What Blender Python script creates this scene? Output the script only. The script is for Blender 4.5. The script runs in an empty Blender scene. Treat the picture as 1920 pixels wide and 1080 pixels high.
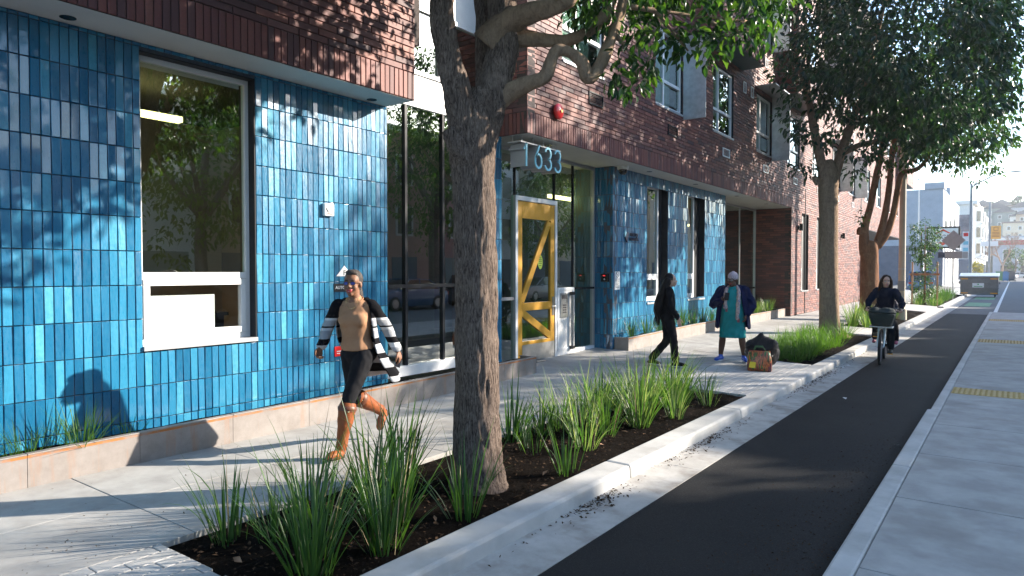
import bpy, bmesh, math, random
import numpy as np
from mathutils import Vector, Matrix, Quaternion
R = math.radians
random.seed(7); NR = np.random.default_rng(11)
SC = bpy.context.scene; COL = SC.collection

# ---------------------------------------------------------------- camera
CAMH, YAW, PITCH, FPX = 1.70, R(36.342), R(1.432), 1280.0
cam = bpy.data.cameras.new('camera'); camo = bpy.data.objects.new('camera', cam); COL.objects.link(camo)
cam.sensor_width = 36; cam.lens = 24.0; cam.clip_start = .05; cam.clip_end = 4000
camo.location = (0, 0, CAMH); camo.rotation_euler = (math.pi/2 - PITCH, 0, YAW)
SC.camera = camo

# ---------------------------------------------------------------- sky, sun, exposure
SUN = Vector((1.5, 1.66, .87)).normalized()
SUN_EL = math.asin(SUN.z); SUN_AZ = math.atan2(SUN.x, SUN.y)
W = bpy.data.worlds.new('World'); SC.world = W; W.use_nodes = True
nt = W.node_tree; nt.nodes.clear()
sky = nt.nodes.new('ShaderNodeTexSky'); sky.sky_type = 'NISHITA'; sky.sun_disc = False
sky.sun_elevation = SUN_EL; sky.sun_rotation = SUN_AZ
sky.altitude = 20; sky.air_density = 1.15; sky.dust_density = .7; sky.ozone_density = 3.2
bg = nt.nodes.new('ShaderNodeBackground'); bg.inputs['Strength'].default_value = .15
wo = nt.nodes.new('ShaderNodeOutputWorld')
nt.links.new(sky.outputs[0], bg.inputs[0]); nt.links.new(bg.outputs[0], wo.inputs[0])
sl = bpy.data.lights.new('sun', 'SUN'); sl.energy = 4.6; sl.angle = R(.55); sl.color = (1.0, .90, .77)
so = bpy.data.objects.new('sun', sl); COL.objects.link(so); so.location = (20, 25, 20)
so.rotation_euler = SUN.to_track_quat('Z', 'Y').to_euler()
SC.view_settings.view_transform = 'Standard'; SC.view_settings.look = 'None'
SC.view_settings.gamma = 1; SC.view_settings.use_curve_mapping = False
SC.view_settings.exposure = 1.75
SC.render.engine = 'CYCLES'
SC.cycles.max_bounces = 8; SC.cycles.diffuse_bounces = 4; SC.cycles.glossy_bounces = 4
SC.cycles.transmission_bounces = 4; SC.cycles.transparent_max_bounces = 12
SC.cycles.caustics_reflective = False; SC.cycles.caustics_refractive = False
SC.cycles.sample_clamp_indirect = 6

# ---------------------------------------------------------------- helpers
FW = Vector((-math.sin(YAW)*math.cos(PITCH), math.cos(YAW)*math.cos(PITCH), -math.sin(PITCH)))
RT = Vector((math.cos(YAW), math.sin(YAW), 0)); UP = RT.cross(FW); CAM = Vector((0, 0, CAMH))
def at(px, py, d):                      # a point d metres ahead of the lens, given in photograph pixels
    return CAM + FW*d + RT*((px-960)/FPX*d) - UP*((py-540)/FPX*d)
def proj(p):
    q = Vector(p) - CAM; z = q.dot(FW)
    if z < .1: return None
    return (960 + FPX*q.dot(RT)/z, 540 - FPX*q.dot(UP)/z, z)
def inframe(p, m=0):
    q = proj(p)
    return q is not None and -m < q[0] < 1920+m and -m < q[1] < 1080+m
_SY = [-40, 5, 9, 12.4, 15.4, 24, 36, 200]; _SZ = [0, .01, .055, .11, .143, .19, .25, .25]
def gz(x, y):                           # pavement height: falls from the building to the kerb
    return float(np.interp(y, _SY, _SZ)) * min(max((-2.9 - x)/3.27, 0), 1.35)

def tag(o, label=None, cat=None, group=None, kind=None):
    if label: o['label'] = label
    if cat: o['category'] = cat
    if group: o['group'] = group
    if kind: o['kind'] = kind
    return o
def empty(name, loc=(0, 0, 0), label=None, cat=None, group=None, kind=None):
    o = bpy.data.objects.new(name, None); COL.objects.link(o); o.location = loc; o.empty_display_size = .1
    return tag(o, label, cat, group, kind)
def adopt(o, parent):
    if parent is not None:
        o.parent = parent
        if parent.type == 'EMPTY': o.matrix_parent_inverse = Matrix.Translation(-Vector(parent.location))
    return o
def link(name, me, parent=None, loc=None):
    o = bpy.data.objects.new(name, me); COL.objects.link(o); adopt(o, parent)
    if loc is not None: o.location = loc
    return o
def copy_tree(o, parent=None):
    c = o.copy(); COL.objects.link(c)
    if parent is not None: c.parent = parent
    for ch in o.children: copy_tree(ch, c)
    return c

class MB:
    def __init__(s): s.v = []; s.f = []; s.m = []
    def quad(s, pts, m=0):
        n = len(s.v); s.v += [tuple(p) for p in pts]; s.f.append(tuple(range(n, n+len(pts)))); s.m.append(m); return s
    def hexa(s, p, m=0):               # p: 4 bottom then 4 top, same winding
        n = len(s.v); s.v += [tuple(q) for q in p]
        for f in ((0, 3, 2, 1), (4, 5, 6, 7), (0, 1, 5, 4), (1, 2, 6, 5), (2, 3, 7, 6), (3, 0, 4, 7)):
            s.f.append(tuple(n+i for i in f)); s.m.append(m)
        return s
    def box(s, x0, y0, z0, x1, y1, z1, m=0):
        x0, x1 = min(x0, x1), max(x0, x1); y0, y1 = min(y0, y1), max(y0, y1); z0, z1 = min(z0, z1), max(z0, z1)
        return s.hexa([(x0, y0, z0), (x1, y0, z0), (x1, y1, z0), (x0, y1, z0), (x0, y0, z1), (x1, y0, z1), (x1, y1, z1), (x0, y1, z1)], m)
    def obox(s, c, ax, ay, az, m=0):   # centre and three half-axes
        c, ax, ay, az = map(Vector, (c, ax, ay, az))
        return s.hexa([c-ax-ay-az, c+ax-ay-az, c+ax+ay-az, c-ax+ay-az, c-ax-ay+az, c+ax-ay+az, c+ax+ay+az, c-ax+ay+az], m)
    def bar(s, a, b, w, t, side=(0, 0, 1), m=0):   # square bar from a to b
        a, b = Vector(a), Vector(b); d = (b-a).normalized(); sd = Vector(side); u = d.cross(sd)
        if u.length < 1e-4: u = d.orthogonal()
        u.normalize(); v = u.cross(d).normalized()
        return s.obox((a+b)/2, (b-a)/2, u*w/2, v*t/2, m)
    def loft(s, rings, m=0, cap=True, closed=True):
        n = len(s.v); k = len(rings[0])
        for r in rings: s.v += [tuple(p) for p in r]
        for i in range(len(rings)-1):
            for j in range(k if closed else k-1):
                a = n+i*k+j; b = n+i*k+(j+1) % k
                s.f.append((a, b, b+k, a+k)); s.m.append(m)
        if cap and closed:
            s.f.append(tuple(n+j for j in reversed(range(k)))); s.m.append(m)
            s.f.append(tuple(n+(len(rings)-1)*k+j for j in range(k))); s.m.append(m)
        return s
    def tube(s, pts, r, n=8, m=0, cap=True, sq=1.0, ref=None):
        pts = [Vector(p) for p in pts]; rings = []; u = None
        if not hasattr(r, '__len__'): r = [r]*len(pts)
        for i, p in enumerate(pts):
            d = (pts[min(i+1, len(pts)-1)] - pts[max(i-1, 0)]).normalized()
            if u is None:
                u = Vector(ref) if ref is not None else (Vector((1, 0, 0)) if abs(d.x) < .8 else Vector((0, 1, 0)))
            u = (u - d*u.dot(d)).normalized(); w = d.cross(u)
            rr = r[i]; ra, rb = (rr if hasattr(rr, '__len__') else (rr, rr*sq))
            rings.append([p + u*(ra*math.cos(2*math.pi*j/n)) + w*(rb*math.sin(2*math.pi*j/n)) for j in range(n)])
        return s.loft(rings, m, cap)
    def ell(s, c, r, n=12, k=8, m=0, rot=None):
        c = Vector(c); rings = []
        for i in range(k+1):
            t = math.pi*(i if 0 < i < k else (.02 if i == 0 else k-.02))/k
            ring = [Vector((r[0]*math.sin(t)*math.cos(2*math.pi*j/n), r[1]*math.sin(t)*math.sin(2*math.pi*j/n), -r[2]*math.cos(t))) for j in range(n)]
            if rot is not None: ring = [rot @ q for q in ring]
            rings.append([c+q for q in ring])
        return s.loft(rings, m)
    def disc(s, c, nrm, r, n=20, m=0):
        q = Vector(nrm).to_track_quat('Z', 'Y'); c = Vector(c)
        return s.quad([c + q @ Vector((r*math.cos(2*math.pi*j/n), r*math.sin(2*math.pi*j/n), 0)) for j in range(n)], m)
    def cyl(s, a, b, r, n=16, m=0): return s.tube([a, b], r, n, m)
    def prism(s, poly, f0, f1, m=0):   # poly 2-D, f0/f1 map (u,v) to the two end faces
        return s.loft([[f0(*p) for p in poly], [f1(*p) for p in poly]], m)
    def mesh(s, name, mats, smooth=False, recalc=True):
        me = bpy.data.meshes.new(name); me.from_pydata(s.v, [], s.f)
        for mt in (mats if isinstance(mats, (list, tuple)) else [mats]): me.materials.append(MAT[mt] if isinstance(mt, str) else mt)
        if any(s.m): me.polygons.foreach_set('material_index', s.m)
        if recalc:
            bm = bmesh.new(); bm.from_mesh(me); bmesh.ops.recalc_face_normals(bm, faces=bm.faces); bm.to_mesh(me); bm.free()
        if smooth:
            me.polygons.foreach_set('use_smooth', [True]*len(me.polygons))
            if smooth is not True: me.set_sharp_from_angle(angle=R(smooth))
        me.update(); return me
    def build(s, name, mats, parent=None, smooth=False, bevel=0, recalc=True):
        o = link(name, s.mesh(name, mats, smooth, recalc), parent)
        if bevel:
            b = o.modifiers.new('bevel', 'BEVEL'); b.width = bevel; b.segments = 2; b.limit_method = 'ANGLE'; b.angle_limit = R(40)
        return o

# ---------------------------------------------------------------- materials
MAT = {}
def N(nt, t, **kw):
    n = nt.nodes.new(t)
    for k, v in kw.items():
        if k in n.inputs.keys(): n.inputs[k].default_value = v
        else: setattr(n, k, v)
    return n
def base(name):
    m = bpy.data.materials.new(name); m.use_nodes = True; MAT[name] = m
    t = m.node_tree; return m, t, t.nodes['Principled BSDF'], t.nodes['Material Output'], t.links.new
def rgb(c): return (c[0], c[1], c[2], 1)
def ramp(t, fac, stops):
    r = N(t, 'ShaderNodeValToRGB'); e = r.color_ramp.elements
    while len(e) < len(stops): e.new(.5)
    for q, (p, c) in zip(e, stops): q.position = p; q.color = rgb(c) if len(c) == 3 else c
    t.links.new(fac, r.inputs[0]); return r.outputs[0]
def noise(t, scale, detail=4, rough=.6, vec=None, dist=0):
    n = N(t, 'ShaderNodeTexNoise'); n.inputs['Scale'].default_value = scale; n.inputs['Detail'].default_value = detail
    n.inputs['Roughness'].default_value = rough; n.inputs['Distortion'].default_value = dist
    if vec is None: vec = N(t, 'ShaderNodeNewGeometry').outputs['Position']
    t.links.new(vec, n.inputs['Vector']); return n.outputs['Fac']
def mixc(t, fac, a, b, mode='MIX'):
    n = N(t, 'ShaderNodeMix', data_type='RGBA', blend_type=mode)
    for sck, val in ((n.inputs[0], fac), (n.inputs[6], a), (n.inputs[7], b)):
        if isinstance(val, bpy.types.NodeSocket): t.links.new(val, sck)
        else: sck.default_value = val if not isinstance(val, tuple) or len(val) == 4 else rgb(val)
    return n.outputs[2]
def bump(t, h, s, d=.01):
    b = N(t, 'ShaderNodeBump'); b.inputs['Strength'].default_value = s; b.inputs['Distance'].default_value = d
    t.links.new(h, b.inputs['Height']); return b.outputs[0]
def pm(name, c, c2=None, scale=6, rough=.6, metal=0, bmp=0, bscale=None, lo=.35, hi=.65, spec=.5, c3=None, s3=1, obj=False, bd=.01, coat=0):
    """two-tone noise material"""
    m, t, p, o, L = base(name)
    vec = N(t, 'ShaderNodeTexCoord').outputs['Object'] if obj else None
    p.inputs['Roughness'].default_value = rough; p.inputs['Metallic'].default_value = metal
    p.inputs['Specular IOR Level'].default_value = spec; p.inputs['Coat Weight'].default_value = coat
    if c2 is None: p.inputs['Base Color'].default_value = rgb(c)
    else:
        col = ramp(t, noise(t, scale, 6, .65, vec), [(lo, c), (hi, c2)])
        if c3 is not None: col = mixc(t, ramp(t, noise(t, s3, 4, .6, vec), [(.5, (0, 0, 0)), (.72, (1, 1, 1))]), col, c3)
        L(col, p.inputs['Base Color'])
    if bmp: L(bump(t, noise(t, bscale or scale*4, 5, .7, vec), bmp, bd), p.inputs['Normal'])
    return m
def isl_rand(t):
    """a random number per brick, whether it is an object or an island of a mesh"""
    a = N(t, 'ShaderNodeNewGeometry').outputs['Random Per Island']; b = N(t, 'ShaderNodeObjectInfo').outputs['Random']
    s_ = N(t, 'ShaderNodeMath', operation='ADD'); t.links.new(a, s_.inputs[0]); t.links.new(b, s_.inputs[1])
    f = N(t, 'ShaderNodeMath', operation='FRACT'); t.links.new(s_.outputs[0], f.inputs[0]); return f.outputs[0]
def emis(name, c, s):
    m, t, p, o, L = base(name)
    p.inputs['Base Color'].default_value = rgb(c); p.inputs['Emission Color'].default_value = rgb(c); p.inputs['Emission Strength'].default_value = s
    return m
def glass(name, tint=(.80, .90, .86), refl=1.0):
    m, t, p, o, L = base(name); t.nodes.remove(p)
    tr = N(t, 'ShaderNodeBsdfTransparent'); tr.inputs[0].default_value = rgb(tint)
    gl = N(t, 'ShaderNodeBsdfGlossy'); gl.inputs['Roughness'].default_value = .006; gl.inputs[0].default_value = (.95, 1, .98, 1)
    L(bump(t, noise(t, 1.3, 1, .4), .012, .05), gl.inputs['Normal'])
    lw = N(t, 'ShaderNodeLayerWeight'); lw.inputs['Blend'].default_value = .5; fr = N(t, 'ShaderNodeMath', operation='POWER'); L(lw.outputs['Facing'], fr.inputs[0]); fr.inputs[1].default_value = 4.0
    k = N(t, 'ShaderNodeMath', operation='MULTIPLY_ADD'); k.use_clamp = True
    L(fr.outputs[0], k.inputs[0]); k.inputs[1].default_value = .9; k.inputs[2].default_value = .23*refl
    mx = N(t, 'ShaderNodeMixShader'); L(k.outputs[0], mx.inputs[0]); L(tr.outputs[0], mx.inputs[1]); L(gl.outputs[0], mx.inputs[2]); L(mx.outputs[0], o.inputs[0])
    return m
def leafmat(name, c1, c2, c3, trans=.4, rough=.38, tcol=None, spec=.35):
    m, t, p, o, L = base(name)
    r = isl_rand(t); col = ramp(t, r, [(0, c1), (.55, c2), (1, c3)])
    L(col, p.inputs['Base Color']); p.inputs['Roughness'].default_value = rough; p.inputs['Specular IOR Level'].default_value = spec
    tl = N(t, 'ShaderNodeBsdfTranslucent'); L(mixc(t, 1.0, col, rgb(tcol or (2.6, 2.4, .9)), 'MULTIPLY'), tl.inputs[0])
    mx = N(t, 'ShaderNodeMixShader'); mx.inputs[0].default_value = trans
    L(p.outputs[0], mx.inputs[1]); L(tl.outputs[0], mx.inputs[2]); L(mx.outputs[0], o.inputs[0])
    return m

pm('concrete', (.29, .28, .265), (.40, .39, .37), 3.0, .82, bmp=.25, bscale=160, c3=(.25, .235, .215), s3=1.3, bd=.004)
pm('concrete_new', (.40, .39, .37), (.50, .49, .465), 2.2, .8, bmp=.25, bscale=120, c3=(.34, .325, .30), s3=2.1, bd=.004)
pm('gutter', (.36, .34, .31), (.47, .45, .42), 4.0, .85, bmp=.3, bscale=90, c3=(.22, .19, .16), s3=2.7, bd=.005)
pm('paver', (.36, .35, .335), (.46, .45, .43), 5.0, .82, bmp=.3, bscale=120, bd=.004)
pm('grit', (.10, .095, .085), (.17, .16, .14), 30, .95, bmp=.5)
def m_asphalt():
    m, t, p, o, L = base('asphalt')
    f = noise(t, 110, 4, .85); c = ramp(t, f, [(.30, (.008, .008, .009)), (.55, (.019, .019, .020)), (.74, (.075, .074, .072))])
    c = mixc(t, ramp(t, noise(t, .9, 4, .6), [(.4, (0, 0, 0)), (.75, (.5, .5, .5))]), c, (.034, .032, .030))
    L(c, p.inputs['Base Color']); p.inputs['Specular IOR Level'].default_value = .15; p.inputs['Roughness'].default_value = .8; L(bump(t, f, .8, .006), p.inputs['Normal'])
m_asphalt()
pm('old_asphalt', (.085, .085, .088), (.125, .125, .125), 3, .85, bmp=.4, bscale=150)
def m_soil():
    m, t, p, o, L = base('soil')
    f = noise(t, 55, 6, .8); c = ramp(t, f, [(.3, (.003, .0026, .0024)), (.58, (.012, .009, .007)), (.78, (.05, .036, .025))])
    L(c, p.inputs['Base Color']); p.inputs['Specular IOR Level'].default_value = .04; p.inputs['Roughness'].default_value = 1; L(bump(t, f, 1.0, .03), p.inputs['Normal'])
m_soil()
pm('mulch_chip', (.02, .012, .008), (.09, .055, .032), 25, .9, spec=.1)
pm('dead_leaf', (.16, .08, .04), (.34, .20, .11), 9, .8)
pm('litter', (.6, .6, .6), (.75, .74, .72), 20, .7)
def m_brick(name, stops, rough=.62):
    m, t, p, o, L = base(name)
    r = isl_rand(t); c = ramp(t, r, stops)
    c = mixc(t, ramp(t, noise(t, 34, 4, .7), [(.35, (0, 0, 0)), (.8, (.55, .55, .55))]), c, (.085, .040, .038))
    L(c, p.inputs['Base Color']); p.inputs['Roughness'].default_value = rough; p.inputs['Specular IOR Level'].default_value = .45
    L(bump(t, noise(t, 70, 5, .7), .35, .006), p.inputs['Normal'])
m_brick('brick', [(0, (.075, .036, .040)), (.22, (.125, .046, .044)), (.45, (.175, .058, .049)), (.7, (.22, .072, .055)), (.9, (.27, .10, .072)), (1, (.15, .065, .065))])
m_brick('brick_soldier', [(0, (.10, .042, .044)), (.3, (.155, .049, .046)), (.6, (.20, .060, .050)), (1, (.24, .082, .062))])
pm('mortar', (.045, .035, .034), (.07, .055, .05), 30, .9, bmp=.3)
def m_tile():
    m, t, p, o, L = base('tile')
    r = isl_rand(t)
    c = ramp(t, r, [(0, (.005, .092, .195)), (.3, (.008, .122, .245)), (.55, (.014, .160, .30)), (.8, (.030, .22, .37)), (1, (.070, .31, .45))])
    f = noise(t, 22, 4, .6); c = mixc(t, ramp(t, f, [(.4, (0, 0, 0)), (.75, (.5, .5, .5))]), c, (.014, .155, .28))
    L(c, p.inputs['Base Color']); p.inputs['Specular IOR Level'].default_value = .35
    mp = N(t, 'ShaderNodeMapping'); mp.inputs['Scale'].default_value = (30, 30, 9)
    L(N(t, 'ShaderNodeNewGeometry').outputs['Position'], mp.inputs['Vector'])
    rr = ramp(t, noise(t, 2.0, 3, .6, mp.outputs[0]), [(.3, (.24, .24, .24)), (.7, (.42, .42, .42))]); L(rr, p.inputs['Roughness']); p.inputs['Coat Weight'].default_value = 1; p.inputs['Coat Roughness'].default_value = .05
    L(bump(t, noise(t, 1.0, 3, .55, mp.outputs[0]), .42, .006), p.inputs['Normal'])
m_tile()
pm('grout', (.05, .065, .085), (.085, .10, .12), 40, .85)
pm('soffit', (.50, .49, .465), (.56, .55, .52), 1.5, .75)
pm('white_metal', (.72, .73, .73), (.78, .79, .79), 3, .35, spec=.5)
pm('grey_metal', (.42, .43, .45), (.50, .51, .53), 3, .38, metal=.6)
pm('galv', (.42, .43, .44), (.55, .56, .57), 9, .42, metal=.85)
pm('dark_metal', (.012, .014, .018), (.022, .025, .030), 5, .5, spec=.2)
pm('black', (.008, .008, .009), (.015, .015, .016), 5, .5)
pm('steel_satin', (.42, .42, .42), (.52, .52, .52), 8, .3, metal=.9)
pm('door_yellow', (.60, .29, .018), (.66, .33, .025), 3, .42)
pm('red_paint', (.62, .012, .018), (.68, .02, .02), 4, .28, coat=.4)
pm('white_plastic', (.70, .70, .68), (.74, .74, .72), 4, .4)
pm('paper', (.72, .73, .74), (.78, .78, .78), 4, .6)
pm('ink', (.01, .012, .02), None, rough=.6)
pm('sign_blue', (.20, .50, .60), (.24, .55, .66), 3, .4)
def m_corten():
    m, t, p, o, L = base('steel_plate')
    c = ramp(t, noise(t, 3.0, 6, .7), [(.3, (.19, .165, .15)), (.6, (.27, .245, .23)), (.8, (.33, .28, .25))])
    mp = N(t, 'ShaderNodeMapping'); mp.inputs['Scale'].default_value = (9, 9, .6); L(N(t, 'ShaderNodeNewGeometry').outputs['Position'], mp.inputs['Vector'])
    st = ramp(t, noise(t, 1.2, 4, .7, mp.outputs[0]), [(.56, (0, 0, 0)), (.78, (.8, .8, .8))])
    c = mixc(t, st, c, (.30, .16, .09)); L(c, p.inputs['Base Color']); p.inputs['Roughness'].default_value = .6; p.inputs['Metallic'].default_value = .15
m_corten()
pm('rust', (.24, .19, .165), (.36, .135, .035), 5, .8, bmp=.2, lo=.38, hi=.56)
def m_bark(name, stops, sc=(14, 14, 2.2), bs=.9):
    m, t, p, o, L = base(name)
    mp = N(t, 'ShaderNodeMapping'); mp.inputs['Scale'].default_value = sc; L(N(t, 'ShaderNodeNewGeometry').outputs['Position'], mp.inputs['Vector'])
    f = noise(t, 2.4, 8, .75, mp.outputs[0], .6); c = ramp(t, f, stops)
    big = ramp(t, noise(t, 4.2, 5, .65), [(.54, (0, 0, 0)), (.72, (.6, .6, .6))]); c = mixc(t, big, c, stops[-1][1])
    L(c, p.inputs['Base Color']); p.inputs['Specular IOR Level'].default_value = .12; p.inputs['Roughness'].default_value = .95; L(bump(t, f, bs, .05), p.inputs['Normal'])
m_bark('bark', [(.36, (.026, .019, .016)), (.47, (.14, .104, .085)), (.60, (.29, .225, .183)), (.78, (.40, .31, .25))], (40, 40, 6.0), .9)
m_bark('bark_smooth', [(.3, (.15, .10, .07)), (.5, (.27, .19, .13)), (.7, (.35, .25, .165)), (.85, (.40, .29, .19))], (9, 9, 4), .7)
m_bark('bark_red', [(.3, (.12, .06, .035)), (.5, (.24, .12, .07)), (.7, (.33, .18, .10)), (.85, (.40, .25, .15))], (7, 7, 1.6), .6)
leafmat('leaf', (.010, .036, .012), (.018, .055, .015), (.05, .11, .02), .38, .36)
leafmat('leaf_dark', (.009, .034, .024), (.014, .048, .032), (.030, .080, .028), .25, .36, spec=.5)
leafmat('leaf_bright', (.05, .11, .018), (.08, .15, .025), (.13, .20, .03), .45, .4)  # leaf_bright: sunlight on the crowns across the road is put into the colour
leafmat('blade', (.020, .060, .020), (.035, .085, .024), (.060, .125, .034), .35, .36, (2.4, 2.5, .8))
leafmat('blade_light', (.042, .105, .026), (.085, .165, .040), (.27, .30, .18), .40, .4, (2.0, 2.2, .9)); pm('blade_dry', (.30, .22, .11), (.42, .33, .19), 9, .8)  # blade_light: paler green, brightened to stand in for sun on the clumps
leafmat('blade_grass', (.028, .085, .014), (.045, .12, .018), (.075, .16, .028), .42, .45)
leafmat('leaf_yellow', (.20, .19, .02), (.28, .25, .03), (.33, .30, .05), .35, .5, (1.5, 1.5, .8))
glass('glass', (.50, .70, .57), 1.4); glass('glass_clear', (.52, .74, .64), 1.3); glass('glass_bare', (.88, .92, .90), .6)
# ================================================================ SETTING
STR = lambda o: tag(o, kind='structure')
STR(MB().quad([(-700, -200, -.5), (700, -200, -.5), (700, 1300, -.5), (-700, 1300, -.5)]).build('ground', 'old_asphalt'))
STR(MB().quad([(-2.8, -60, -.13), (13.2, -60, -.13), (13.2, 420, -.13), (-2.8, 420, -.13)]).build('road', 'old_asphalt'))
def ragged(x0, x1, y0, y1, z, mat, name, step=.12, amp=.008):
    b = MB(); n = int((y1-y0)/step); L_ = []; Q = []
    for i in range(n+1):
        y = y0+(y1-y0)*i/n; L_.append((x0+random.uniform(-amp, amp), y, z)); Q.append((x1+random.uniform(-amp, amp), y, z))
    n0 = len(b.v); b.v += L_+Q; k = len(L_)
    for i in range(k-1): b.f.append((i, k+i, k+i+1, i+1)); b.m.append(0)
    return b.build(name, mat, recalc=False)
STR(ragged(-2.285, -.86, -8, 34.6, -.122, 'asphalt', 'bike_lane'))
STR(MB().quad([(-2.66, -10, -.135), (-2.0, -10, -.135), (-2.0, 90, -.135), (-2.66, 90, -.135)]).build('road_base', 'grit'))
gut = STR(empty('gutter', (-2.48, 0, -.12)))
y = -9.0
while y < 75:
    MB().hexa([(-2.68, y, -.3), (-2.27, y, -.3), (-2.27, y+2.994, -.3), (-2.68, y+2.994, -.3), (-2.68, y, -.112), (-2.27, y, -.117), (-2.27, y+2.994, -.117), (-2.68, y+2.994, -.112)]).build('gutter_slab', 'gutter', gut)
    y += 3
kerb = STR(empty('kerb', (-2.8, 0, 0)))
y = -9.6
while y < 75:
    h = 0 if not (34 < y < 38) else -.07
    MB().hexa([(-2.93, y, -.3), (-2.655, y, -.3), (-2.655, y+2.993, -.3), (-2.93, y+2.993, -.3), (-2.93, y, .003+h), (-2.685, y, -.002+h), (-2.685, y+2.993, -.002+h), (-2.93, y+2.993, .003+h)]).build('kerb_stone', 'concrete_new', kerb, bevel=.022)
    y += 3
ik = STR(empty('island_kerb', (-.78, 0, 0)))
y = -8.2
while y < 34.6:
    e = min(y+2.993, 34.6); o_ = 0 if y < 9.5 else .035
    MB().hexa([(-.865+o_, y, -.3), (-.70, y, -.3), (-.70, e, -.3), (-.865+o_, e, -.3), (-.845+o_, y, 0), (-.70, y, 0), (-.70, e, 0), (-.845+o_, e, 0)]).build('kerb_stone', 'concrete_new', ik, bevel=.018)
    y += 3
# boarding island beside the cycle lane
isl = STR(empty('boarding_island', (.8, 10, 0)))
MB().box(-.698, -8, -.3, 2.4, 34.5, -.012).build('island_base', 'grit', isl)
TACT = [(11.25, 11.85), (19.75, 20.6), (28.4, 29.4)]
def sub_spans(a, b, cuts):
    out = []; p = a
    for c0, c1 in cuts:
        if c1 <= p or c0 >= b: continue
        if c0 > p: out.append((p, c0))
        p = c1
    if p < b: out.append((p, b))
    return out
y = -7.9
while y < 34:
    for (c0, c1) in sub_spans(y, min(y+1.52, 34.4), TACT):
        if c1-c0 < .06: continue
        for xa, xb in ((-.694, .82), (.826, 2.38)):
            MB().box(xa, c0+.003, -.1, xb, c1-.003, random.uniform(-.001, .001)).build('slab', 'concrete', isl, bevel=.005)
    y += 1.526
pm('tactile', (.40, .27, .09), (.50, .35, .13), 10, .7)
for k, (c0, c1) in enumerate(TACT):
    t_ = empty('tactile_paving', (.1, c0, 0), ('ribbed tan tactile strip across the boarding island nearest the camera', 'ribbed tan tactile strip second from the camera on the boarding island', 'far ribbed tan tactile strip at the end of the boarding island')[k], 'tactile paving', 'tactile strips on the boarding island')
    MB().box(-.69, c0+.004, -.08, 1.4, c1-.004, .002).build('plate', 'tactile', t_)
    b = MB()
    x = -.66
    while x < 1.37:
        yy = c0+.05
        while yy < c1-.04:
            b.tube([(x, yy, .002), (x, yy, .010)], [.018, .012], 6); yy += .062
        x += .062
    tag(b.build('studs', 'tactile', t_), kind='stuff')
# pavement: concrete slabs, paver bands and planting beds
BEDS = [(2.1, 9.4), (13.15, 20.1), (22.3, 33.0), (38.2, 58.0)]
BANDS = [(-1.2, 2.1), (9.4, 13.15), (20.1, 22.3), (33.0, 38.2)]
side = STR(empty('pavement', (-5, 10, 0)))
b = MB(); ys = list(np.arange(-9, 80, 1.5))
for i in range(len(ys)-1):
    for xa, xb in ((-9.2, -6.17), (-6.17, -4.262)):
        b.quad([(xa, ys[i], gz(xa, ys[i])-.02), (xb, ys[i], gz(xb, ys[i])-.02), (xb, ys[i+1], gz(xb, ys[i+1])-.02), (xa, ys[i+1], gz(xa, ys[i+1])-.02)])
b.build('bedding', 'grit', side)
def slab(xa, xb, y0, y1, parent, mat='concrete', name='slab', dz=0, bev=.004, depth=.1):
    P = [(xa, y0), (xb, y0), (xb, y1), (xa, y1)]
    return MB().hexa([(x, y, gz(x, y)-depth) for x, y in P]+[(x, y, gz(x, y)+dz) for x, y in P]).build(name, mat, parent, bevel=bev)
y = -8.66
while y < 60:
    cols = [(-6.95, -5.24), (-5.236, -4.262)]
    for xa, xb in cols: slab(xa, xb, y+.003, y+1.217, side, dz=random.uniform(-.0012, .0012))
    y += 1.22
for (a, c) in BANDS + [(58.0, 75)]:
    pl = STR(empty('paver_band', (-3.6, a, 0)))
    if a > 30:
        slab(-4.256, -2.935, a+.01, c-.01, pl, 'paver'); continue
    x = -4.255; k = 0
    while x < -2.99:
        w = min(.118, -2.935-x); yy = a + .006 - (.22 if k % 2 else 0) - (.1 if k % 3 == 2 else 0)
        while yy < c-.01:
            e = min(yy+.355, c-.006); s0 = max(yy, a+.006)
            if e-s0 > .03 and e > -.6: slab(x+.003, x+w-.003, s0+.002, e-.002, pl, 'paver', 'paver', random.uniform(-.0006, .0008), .004, .06)
            yy += .359
        x += .1215; k += 1
def bed(y0, y1, x0=-4.25, x1=-2.935, zf=None):
    nx, ny = 22, int((y1-y0)/.06); b = MB()
    for j in range(ny+1):
        for i in range(nx+1):
            x = x0+(x1-x0)*i/nx; y = y0+(y1-y0)*j/ny; ed = 0 if i in (0, nx) or j in (0, ny) else 1
            z = gz(x, y)*.8-.035+ed*(.018*math.sin(x*5.1+y*1.3)*math.sin(y*2.2)+random.uniform(-.011, .014)); b.v.append((x, y, z))
    for j in range(ny):
        for i in range(nx):
            a = j*(nx+1)+i; b.f.append((a, a+1, a+nx+2, a+nx+1)); b.m.append(0)
    return STR(b.build('soil_bed', 'soil', smooth=True, recalc=False))
for a, c in BEDS: bed(a, c)
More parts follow.
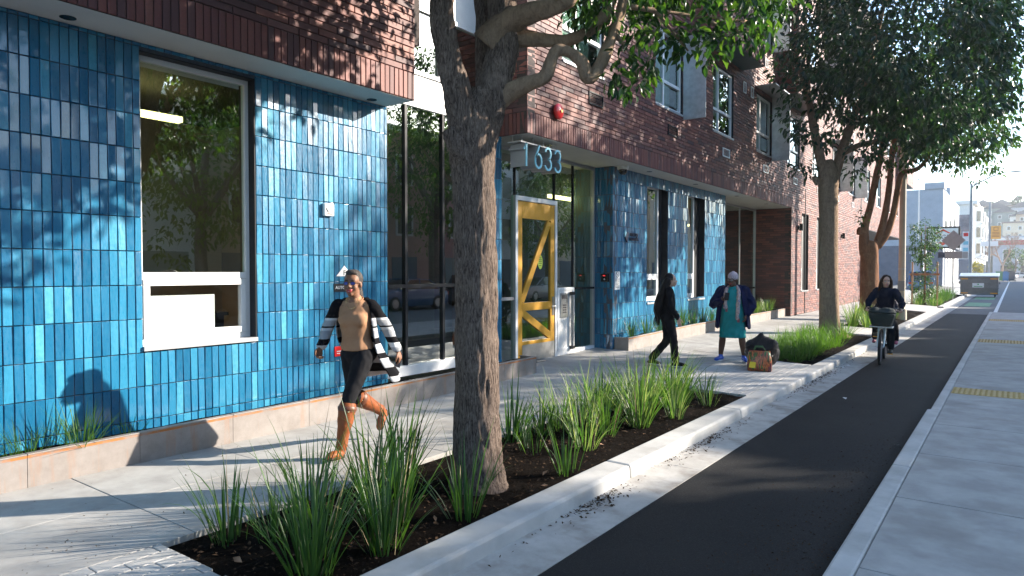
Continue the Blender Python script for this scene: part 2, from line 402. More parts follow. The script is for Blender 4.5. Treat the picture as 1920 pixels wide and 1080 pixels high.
# bark chips on the soil and blown leaves in the gutter (uncountable)
def chips(name, n, fx, fy, z, mat, s0, s1, up=.5):
    b = MB()
    for _ in range(n):
        x, y = fx(), fy(); s_ = random.uniform(s0, s1); a = random.uniform(0, 6.28); tl = random.uniform(-up, up)
        d = Vector((math.cos(a), math.sin(a), tl))*s_; e = Vector((-math.sin(a), math.cos(a), random.uniform(-up, up)))*s_*random.uniform(.3, .6)
        c = Vector((x, y, (z(x, y) if callable(z) else z)+abs(tl)*s_))
        b.v += [tuple(c-d), tuple(c+e), tuple(c+d), tuple(c-e*.8+Vector((0, 0, s_*.3)))]; k = len(b.v); b.f.append((k-4, k-3, k-2, k-1)); b.m.append(0)
    return b.build(name, mat, recalc=False)
bz = lambda x, y: gz(x, y)*.8-.02
for (a, c), n in zip(BEDS[:2], (2600, 800)):
    tag(chips('bark_mulch', n, lambda: random.uniform(-4.22, -2.96), lambda: random.uniform(a+.03, c-.03), bz, 'mulch_chip', .006, .022), 'dark bark chips scattered over the nearest planting bed' if a < 5 else 'bark chips on the soil around the second street tree', 'mulch', kind='stuff')
tag(chips('leaf_litter', 900, lambda: -2.655+abs(random.gauss(0, .07)), lambda: random.choice([random.gauss(4.7, .22), random.gauss(7.0, .5), random.gauss(12.3, .8), random.uniform(3, 20)]), -.108, 'mulch_chip', .006, .02), 'brown leaf crumbs gathered in the gutter along the kerb', 'leaf litter', kind='stuff')
tag(chips('fallen_leaves', 60, lambda: random.uniform(-4.15, -3.0), lambda: random.uniform(2.2, 9.2), bz, 'dead_leaf', .02, .05, .35), 'dry brown leaves lying among the plants in the near bed', 'leaf litter', kind='stuff')
tag(chips('road_grit', 1600, lambda: -.9-abs(random.gauss(0, .38)), lambda: 3.2+abs(random.gauss(0, 2.6)), -.119, 'mulch_chip', .004, .012), 'brown crumbs on the asphalt along the island kerb', 'grit', kind='stuff')
tag(chips('pavement_litter', 160, lambda: random.uniform(-4.9, -4.25) if random.random() < .7 else random.uniform(-6.1, -4.3), lambda: random.uniform(1.2, 4), lambda x, y: gz(x, y)+.003, 'mulch_chip', .004, .012), 'soil crumbs on the concrete beside the near bed', 'grit', kind='stuff')
b = MB()
for x, y in ((-2.55, 13.9), (-2.52, 14.2), (-2.5, 17.6), (-2.45, 16.8), (-1.9, 10.5), (-.95, 8.0)):
    a = random.uniform(0, 6); s_ = random.uniform(.02, .06)
    b.quad([(x+s_*math.cos(a+k*1.57), y+s_*math.sin(a+k*1.57), -.105+random.uniform(0, .025)) for k in range(4)])
tag(b.build('paper_scraps', 'litter', recalc=False), 'white paper scraps dropped along the cycle lane', 'litter', kind='stuff')
pm('green_paint', (.12, .26, .13), (.20, .36, .20), 6, .8); pm('white_paint', (.55, .55, .54), (.68, .68, .66), 9, .7)
for k, (y0, y1) in enumerate(((42.5, 47.5), (53, 58), (66, 72))):
    tag(MB().quad([(-2.1, y0, -.124), (-1.0, y0, -.124), (-1.0, y1, -.124), (-2.1, y1, -.124)]).build('lane_marking', 'green_paint'), kind='structure')
tag(MB().quad([(-.72, 35.2, -.124), (-.58, 35.2, -.124), (-.58, 140, -.124), (-.72, 140, -.124)]).build('lane_line', 'white_paint'), kind='structure')
STR(MB().box(-9, 75, -.3, -2.66, 420, .02).build('far_pavement', 'concrete'))
# ================================================================ THE BRICK AND BLUE TILE BUILDING
BL = empty('apartment_building', (-6.5, 12, 0), 'long brick apartment building with glazed blue tile ground floor and yellow entrance door', 'building')
XF, XT, ZS = -6.0, -6.5, 3.80          # brick face, tile face, soffit height
def px_(X):                             # a wall facing the street at x = X
    return lambda u, z, d: (X+d, u, z)
def py_(Y):                             # a wall facing back down the street at y = Y
    return lambda u, z, d: (u, Y-d, z)
def rects(u0, u1, z0, z1, holes):
    us = sorted({u0, u1, *[min(max(h[i], u0), u1) for h in holes for i in (0, 1)]}); zs = sorted({z0, z1, *[min(max(h[i], z0), z1) for h in holes for i in (2, 3)]})
    for a, b in zip(us, us[1:]):
        for c, d in zip(zs, zs[1:]):
            if b-a < 1e-4 or d-c < 1e-4: continue
            m_, n_ = (a+b)/2, (c+d)/2
            if not any(h[0] < m_ < h[1] and h[2] < n_ < h[3] for h in holes): yield a, b, c, d
def backing(name, F, u0, u1, z0, z1, holes, mat, parent, d0=-.2, d1=-.014):
    b = MB()
    for a, c, e, f in rects(u0, u1, z0, z1, holes):
        b.hexa([F(a, e, d0), F(c, e, d0), F(c, e, d1), F(a, e, d1), F(a, f, d0), F(c, f, d0), F(c, f, d1), F(a, f, d1)])
    return b.build(name, mat, parent)
PIECES = {'brick': [], 'soldier_brick': [], 'tile': []}
def lay(kind, F, u0, u1, z0, z1, holes, bl, bh, j, parent, bond=0, top=None):
    """lay courses over a rectangle, trimming each piece where an opening cuts it"""
    z = z0; k = 0
    while z < z1-.015:
        zb = min(z+bh, z1)
        u = u0 - (bond*bl*((k*7) % 3)/3 if bond else 0)
        while u < u1-.01:
            a, b = max(u+j/2, u0), min(u+bl-j/2, u1); segs = [(a, b)]
            for h in holes:
                if h[2] < (z+zb)/2 < h[3]:
                    new = []
                    for (s, e) in segs:
                        if h[1] <= s or h[0] >= e: new.append((s, e)); continue
                        if h[0] > s: new.append((s, h[0]))
                        if h[1] < e: new.append((h[1], e))
                    segs = new
            for s, e in segs:
                if e-s > .012:
                    c = F((s+e)/2, (z+zb)/2, 0); q = proj(c); ar = 0
                    if q and -20 < q[0] < 1940 and -20 < q[1] < 1100:
                        p1, p2 = proj(F(s, z, 0)), proj(F(e, zb, 0)); ar = abs((p1[0]-p2[0])*(p1[1]-p2[1])) if p1 and p2 else 0
                    PIECES[kind].append((ar, F, s, e, z+j/2, zb-j/2, parent))
            u += bl
        z += bh; k += 1
def emit(kind, mat, proud, cham, rest_name, jit):
    L_ = sorted(PIECES[kind], key=lambda q: -q[0]); unit = {}
    def solid(b, F, s, e, z0, z1, d):
        c = min(cham, (e-s)*.3); a_, b_ = random.uniform(-jit, jit), random.uniform(-jit, jit)*1.5; w = [-a_-b_, a_-b_, a_+b_, -a_+b_]
        o = [F(s, z0, -.02), F(e, z0, -.02), F(e, z1, -.02), F(s, z1, -.02), F(s, z0, d-c), F(e, z0, d-c), F(e, z1, d-c), F(s, z1, d-c),
             F(s+c, z0+c, d+w[0]), F(e-c, z0+c, d+w[1]), F(e-c, z1-c, d+w[2]), F(s+c, z1-c, d+w[3])]
        n = len(b.v); b.v += o
        for r in (0, 4):
            for i in range(4): b.f.append((n+r+i, n+r+(i+1) % 4, n+r+4+(i+1) % 4, n+r+4+i)); b.m.append(0)
        b.f.append((n+8, n+9, n+10, n+11)); b.m.append(0)
    for ar, F, s, e, z0, z1, parent in L_[:300]:
        # shared mesh for pieces of the same size on the same kind of wall
        key = (round(e-s, 3), round(z1-z0, 3), F(0, 0, 1)[0] - F(0, 0, 0)[0] > .5, random.randrange(12))
        if key not in unit:
            b = MB(); G = px_(0) if key[2] else py_(0); hw, hh = (e-s)/2, (z1-z0)/2; solid(b, G, -hw, hw, -hh, hh, proud)
            unit[key] = b.mesh(kind, mat)
        o = link(kind, unit[key], parent, F((s+e)/2, (z0+z1)/2, random.uniform(-.0015, .0015)))
    b = MB()
    for ar, F, s, e, z0, z1, parent in L_[300:]: solid(b, F, s, e, z0, z1, proud+random.uniform(-.0015, .0015))
    tag(b.build(rest_name, mat, BL), kind='stuff')

# window openings (y0, y1, z0, z1)
UW = [(9.55, 10.95), (13.15, 14.57), (16.47, 17.97), (19.95, 21.46), (23.3, 24.85), (26.7, 28.2), (30.05, 31.55), (33.4, 34.9), (37.5, 39.0), (41, 42.5), (44.4, 45.9), (47.8, 49.3)]
UH = [(a, c, z, z+1.66) for z in (5.15, 8.35, 11.55) for a, c in UW]
LOW = [(25.2, 26.2, 1.0, 3.72), (27.45, 28.45, 1.0, 3.72), (29.95, 31.2, 1.0, 3.72)]
TOPZ = 14.6; ZC = ZS+.335
LW = (3.06, 4.245, .985, 3.73)          # the big ground-floor window on the left
W1, W2 = (13.83, 14.95, .995, 3.61), (16.14, 17.29, .995, 3.61)
# left block
wl = backing('brick_wall', px_(XF), -3, 6.13, ZS+.002, TOPZ, [], 'mortar', BL)
lay('soldier_brick', px_(XF), -.4, 6.13, ZS+.004, ZC, [], .0745, .331, .010, wl)
lay('brick', px_(XF), -.4, 6.13, ZC, 6.6, [], .372, .0765, .010, wl, 1)
wlr = backing('brick_wall', py_(6.13), -6.014, -6.9, 4.5, TOPZ, [], 'mortar', BL, -.1, 0)
# right block: upper floors, then full height past the recessed shopfront
wr = backing('brick_wall', px_(XF), 8.55, 51.9, ZS+.002, TOPZ, UH, 'mortar', BL)
lay('soldier_brick', px_(XF), 8.55, 23.84, ZS+.004, ZC, [], .0745, .331, .010, wr)
lay('brick', px_(XF), 8.55, 36.6, ZC, 10.6, UH+[(23.84, 60, 0, ZC)], .372, .0765, .010, wr, 1)
lay('brick', px_(XF), 36.6, 51.9, ZS, 10.6, UH, .372, .0765, .010, wr, 1)
wrl = backing('brick_wall', py_(8.55), -7.4, -6.0, ZS+.002, TOPZ, [], 'mortar', BL)
lay('soldier_brick', py_(8.55), -7.4, -6.0, ZS+.004, ZC, [], .0745, .331, .010, wrl)
lay('brick', py_(8.55), -7.4, -6.0, ZC, 7.4, [], .372, .0765, .010, wrl, 1)
wg = backing('brick_wall', px_(XF), 23.85, 36.6, -.1, ZS, LOW, 'mortar', BL)
lay('brick', px_(XF), 23.85, 36.6, .20, ZC, LOW, .372, .0765, .010, wg, 1)
we = backing('brick_wall', py_(23.85), -7.35, -6.0, -.1, ZS, [], 'mortar', BL)
lay('brick', py_(23.85), -7.2, -6.0, .2, ZS, [], .372, .0765, .010, we, 1)
b = MB(); b.box(-6.004, 25.68, .2, -5.984, 25.74, 4.6); b.box(-6.004, 36.5, 0, -5.985, 36.6, 7.0); b.build('control_joint', 'dark_metal', BL)
# blue tile walls
TW, TH = .0735, .3135
tl = backing('tile_wall', px_(XT), -3, 6.13, -.2, ZS, [LW], 'grout', BL)
lay('tile', px_(XT), -.31, 6.13, .0, ZS-.002, [LW], TW, TH, .007, tl)
tm = backing('tile_wall', px_(XT), 8.2, 8.56, -.2, ZS, [], 'grout', BL); lay('tile', px_(XT), 8.2, 8.56, 0, ZS-.002, [], TW, TH, .007, tm)
tr_ = backing('tile_wall', px_(XT), 12.25, 18.88, -.2, ZS, [W1, W2], 'grout', BL)
lay('tile', px_(XT), 12.25, 18.88, .10, ZS-.002, [W1, W2], TW, TH, .007, tr_)
te = backing('tile_wall', py_(12.25), -6.95, -6.5, -.2, ZS, [], 'grout', BL); lay('tile', py_(12.25), -6.93, -6.5, .10, ZS-.002, [], TW, TH, .007, te)
emit('brick', 'brick', .0, .004, 'small_bricks', .0012); emit('soldier_brick', 'brick_soldier', .001, .004, 'small_soldier_bricks', .0012); emit('tile', 'tile', .001, .004, 'small_tiles', .0030)
# soffits, slabs and the hidden shell behind
so1 = MB().box(-6.93, -3, ZS, -6.016, 6.12, ZS+.2).build('soffit', 'soffit', BL)
so2 = MB().box(-7.35, 8.57, ZS-.001, -6.016, 23.83, ZS+.2).build('soffit', 'soffit', BL)
so3 = MB().box(-10, 36.62, ZS-.03, -6.016, 51.9, ZS+.2).build('soffit', 'dark_metal', BL)
for so_, pts in ((so1, ((-6.35, 2.42), (-6.38, 5.77), (-6.36, -.6))), (so2, ((-6.3, 9.6), (-6.25, 13.4), (-6.25, 16.0), (-6.3, 19.2), (-6.3, 22)))):
    for x, y in pts:
        MB().tube([(x, y, ZS-.004), (x, y, ZS+.05)], [.062, .062], 18).build('downlight', 'black', so_)
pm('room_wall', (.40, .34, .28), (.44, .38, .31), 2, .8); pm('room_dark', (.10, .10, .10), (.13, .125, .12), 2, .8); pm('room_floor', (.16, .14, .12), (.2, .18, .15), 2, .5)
pm('room_green', (.16, .22, .16), (.20, .26, .20), 2, .8)
b = MB(); b.box(-13, -3, -.1, -6.75, 36.5, .09); b.build('ground_floor_slab', 'room_floor', BL)
b = MB()
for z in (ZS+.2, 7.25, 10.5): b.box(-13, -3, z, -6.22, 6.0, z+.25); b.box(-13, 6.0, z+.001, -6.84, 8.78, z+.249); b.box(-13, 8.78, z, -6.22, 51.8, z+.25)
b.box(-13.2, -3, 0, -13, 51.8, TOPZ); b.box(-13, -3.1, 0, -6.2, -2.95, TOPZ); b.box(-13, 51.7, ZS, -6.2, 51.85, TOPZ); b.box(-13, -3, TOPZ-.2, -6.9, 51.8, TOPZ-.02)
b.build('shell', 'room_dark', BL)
b = MB(); b.box(-10.5, -2.9, .09, -10.4, 6.2, ZS+.18); b.box(-10.4, 6.16, .09, -6.95, 6.24, ZS+.18); b.build('room_partition', 'room_wall', BL)
b = MB(); b.box(-10.6, 12.3, .09, -10.5, 24, ZS+.18); b.box(-10.5, 12.28, .09, -7.0, 12.36, ZS+.18); b.box(-10.5, 18.9, .09, -8.6, 18.98, ZS+.18); b.build('room_partition', 'room_green', BL)
b = MB(); b.box(-11.5, 6.3, .09, -11.4, 12.3, ZS+.18); b.build('room_partition', 'room_green', BL)
b = MB(); b.box(-10, 36.6, 0, -9.8, 51.9, ZS-.04); b.box(-10, 36.58, 0, -6.2, 36.62, ZS-.04); b.build('garage_wall', 'white_metal', BL)
emis('lamp_warm', (1.0, .70, .30), 3.2)
for (x0, y0, x1, y1, z) in ((-8.72, 3.1, -8.60, 4.58, 3.60), (-9.9, -2.6, -9.8, 1.2, 3.7), (-7.6, -2, -7.5, 1.6, 3.7), (-10.1, -2.5, -9.95, .6, 3.1), (-9.5, 19.5, -9.4, 23.5, 3.3), (-7.48, 11.35, -7.42, 12.2, 3.15)):  # lamps left of the big window are unseen, added to brighten the room
    lm = MB().box(x0, y0, z, x1, y1, z+.07).build('linear_lamp', 'lamp_warm', BL); MB().tube([((x0+x1)/2, (y0+y1)/2, z+.07), ((x0+x1)/2, (y0+y1)/2, ZS+.2)], .006, 6).build('hanger', 'dark_metal', lm)
# furniture seen dimly through the glass
pm('shelf_red', (.16, .05, .03), (.22, .08, .05), 4, .6); pm('desk', (.02, .02, .022), (.03, .03, .03), 4, .5); pm('wood', (.30, .17, .07), (.38, .22, .10), 6, .5)
ds = empty('reception_desk', (-8.2, 3.6, .09), 'dark desk inside the room behind the big left window', 'desk'); MB().box(-8.5, 3.5, .09, -7.9, 4.7, 1.15).build('carcass', 'desk', ds); MB().box(-8.54, 3.46, 1.15, -7.86, 4.74, 1.19).build('desk_top', 'desk', ds)
sh = empty('lobby_shelf', (-9.4, 11.4, .09), 'brown shelf unit standing inside the glazed entrance lobby', 'shelf')
MB().box(-9.6, 10.9, .09, -9.2, 12.15, 2.3).build('carcass', 'shelf_red', sh)
for k in range(5): MB().box(-9.19, 10.95, .3+k*.4, -9.17, 12.1, .62+k*.4).build('shelf_box', 'wood', sh)

def frame_ring(F, u0, u1, z0, z1, w, d0, d1, b=None):
    b = b or MB()
    for a, c, e, f in ((u0, u1, z0, z0+w), (u0, u1, z1-w, z1), (u0, u0+w, z0+w, z1-w), (u1-w, u1, z0+w, z1-w)):
        b.hexa([F(a, e, d0), F(c, e, d0), F(c, e, d1), F(a, e, d1), F(a, f, d0), F(c, f, d0), F(c, f, d1), F(a, f, d1)])
    return b
def pbox(F, a, c, e, f, d0, d1, b=None):
    b = b or MB(); return b.hexa([F(a, e, d0), F(c, e, d0), F(c, e, d1), F(a, e, d1), F(a, f, d0), F(c, f, d0), F(c, f, d1), F(a, f, d1)])
def pane(F, a, c, e, f, d, parent, mat='glass'):
    return MB().quad([F(a, e, d), F(c, e, d), F(c, f, d), F(a, f, d)]).build('pane', mat, parent)
pm('blind', (.40, .44, .43), (.46, .50, .49), 3, .8); pm('blind_pale', (.75, .76, .75), None, rough=.8)
def window(X, o, rec, split=None, mull=None, gap=0, sash=True, mat='glass', blind=0, fw=.055):
    """aluminium window in an opening: fixed light above, opening sash below split"""
    y0, y1, z0, z1 = o; F = px_(X-rec)
    w = frame_ring(F, y0+.004, y1-gap, z0+.012, z1-.004, fw, -.05, .02).build('window', 'white_metal', BL, bevel=.004)
    if split:
        zm = z0+(z1-z0)*split if split < 1 else split
        pbox(F, y0+fw, y1-gap-fw, zm-.032, zm+.032, -.045, .022).build('transom', 'white_metal', w)
        if sash: frame_ring(F, y0+fw+.004, y1-gap-fw-.004, z0+fw+.014, zm-.036, .062, -.03, .030).build('sash', 'white_metal', w, bevel=.004)
        pane(F, y0+fw, y1-gap-fw, zm+.03, z1-fw, -.012, w, mat); pane(F, y0+fw+.06, y1-gap-fw-.06, z0+fw+.07, zm-.09, -.004, w, 'glass_bare' if blind < 0 else mat)
    else: pane(F, y0+fw, y1-gap-fw, z0+fw, z1-fw, -.012, w, mat)
    if mull:
        for mu in mull: pbox(F, mu-.03, mu+.03, z0+fw+.01, z1-fw, -.04, .018).build('mullion', 'white_metal', w)
    pbox(px_(X), y0+.002, y1-.002, z0-.03, z0+.012, -rec-.02, .022).build('sill', 'grey_metal', w)
    if rec > .04:
        b = MB(); pbox(px_(X), y1-.012, y1-.001, z0+.013, z1-.002, -rec-.05, -.002, b); pbox(px_(X), y0+.001, y1-.013, z1-.012, z1-.001, -rec-.05, -.006, b); b.build('reveal', 'dark_metal', w)
    if gap: pbox(F, y1-gap, y1-.012, z0+.012, z1-.012, -.05, .0).build('dark_panel', 'dark_metal', w)
    if blind > 0:
        b = MB(); n = 14
        for i in range(n):
            a = y0+.07+(y1-y0-.14)*i/n; c = y0+.07+(y1-y0-.14)*(i+1)/n
            b.quad([F(a, z0+.05+blind, -.22-.02*(i % 2)), F(c, z0+.05+blind, -.22-.02*((i+1) % 2)), F(c, z1-.05, -.22-.02*((i+1) % 2)), F(a, z1-.05, -.22-.02*(i % 2))])
        b.build('blind', 'blind', w, recalc=False)
    return w
w0 = window(XT, LW, .13, split=1.655, blind=-1)
MB().box(-6.665, 3.13, 1.02, -6.66, 3.86, 1.46).build('blind', 'blind_pale', w0)
window(XT, W1, .15, split=1.60, gap=.24, mat='glass'); window(XT, W2, .15, split=1.60, gap=.40, mat='glass')
for q in LOW: window(XF, q, .12, split=1.75, gap=.45)
for k, (a, c, z0, z1) in enumerate(UH):
    if z0 > 11: window(XF, (a, c, z0, z1), .07, sash=False); continue
    window(XF, (a, c, z0, z1), .07, split=z0+.58, mull=[a+.50], sash=False, blind=random.choice((.02, .02, .5)), fw=.06)
# metal sun fins beside and above some of the upper windows
def fin(y, z0, z1, hood=None):
    f_ = MB().box(XF+.001, y, z0, -5.48, y+.03, z1).build('sun_fin', 'galv', BL, bevel=.004)
    if hood: MB().box(XF+.001, hood, z1+.001, -5.47, y+.031, z1+.03).build('sun_hood', 'galv', f_, bevel=.004)
fin(14.58, 5.06, 6.9); fin(21.48, 5.03, 6.95, 19.9); fin(24.87, 8.26, 10.1); fin(31.57, 5.05, 6.95, 30.0); fin(17.99, 11.5, 13.3); fin(34.92, 5.05, 6.95); fin(28.22, 8.3, 10.1, 26.6); fin(21.48, 8.3, 10.1)
# louvred vents
def vent(y0, y1, z0, z1, frame, dark):
    v_ = frame_ring(px_(XF), y0, y1, z0, z1, .022, -.01, .02).build('vent', frame, BL)
    MB().box(XF-.012, y0+.02, z0+.02, XF-.006, y1-.02, z1-.02).build('vent_back', 'black', v_)
    n = max(4, int((z1-z0)/.035)); b = MB()
    for i in range(n):
        z = z0+.026+(z1-z0-.052)*i/n; b.hexa([(XF-.004, y0+.022, z+.012), (XF+.014, y0+.022, z), (XF+.014, y1-.022, z), (XF-.004, y1-.022, z+.012), (XF-.004, y0+.022, z+.016), (XF+.014, y0+.022, z+.004), (XF+.014, y1-.022, z+.004), (XF-.004, y1-.022, z+.016)])
    b.build('louvre', dark, v_)
for k, y in enumerate((10.40, 13.76, 17.16, 20.6, 24.0, 27.4, 30.8, 34.2)):
    dk = 'dark_metal' if k < 2 else 'white_metal'; vent(y, y+.5, 4.61, 4.83, dk, dk)
    if k: vent(y+.1, y+.36, 7.7, 7.95, 'white_metal', 'white_metal')
for y in (18.75, 19.4): vent(y, y+.22, 6.55, 6.85, 'white_metal', 'white_metal')
# projecting brick bays
def bay(y0, y1, z0, z1, xo=-5.42):
    bw = MB().box(XF+.002, y0+.014, z0+.02, xo-.014, y1-.014, z1).build('bay', 'mortar', BL)
    keep = PIECES['brick'], PIECES['soldier_brick']; b = MB(); PIECES['brick'] = []; PIECES['soldier_brick'] = []
    H = [(y0+.9, y0+2.3, z0+1.2, z0+2.85)]
    lay('soldier_brick', px_(xo), y0, y1, z0, z0+.33, [], .0745, .33, .01, bw); lay('brick', px_(xo), y0, y1, z0+.33, z1, H, .372, .0765, .01, bw, 1)
    lay('brick', py_(y0), XF, xo, z0, z1, [], .372, .0765, .01, bw, 1)
    for kind, mt in (('brick', 'brick'), ('soldier_brick', 'brick_soldier')):
        b = MB()
        for ar, F, s, e, za, zb, p_ in PIECES[kind]: pbox(F, s, e, za, zb, -.02, .001, b)
        tag(b.build('bay_bricks', mt, bw), kind='stuff')
    PIECES['brick'], PIECES['soldier_brick'] = keep
    MB().box(XF, y0+.02, z0-.012, xo-.02, y1-.02, z0+.019).build('bay_soffit', 'tile_dark', bw)
    F = px_(xo); frame_ring(F, *H[0], .06, -.012, .01).build('bay_window', 'white_metal', bw); MB().quad([F(H[0][0], H[0][2], -.008), F(H[0][1], H[0][2], -.008), F(H[0][1], H[0][3], -.008), F(H[0][0], H[0][3], -.008)]).build('pane', 'glass', bw)
pm('tile_dark', (.012, .05, .06), (.02, .07, .08), 5, .4)
bay(15.3, 18.72, 7.13, 13.8); bay(22.2, 25.63, 7.16, 13.8); bay(48.6, 51.95, 7.1, 13.8)

# glazed slot between the two blocks: spandrels above, curtain wall below
XC = -6.75; F = px_(XC)
cw = pbox(F, 6.30, 8.62, .26, .40, -.06, .06).build('curtain_wall', 'white_metal', BL, bevel=.004)
for y in (6.33, 6.70, 7.46, 8.22): pbox(F, y-.022, y+.022, .4, 3.97, -.05, .022).build('mullion', 'dark_metal', cw)
for z in (1.49,): pbox(F, 6.33, 8.2, z-.025, z+.025, -.05, .026).build('transom', 'dark_metal', cw)
for a, c in ((6.352, 6.678), (6.722, 7.438), (7.482, 8.198)):
    pane(F, a, c, .4, 1.465, -.01, cw); pane(F, a, c, 1.515, 3.97, -.01, cw)
for (z0, z1) in ((3.98, 4.42), (5.40, 6.05), (6.07, 7.3)):
    pbox(F, 6.12, 8.56, z0, z1, -.05, .01).build('spandrel_panel', 'white_metal', cw, bevel=.006)
frame_ring(F, 6.14, 8.54, 4.43, 5.39, .06, -.05, .03).build('upper_window_frame', 'white_metal', cw, bevel=.004)
pbox(F, 7.36, 7.42, 4.49, 5.33, -.05, .028).build('mullion', 'white_metal', cw)
pane(F, 6.2, 7.36, 4.49, 5.33, -.01, cw); pane(F, 7.42, 8.48, 4.49, 5.33, -.01, cw)
pbox(F, 6.12, 8.56, 7.32, TOPZ, -.1, -.01).build('spandrel_panel', 'white_metal', cw)
# entrance glazing and yellow door
XE = -6.93; F = px_(XE); ZF = .10
eg = frame_ring(F, 8.58, 12.235, ZF, 3.79, .05, -.05, .03).build('entrance_glazing', 'grey_metal', BL)
for y, mt in ((9.50, 'grey_metal'), (10.755, 'grey_metal')): pbox(F, y-.035, y+.035, ZF, 2.98, -.05, .045).build('door_jamb', 'white_metal', eg, bevel=.004)
pbox(F, 9.47, 10.79, 2.92, 3.0, -.05, .046).build('door_head', 'white_metal', eg, bevel=.004)
for y in (9.5, 10.75, 11.42): pbox(F, y-.012, y+.012, 3.0 if y < 11 else 1.4, 3.74, -.04, .012).build('mullion', 'dark_metal', eg)
pane(F, 8.63, 9.46, 1.25, 3.74, -.01, eg, 'glass_clear'); pane(F, 8.63, 9.46, ZF+.05, 1.2, -.01, eg, 'glass_clear'); pane(F, 9.46, 10.75, 3.0, 3.74, -.01, eg, 'glass_clear')
pane(F, 10.79, 11.41, 1.4, 3.74, -.01, eg, 'glass_clear'); pane(F, 11.43, 12.185, ZF+.05, 3.74, -.01, eg, 'glass_clear')
pbox(F, 8.63, 9.46, 1.2, 1.25, -.03, .02).build('transom', 'grey_metal', eg); pbox(F, 11.43, 12.185, 1.34, 1.38, .0, .05).build('push_rail', 'black', eg)
pbox(F, 10.79, 12.2, ZF, ZF+.09, -.04, .04).build('base_rail', 'white_metal', eg)
# yellow door with Z bracing
D0, D1, DZ0, DZ1 = 9.545, 10.715, ZF+.01, 2.91
dr = MB()
for q in ((D0, D0+.135, DZ0, DZ1), (D1-.135, D1, DZ0, DZ1), (D0+.135, D1-.135, DZ1-.29, DZ1), (D0+.135, D1-.135, 1.00, 1.14), (D0+.135, D1-.135, .40, .46)): pbox(F, *q, -.02, .03, dr)
door = dr.build('door', 'door_yellow', BL, bevel=.004)
def brace(a, b, w):
    a = Vector((XE+.008, *a)); b = Vector((XE+.008, *b)); d = (b-a).normalized(); n = Vector((1, 0, 0)).cross(d)*w/2
    ex = Vector((.02, 0, 0)); return MB().hexa([a-n-ex, b-n-ex, b+n-ex, a+n-ex, a-n+ex, b-n+ex, b+n+ex, a+n+ex]).build('brace', 'door_yellow', door, bevel=.003)
brace((D0+.13, 1.16), (D1-.16, 2.60), .13); brace((D0+.13, .98), (D1-.12, .50), .13)
pane(F, D0+.13, D1-.13, 1.14, DZ1-.29, .0, door, 'glass_clear'); pane(F, D0+.13, D1-.13, .46, 1.0, .0, door, 'glass_clear')
pbox(F, D0+.135, D1-.004, DZ0, .40, .0, .034).build('kick_plate', 'steel_satin', door)
b = MB(); b.box(XE+.03, D1-.085, .88, XE+.042, D1-.03, 1.22); b.tube([(XE+.03, D1-.055, 1.05), (XE+.085, D1-.055, 1.05), (XE+.088, D1-.18, 1.05)], .011, 8); b.build('handle', 'steel_satin', door)
pm('sticker', (.45, .62, .06), None, rough=.5)
b = MB(); n = 20; b.quad([(XE+.004, 10.28+.075*math.cos(6.283*i/n), 1.86+.13*math.sin(6.283*i/n)) for i in range(n)]); b.build('sticker', 'sticker', door)
b = MB()
for k, w in enumerate((.03, .045, .05, .05, .04)): b.box(XE+.0045, 10.28-w, 1.93-k*.035, XE+.006, 10.28+w, 1.942-k*.035)
b.build('sticker_print', 'ink', door)
# white intercom panel beside the door
ip = pbox(F, 10.80, 11.40, ZF+.09, 1.385, -.03, .035).build('intercom_panel', 'white_plastic', BL, bevel=.006)
frame_ring(F, 10.80, 11.40, ZF+.09, 1.385, .05, .035, .05).build('panel_frame', 'white_metal', ip, bevel=.003)
pbox(F, 10.90, 11.17, .82, 1.28, .035, .055).build('keypad_plate', 'steel_satin', ip, bevel=.004)
b = MB()
for i in range(3):
    for j in range(4): b.box(XE+.055, 10.97+i*.045, .90+j*.045, XE+.06, 11.0+i*.045, .93+j*.045)
b.box(XE+.055, 10.95, 1.17, XE+.06, 11.12, 1.24); b.build('keypad', 'ink', ip)
MB().tube([(XE+.09, 11.26, .26), (XE+.09, 11.26, 1.25)], .028, 12).build('pull_bar', 'steel_satin', ip)
b = MB(); b.box(XE+.05, 11.22, 1.24, XE+.12, 11.31, 1.30); b.box(XE+.05, 11.22, .2, XE+.12, 11.31, .26); b.build('bar_bracket', 'black', ip)
# recessed shopfront glass at the end of the tile front
XG = -7.18; F = px_(XG)
sg = frame_ring(F, 18.9, 23.82, .3, 3.79, .05, -.04, .03).build('shopfront', 'grey_metal', BL)
for y in (20.6, 22.2): pbox(F, y-.012, y+.012, .35, 3.74, -.04, .01).build('mullion', 'grey_metal', sg)
for a, c in ((18.95, 20.59), (20.61, 22.19), (22.21, 23.77)): pane(F, a, c, .35, 3.74, -.01, sg, 'glass_clear')
pbox(F, 22.2, 23.77, 1.1, 1.16, 0, .03).build('push_rail', 'black', sg)
MB().box(-7.36, 18.86, ZF, -6.52, 18.9, ZS).build('pier_return', 'grout', BL)
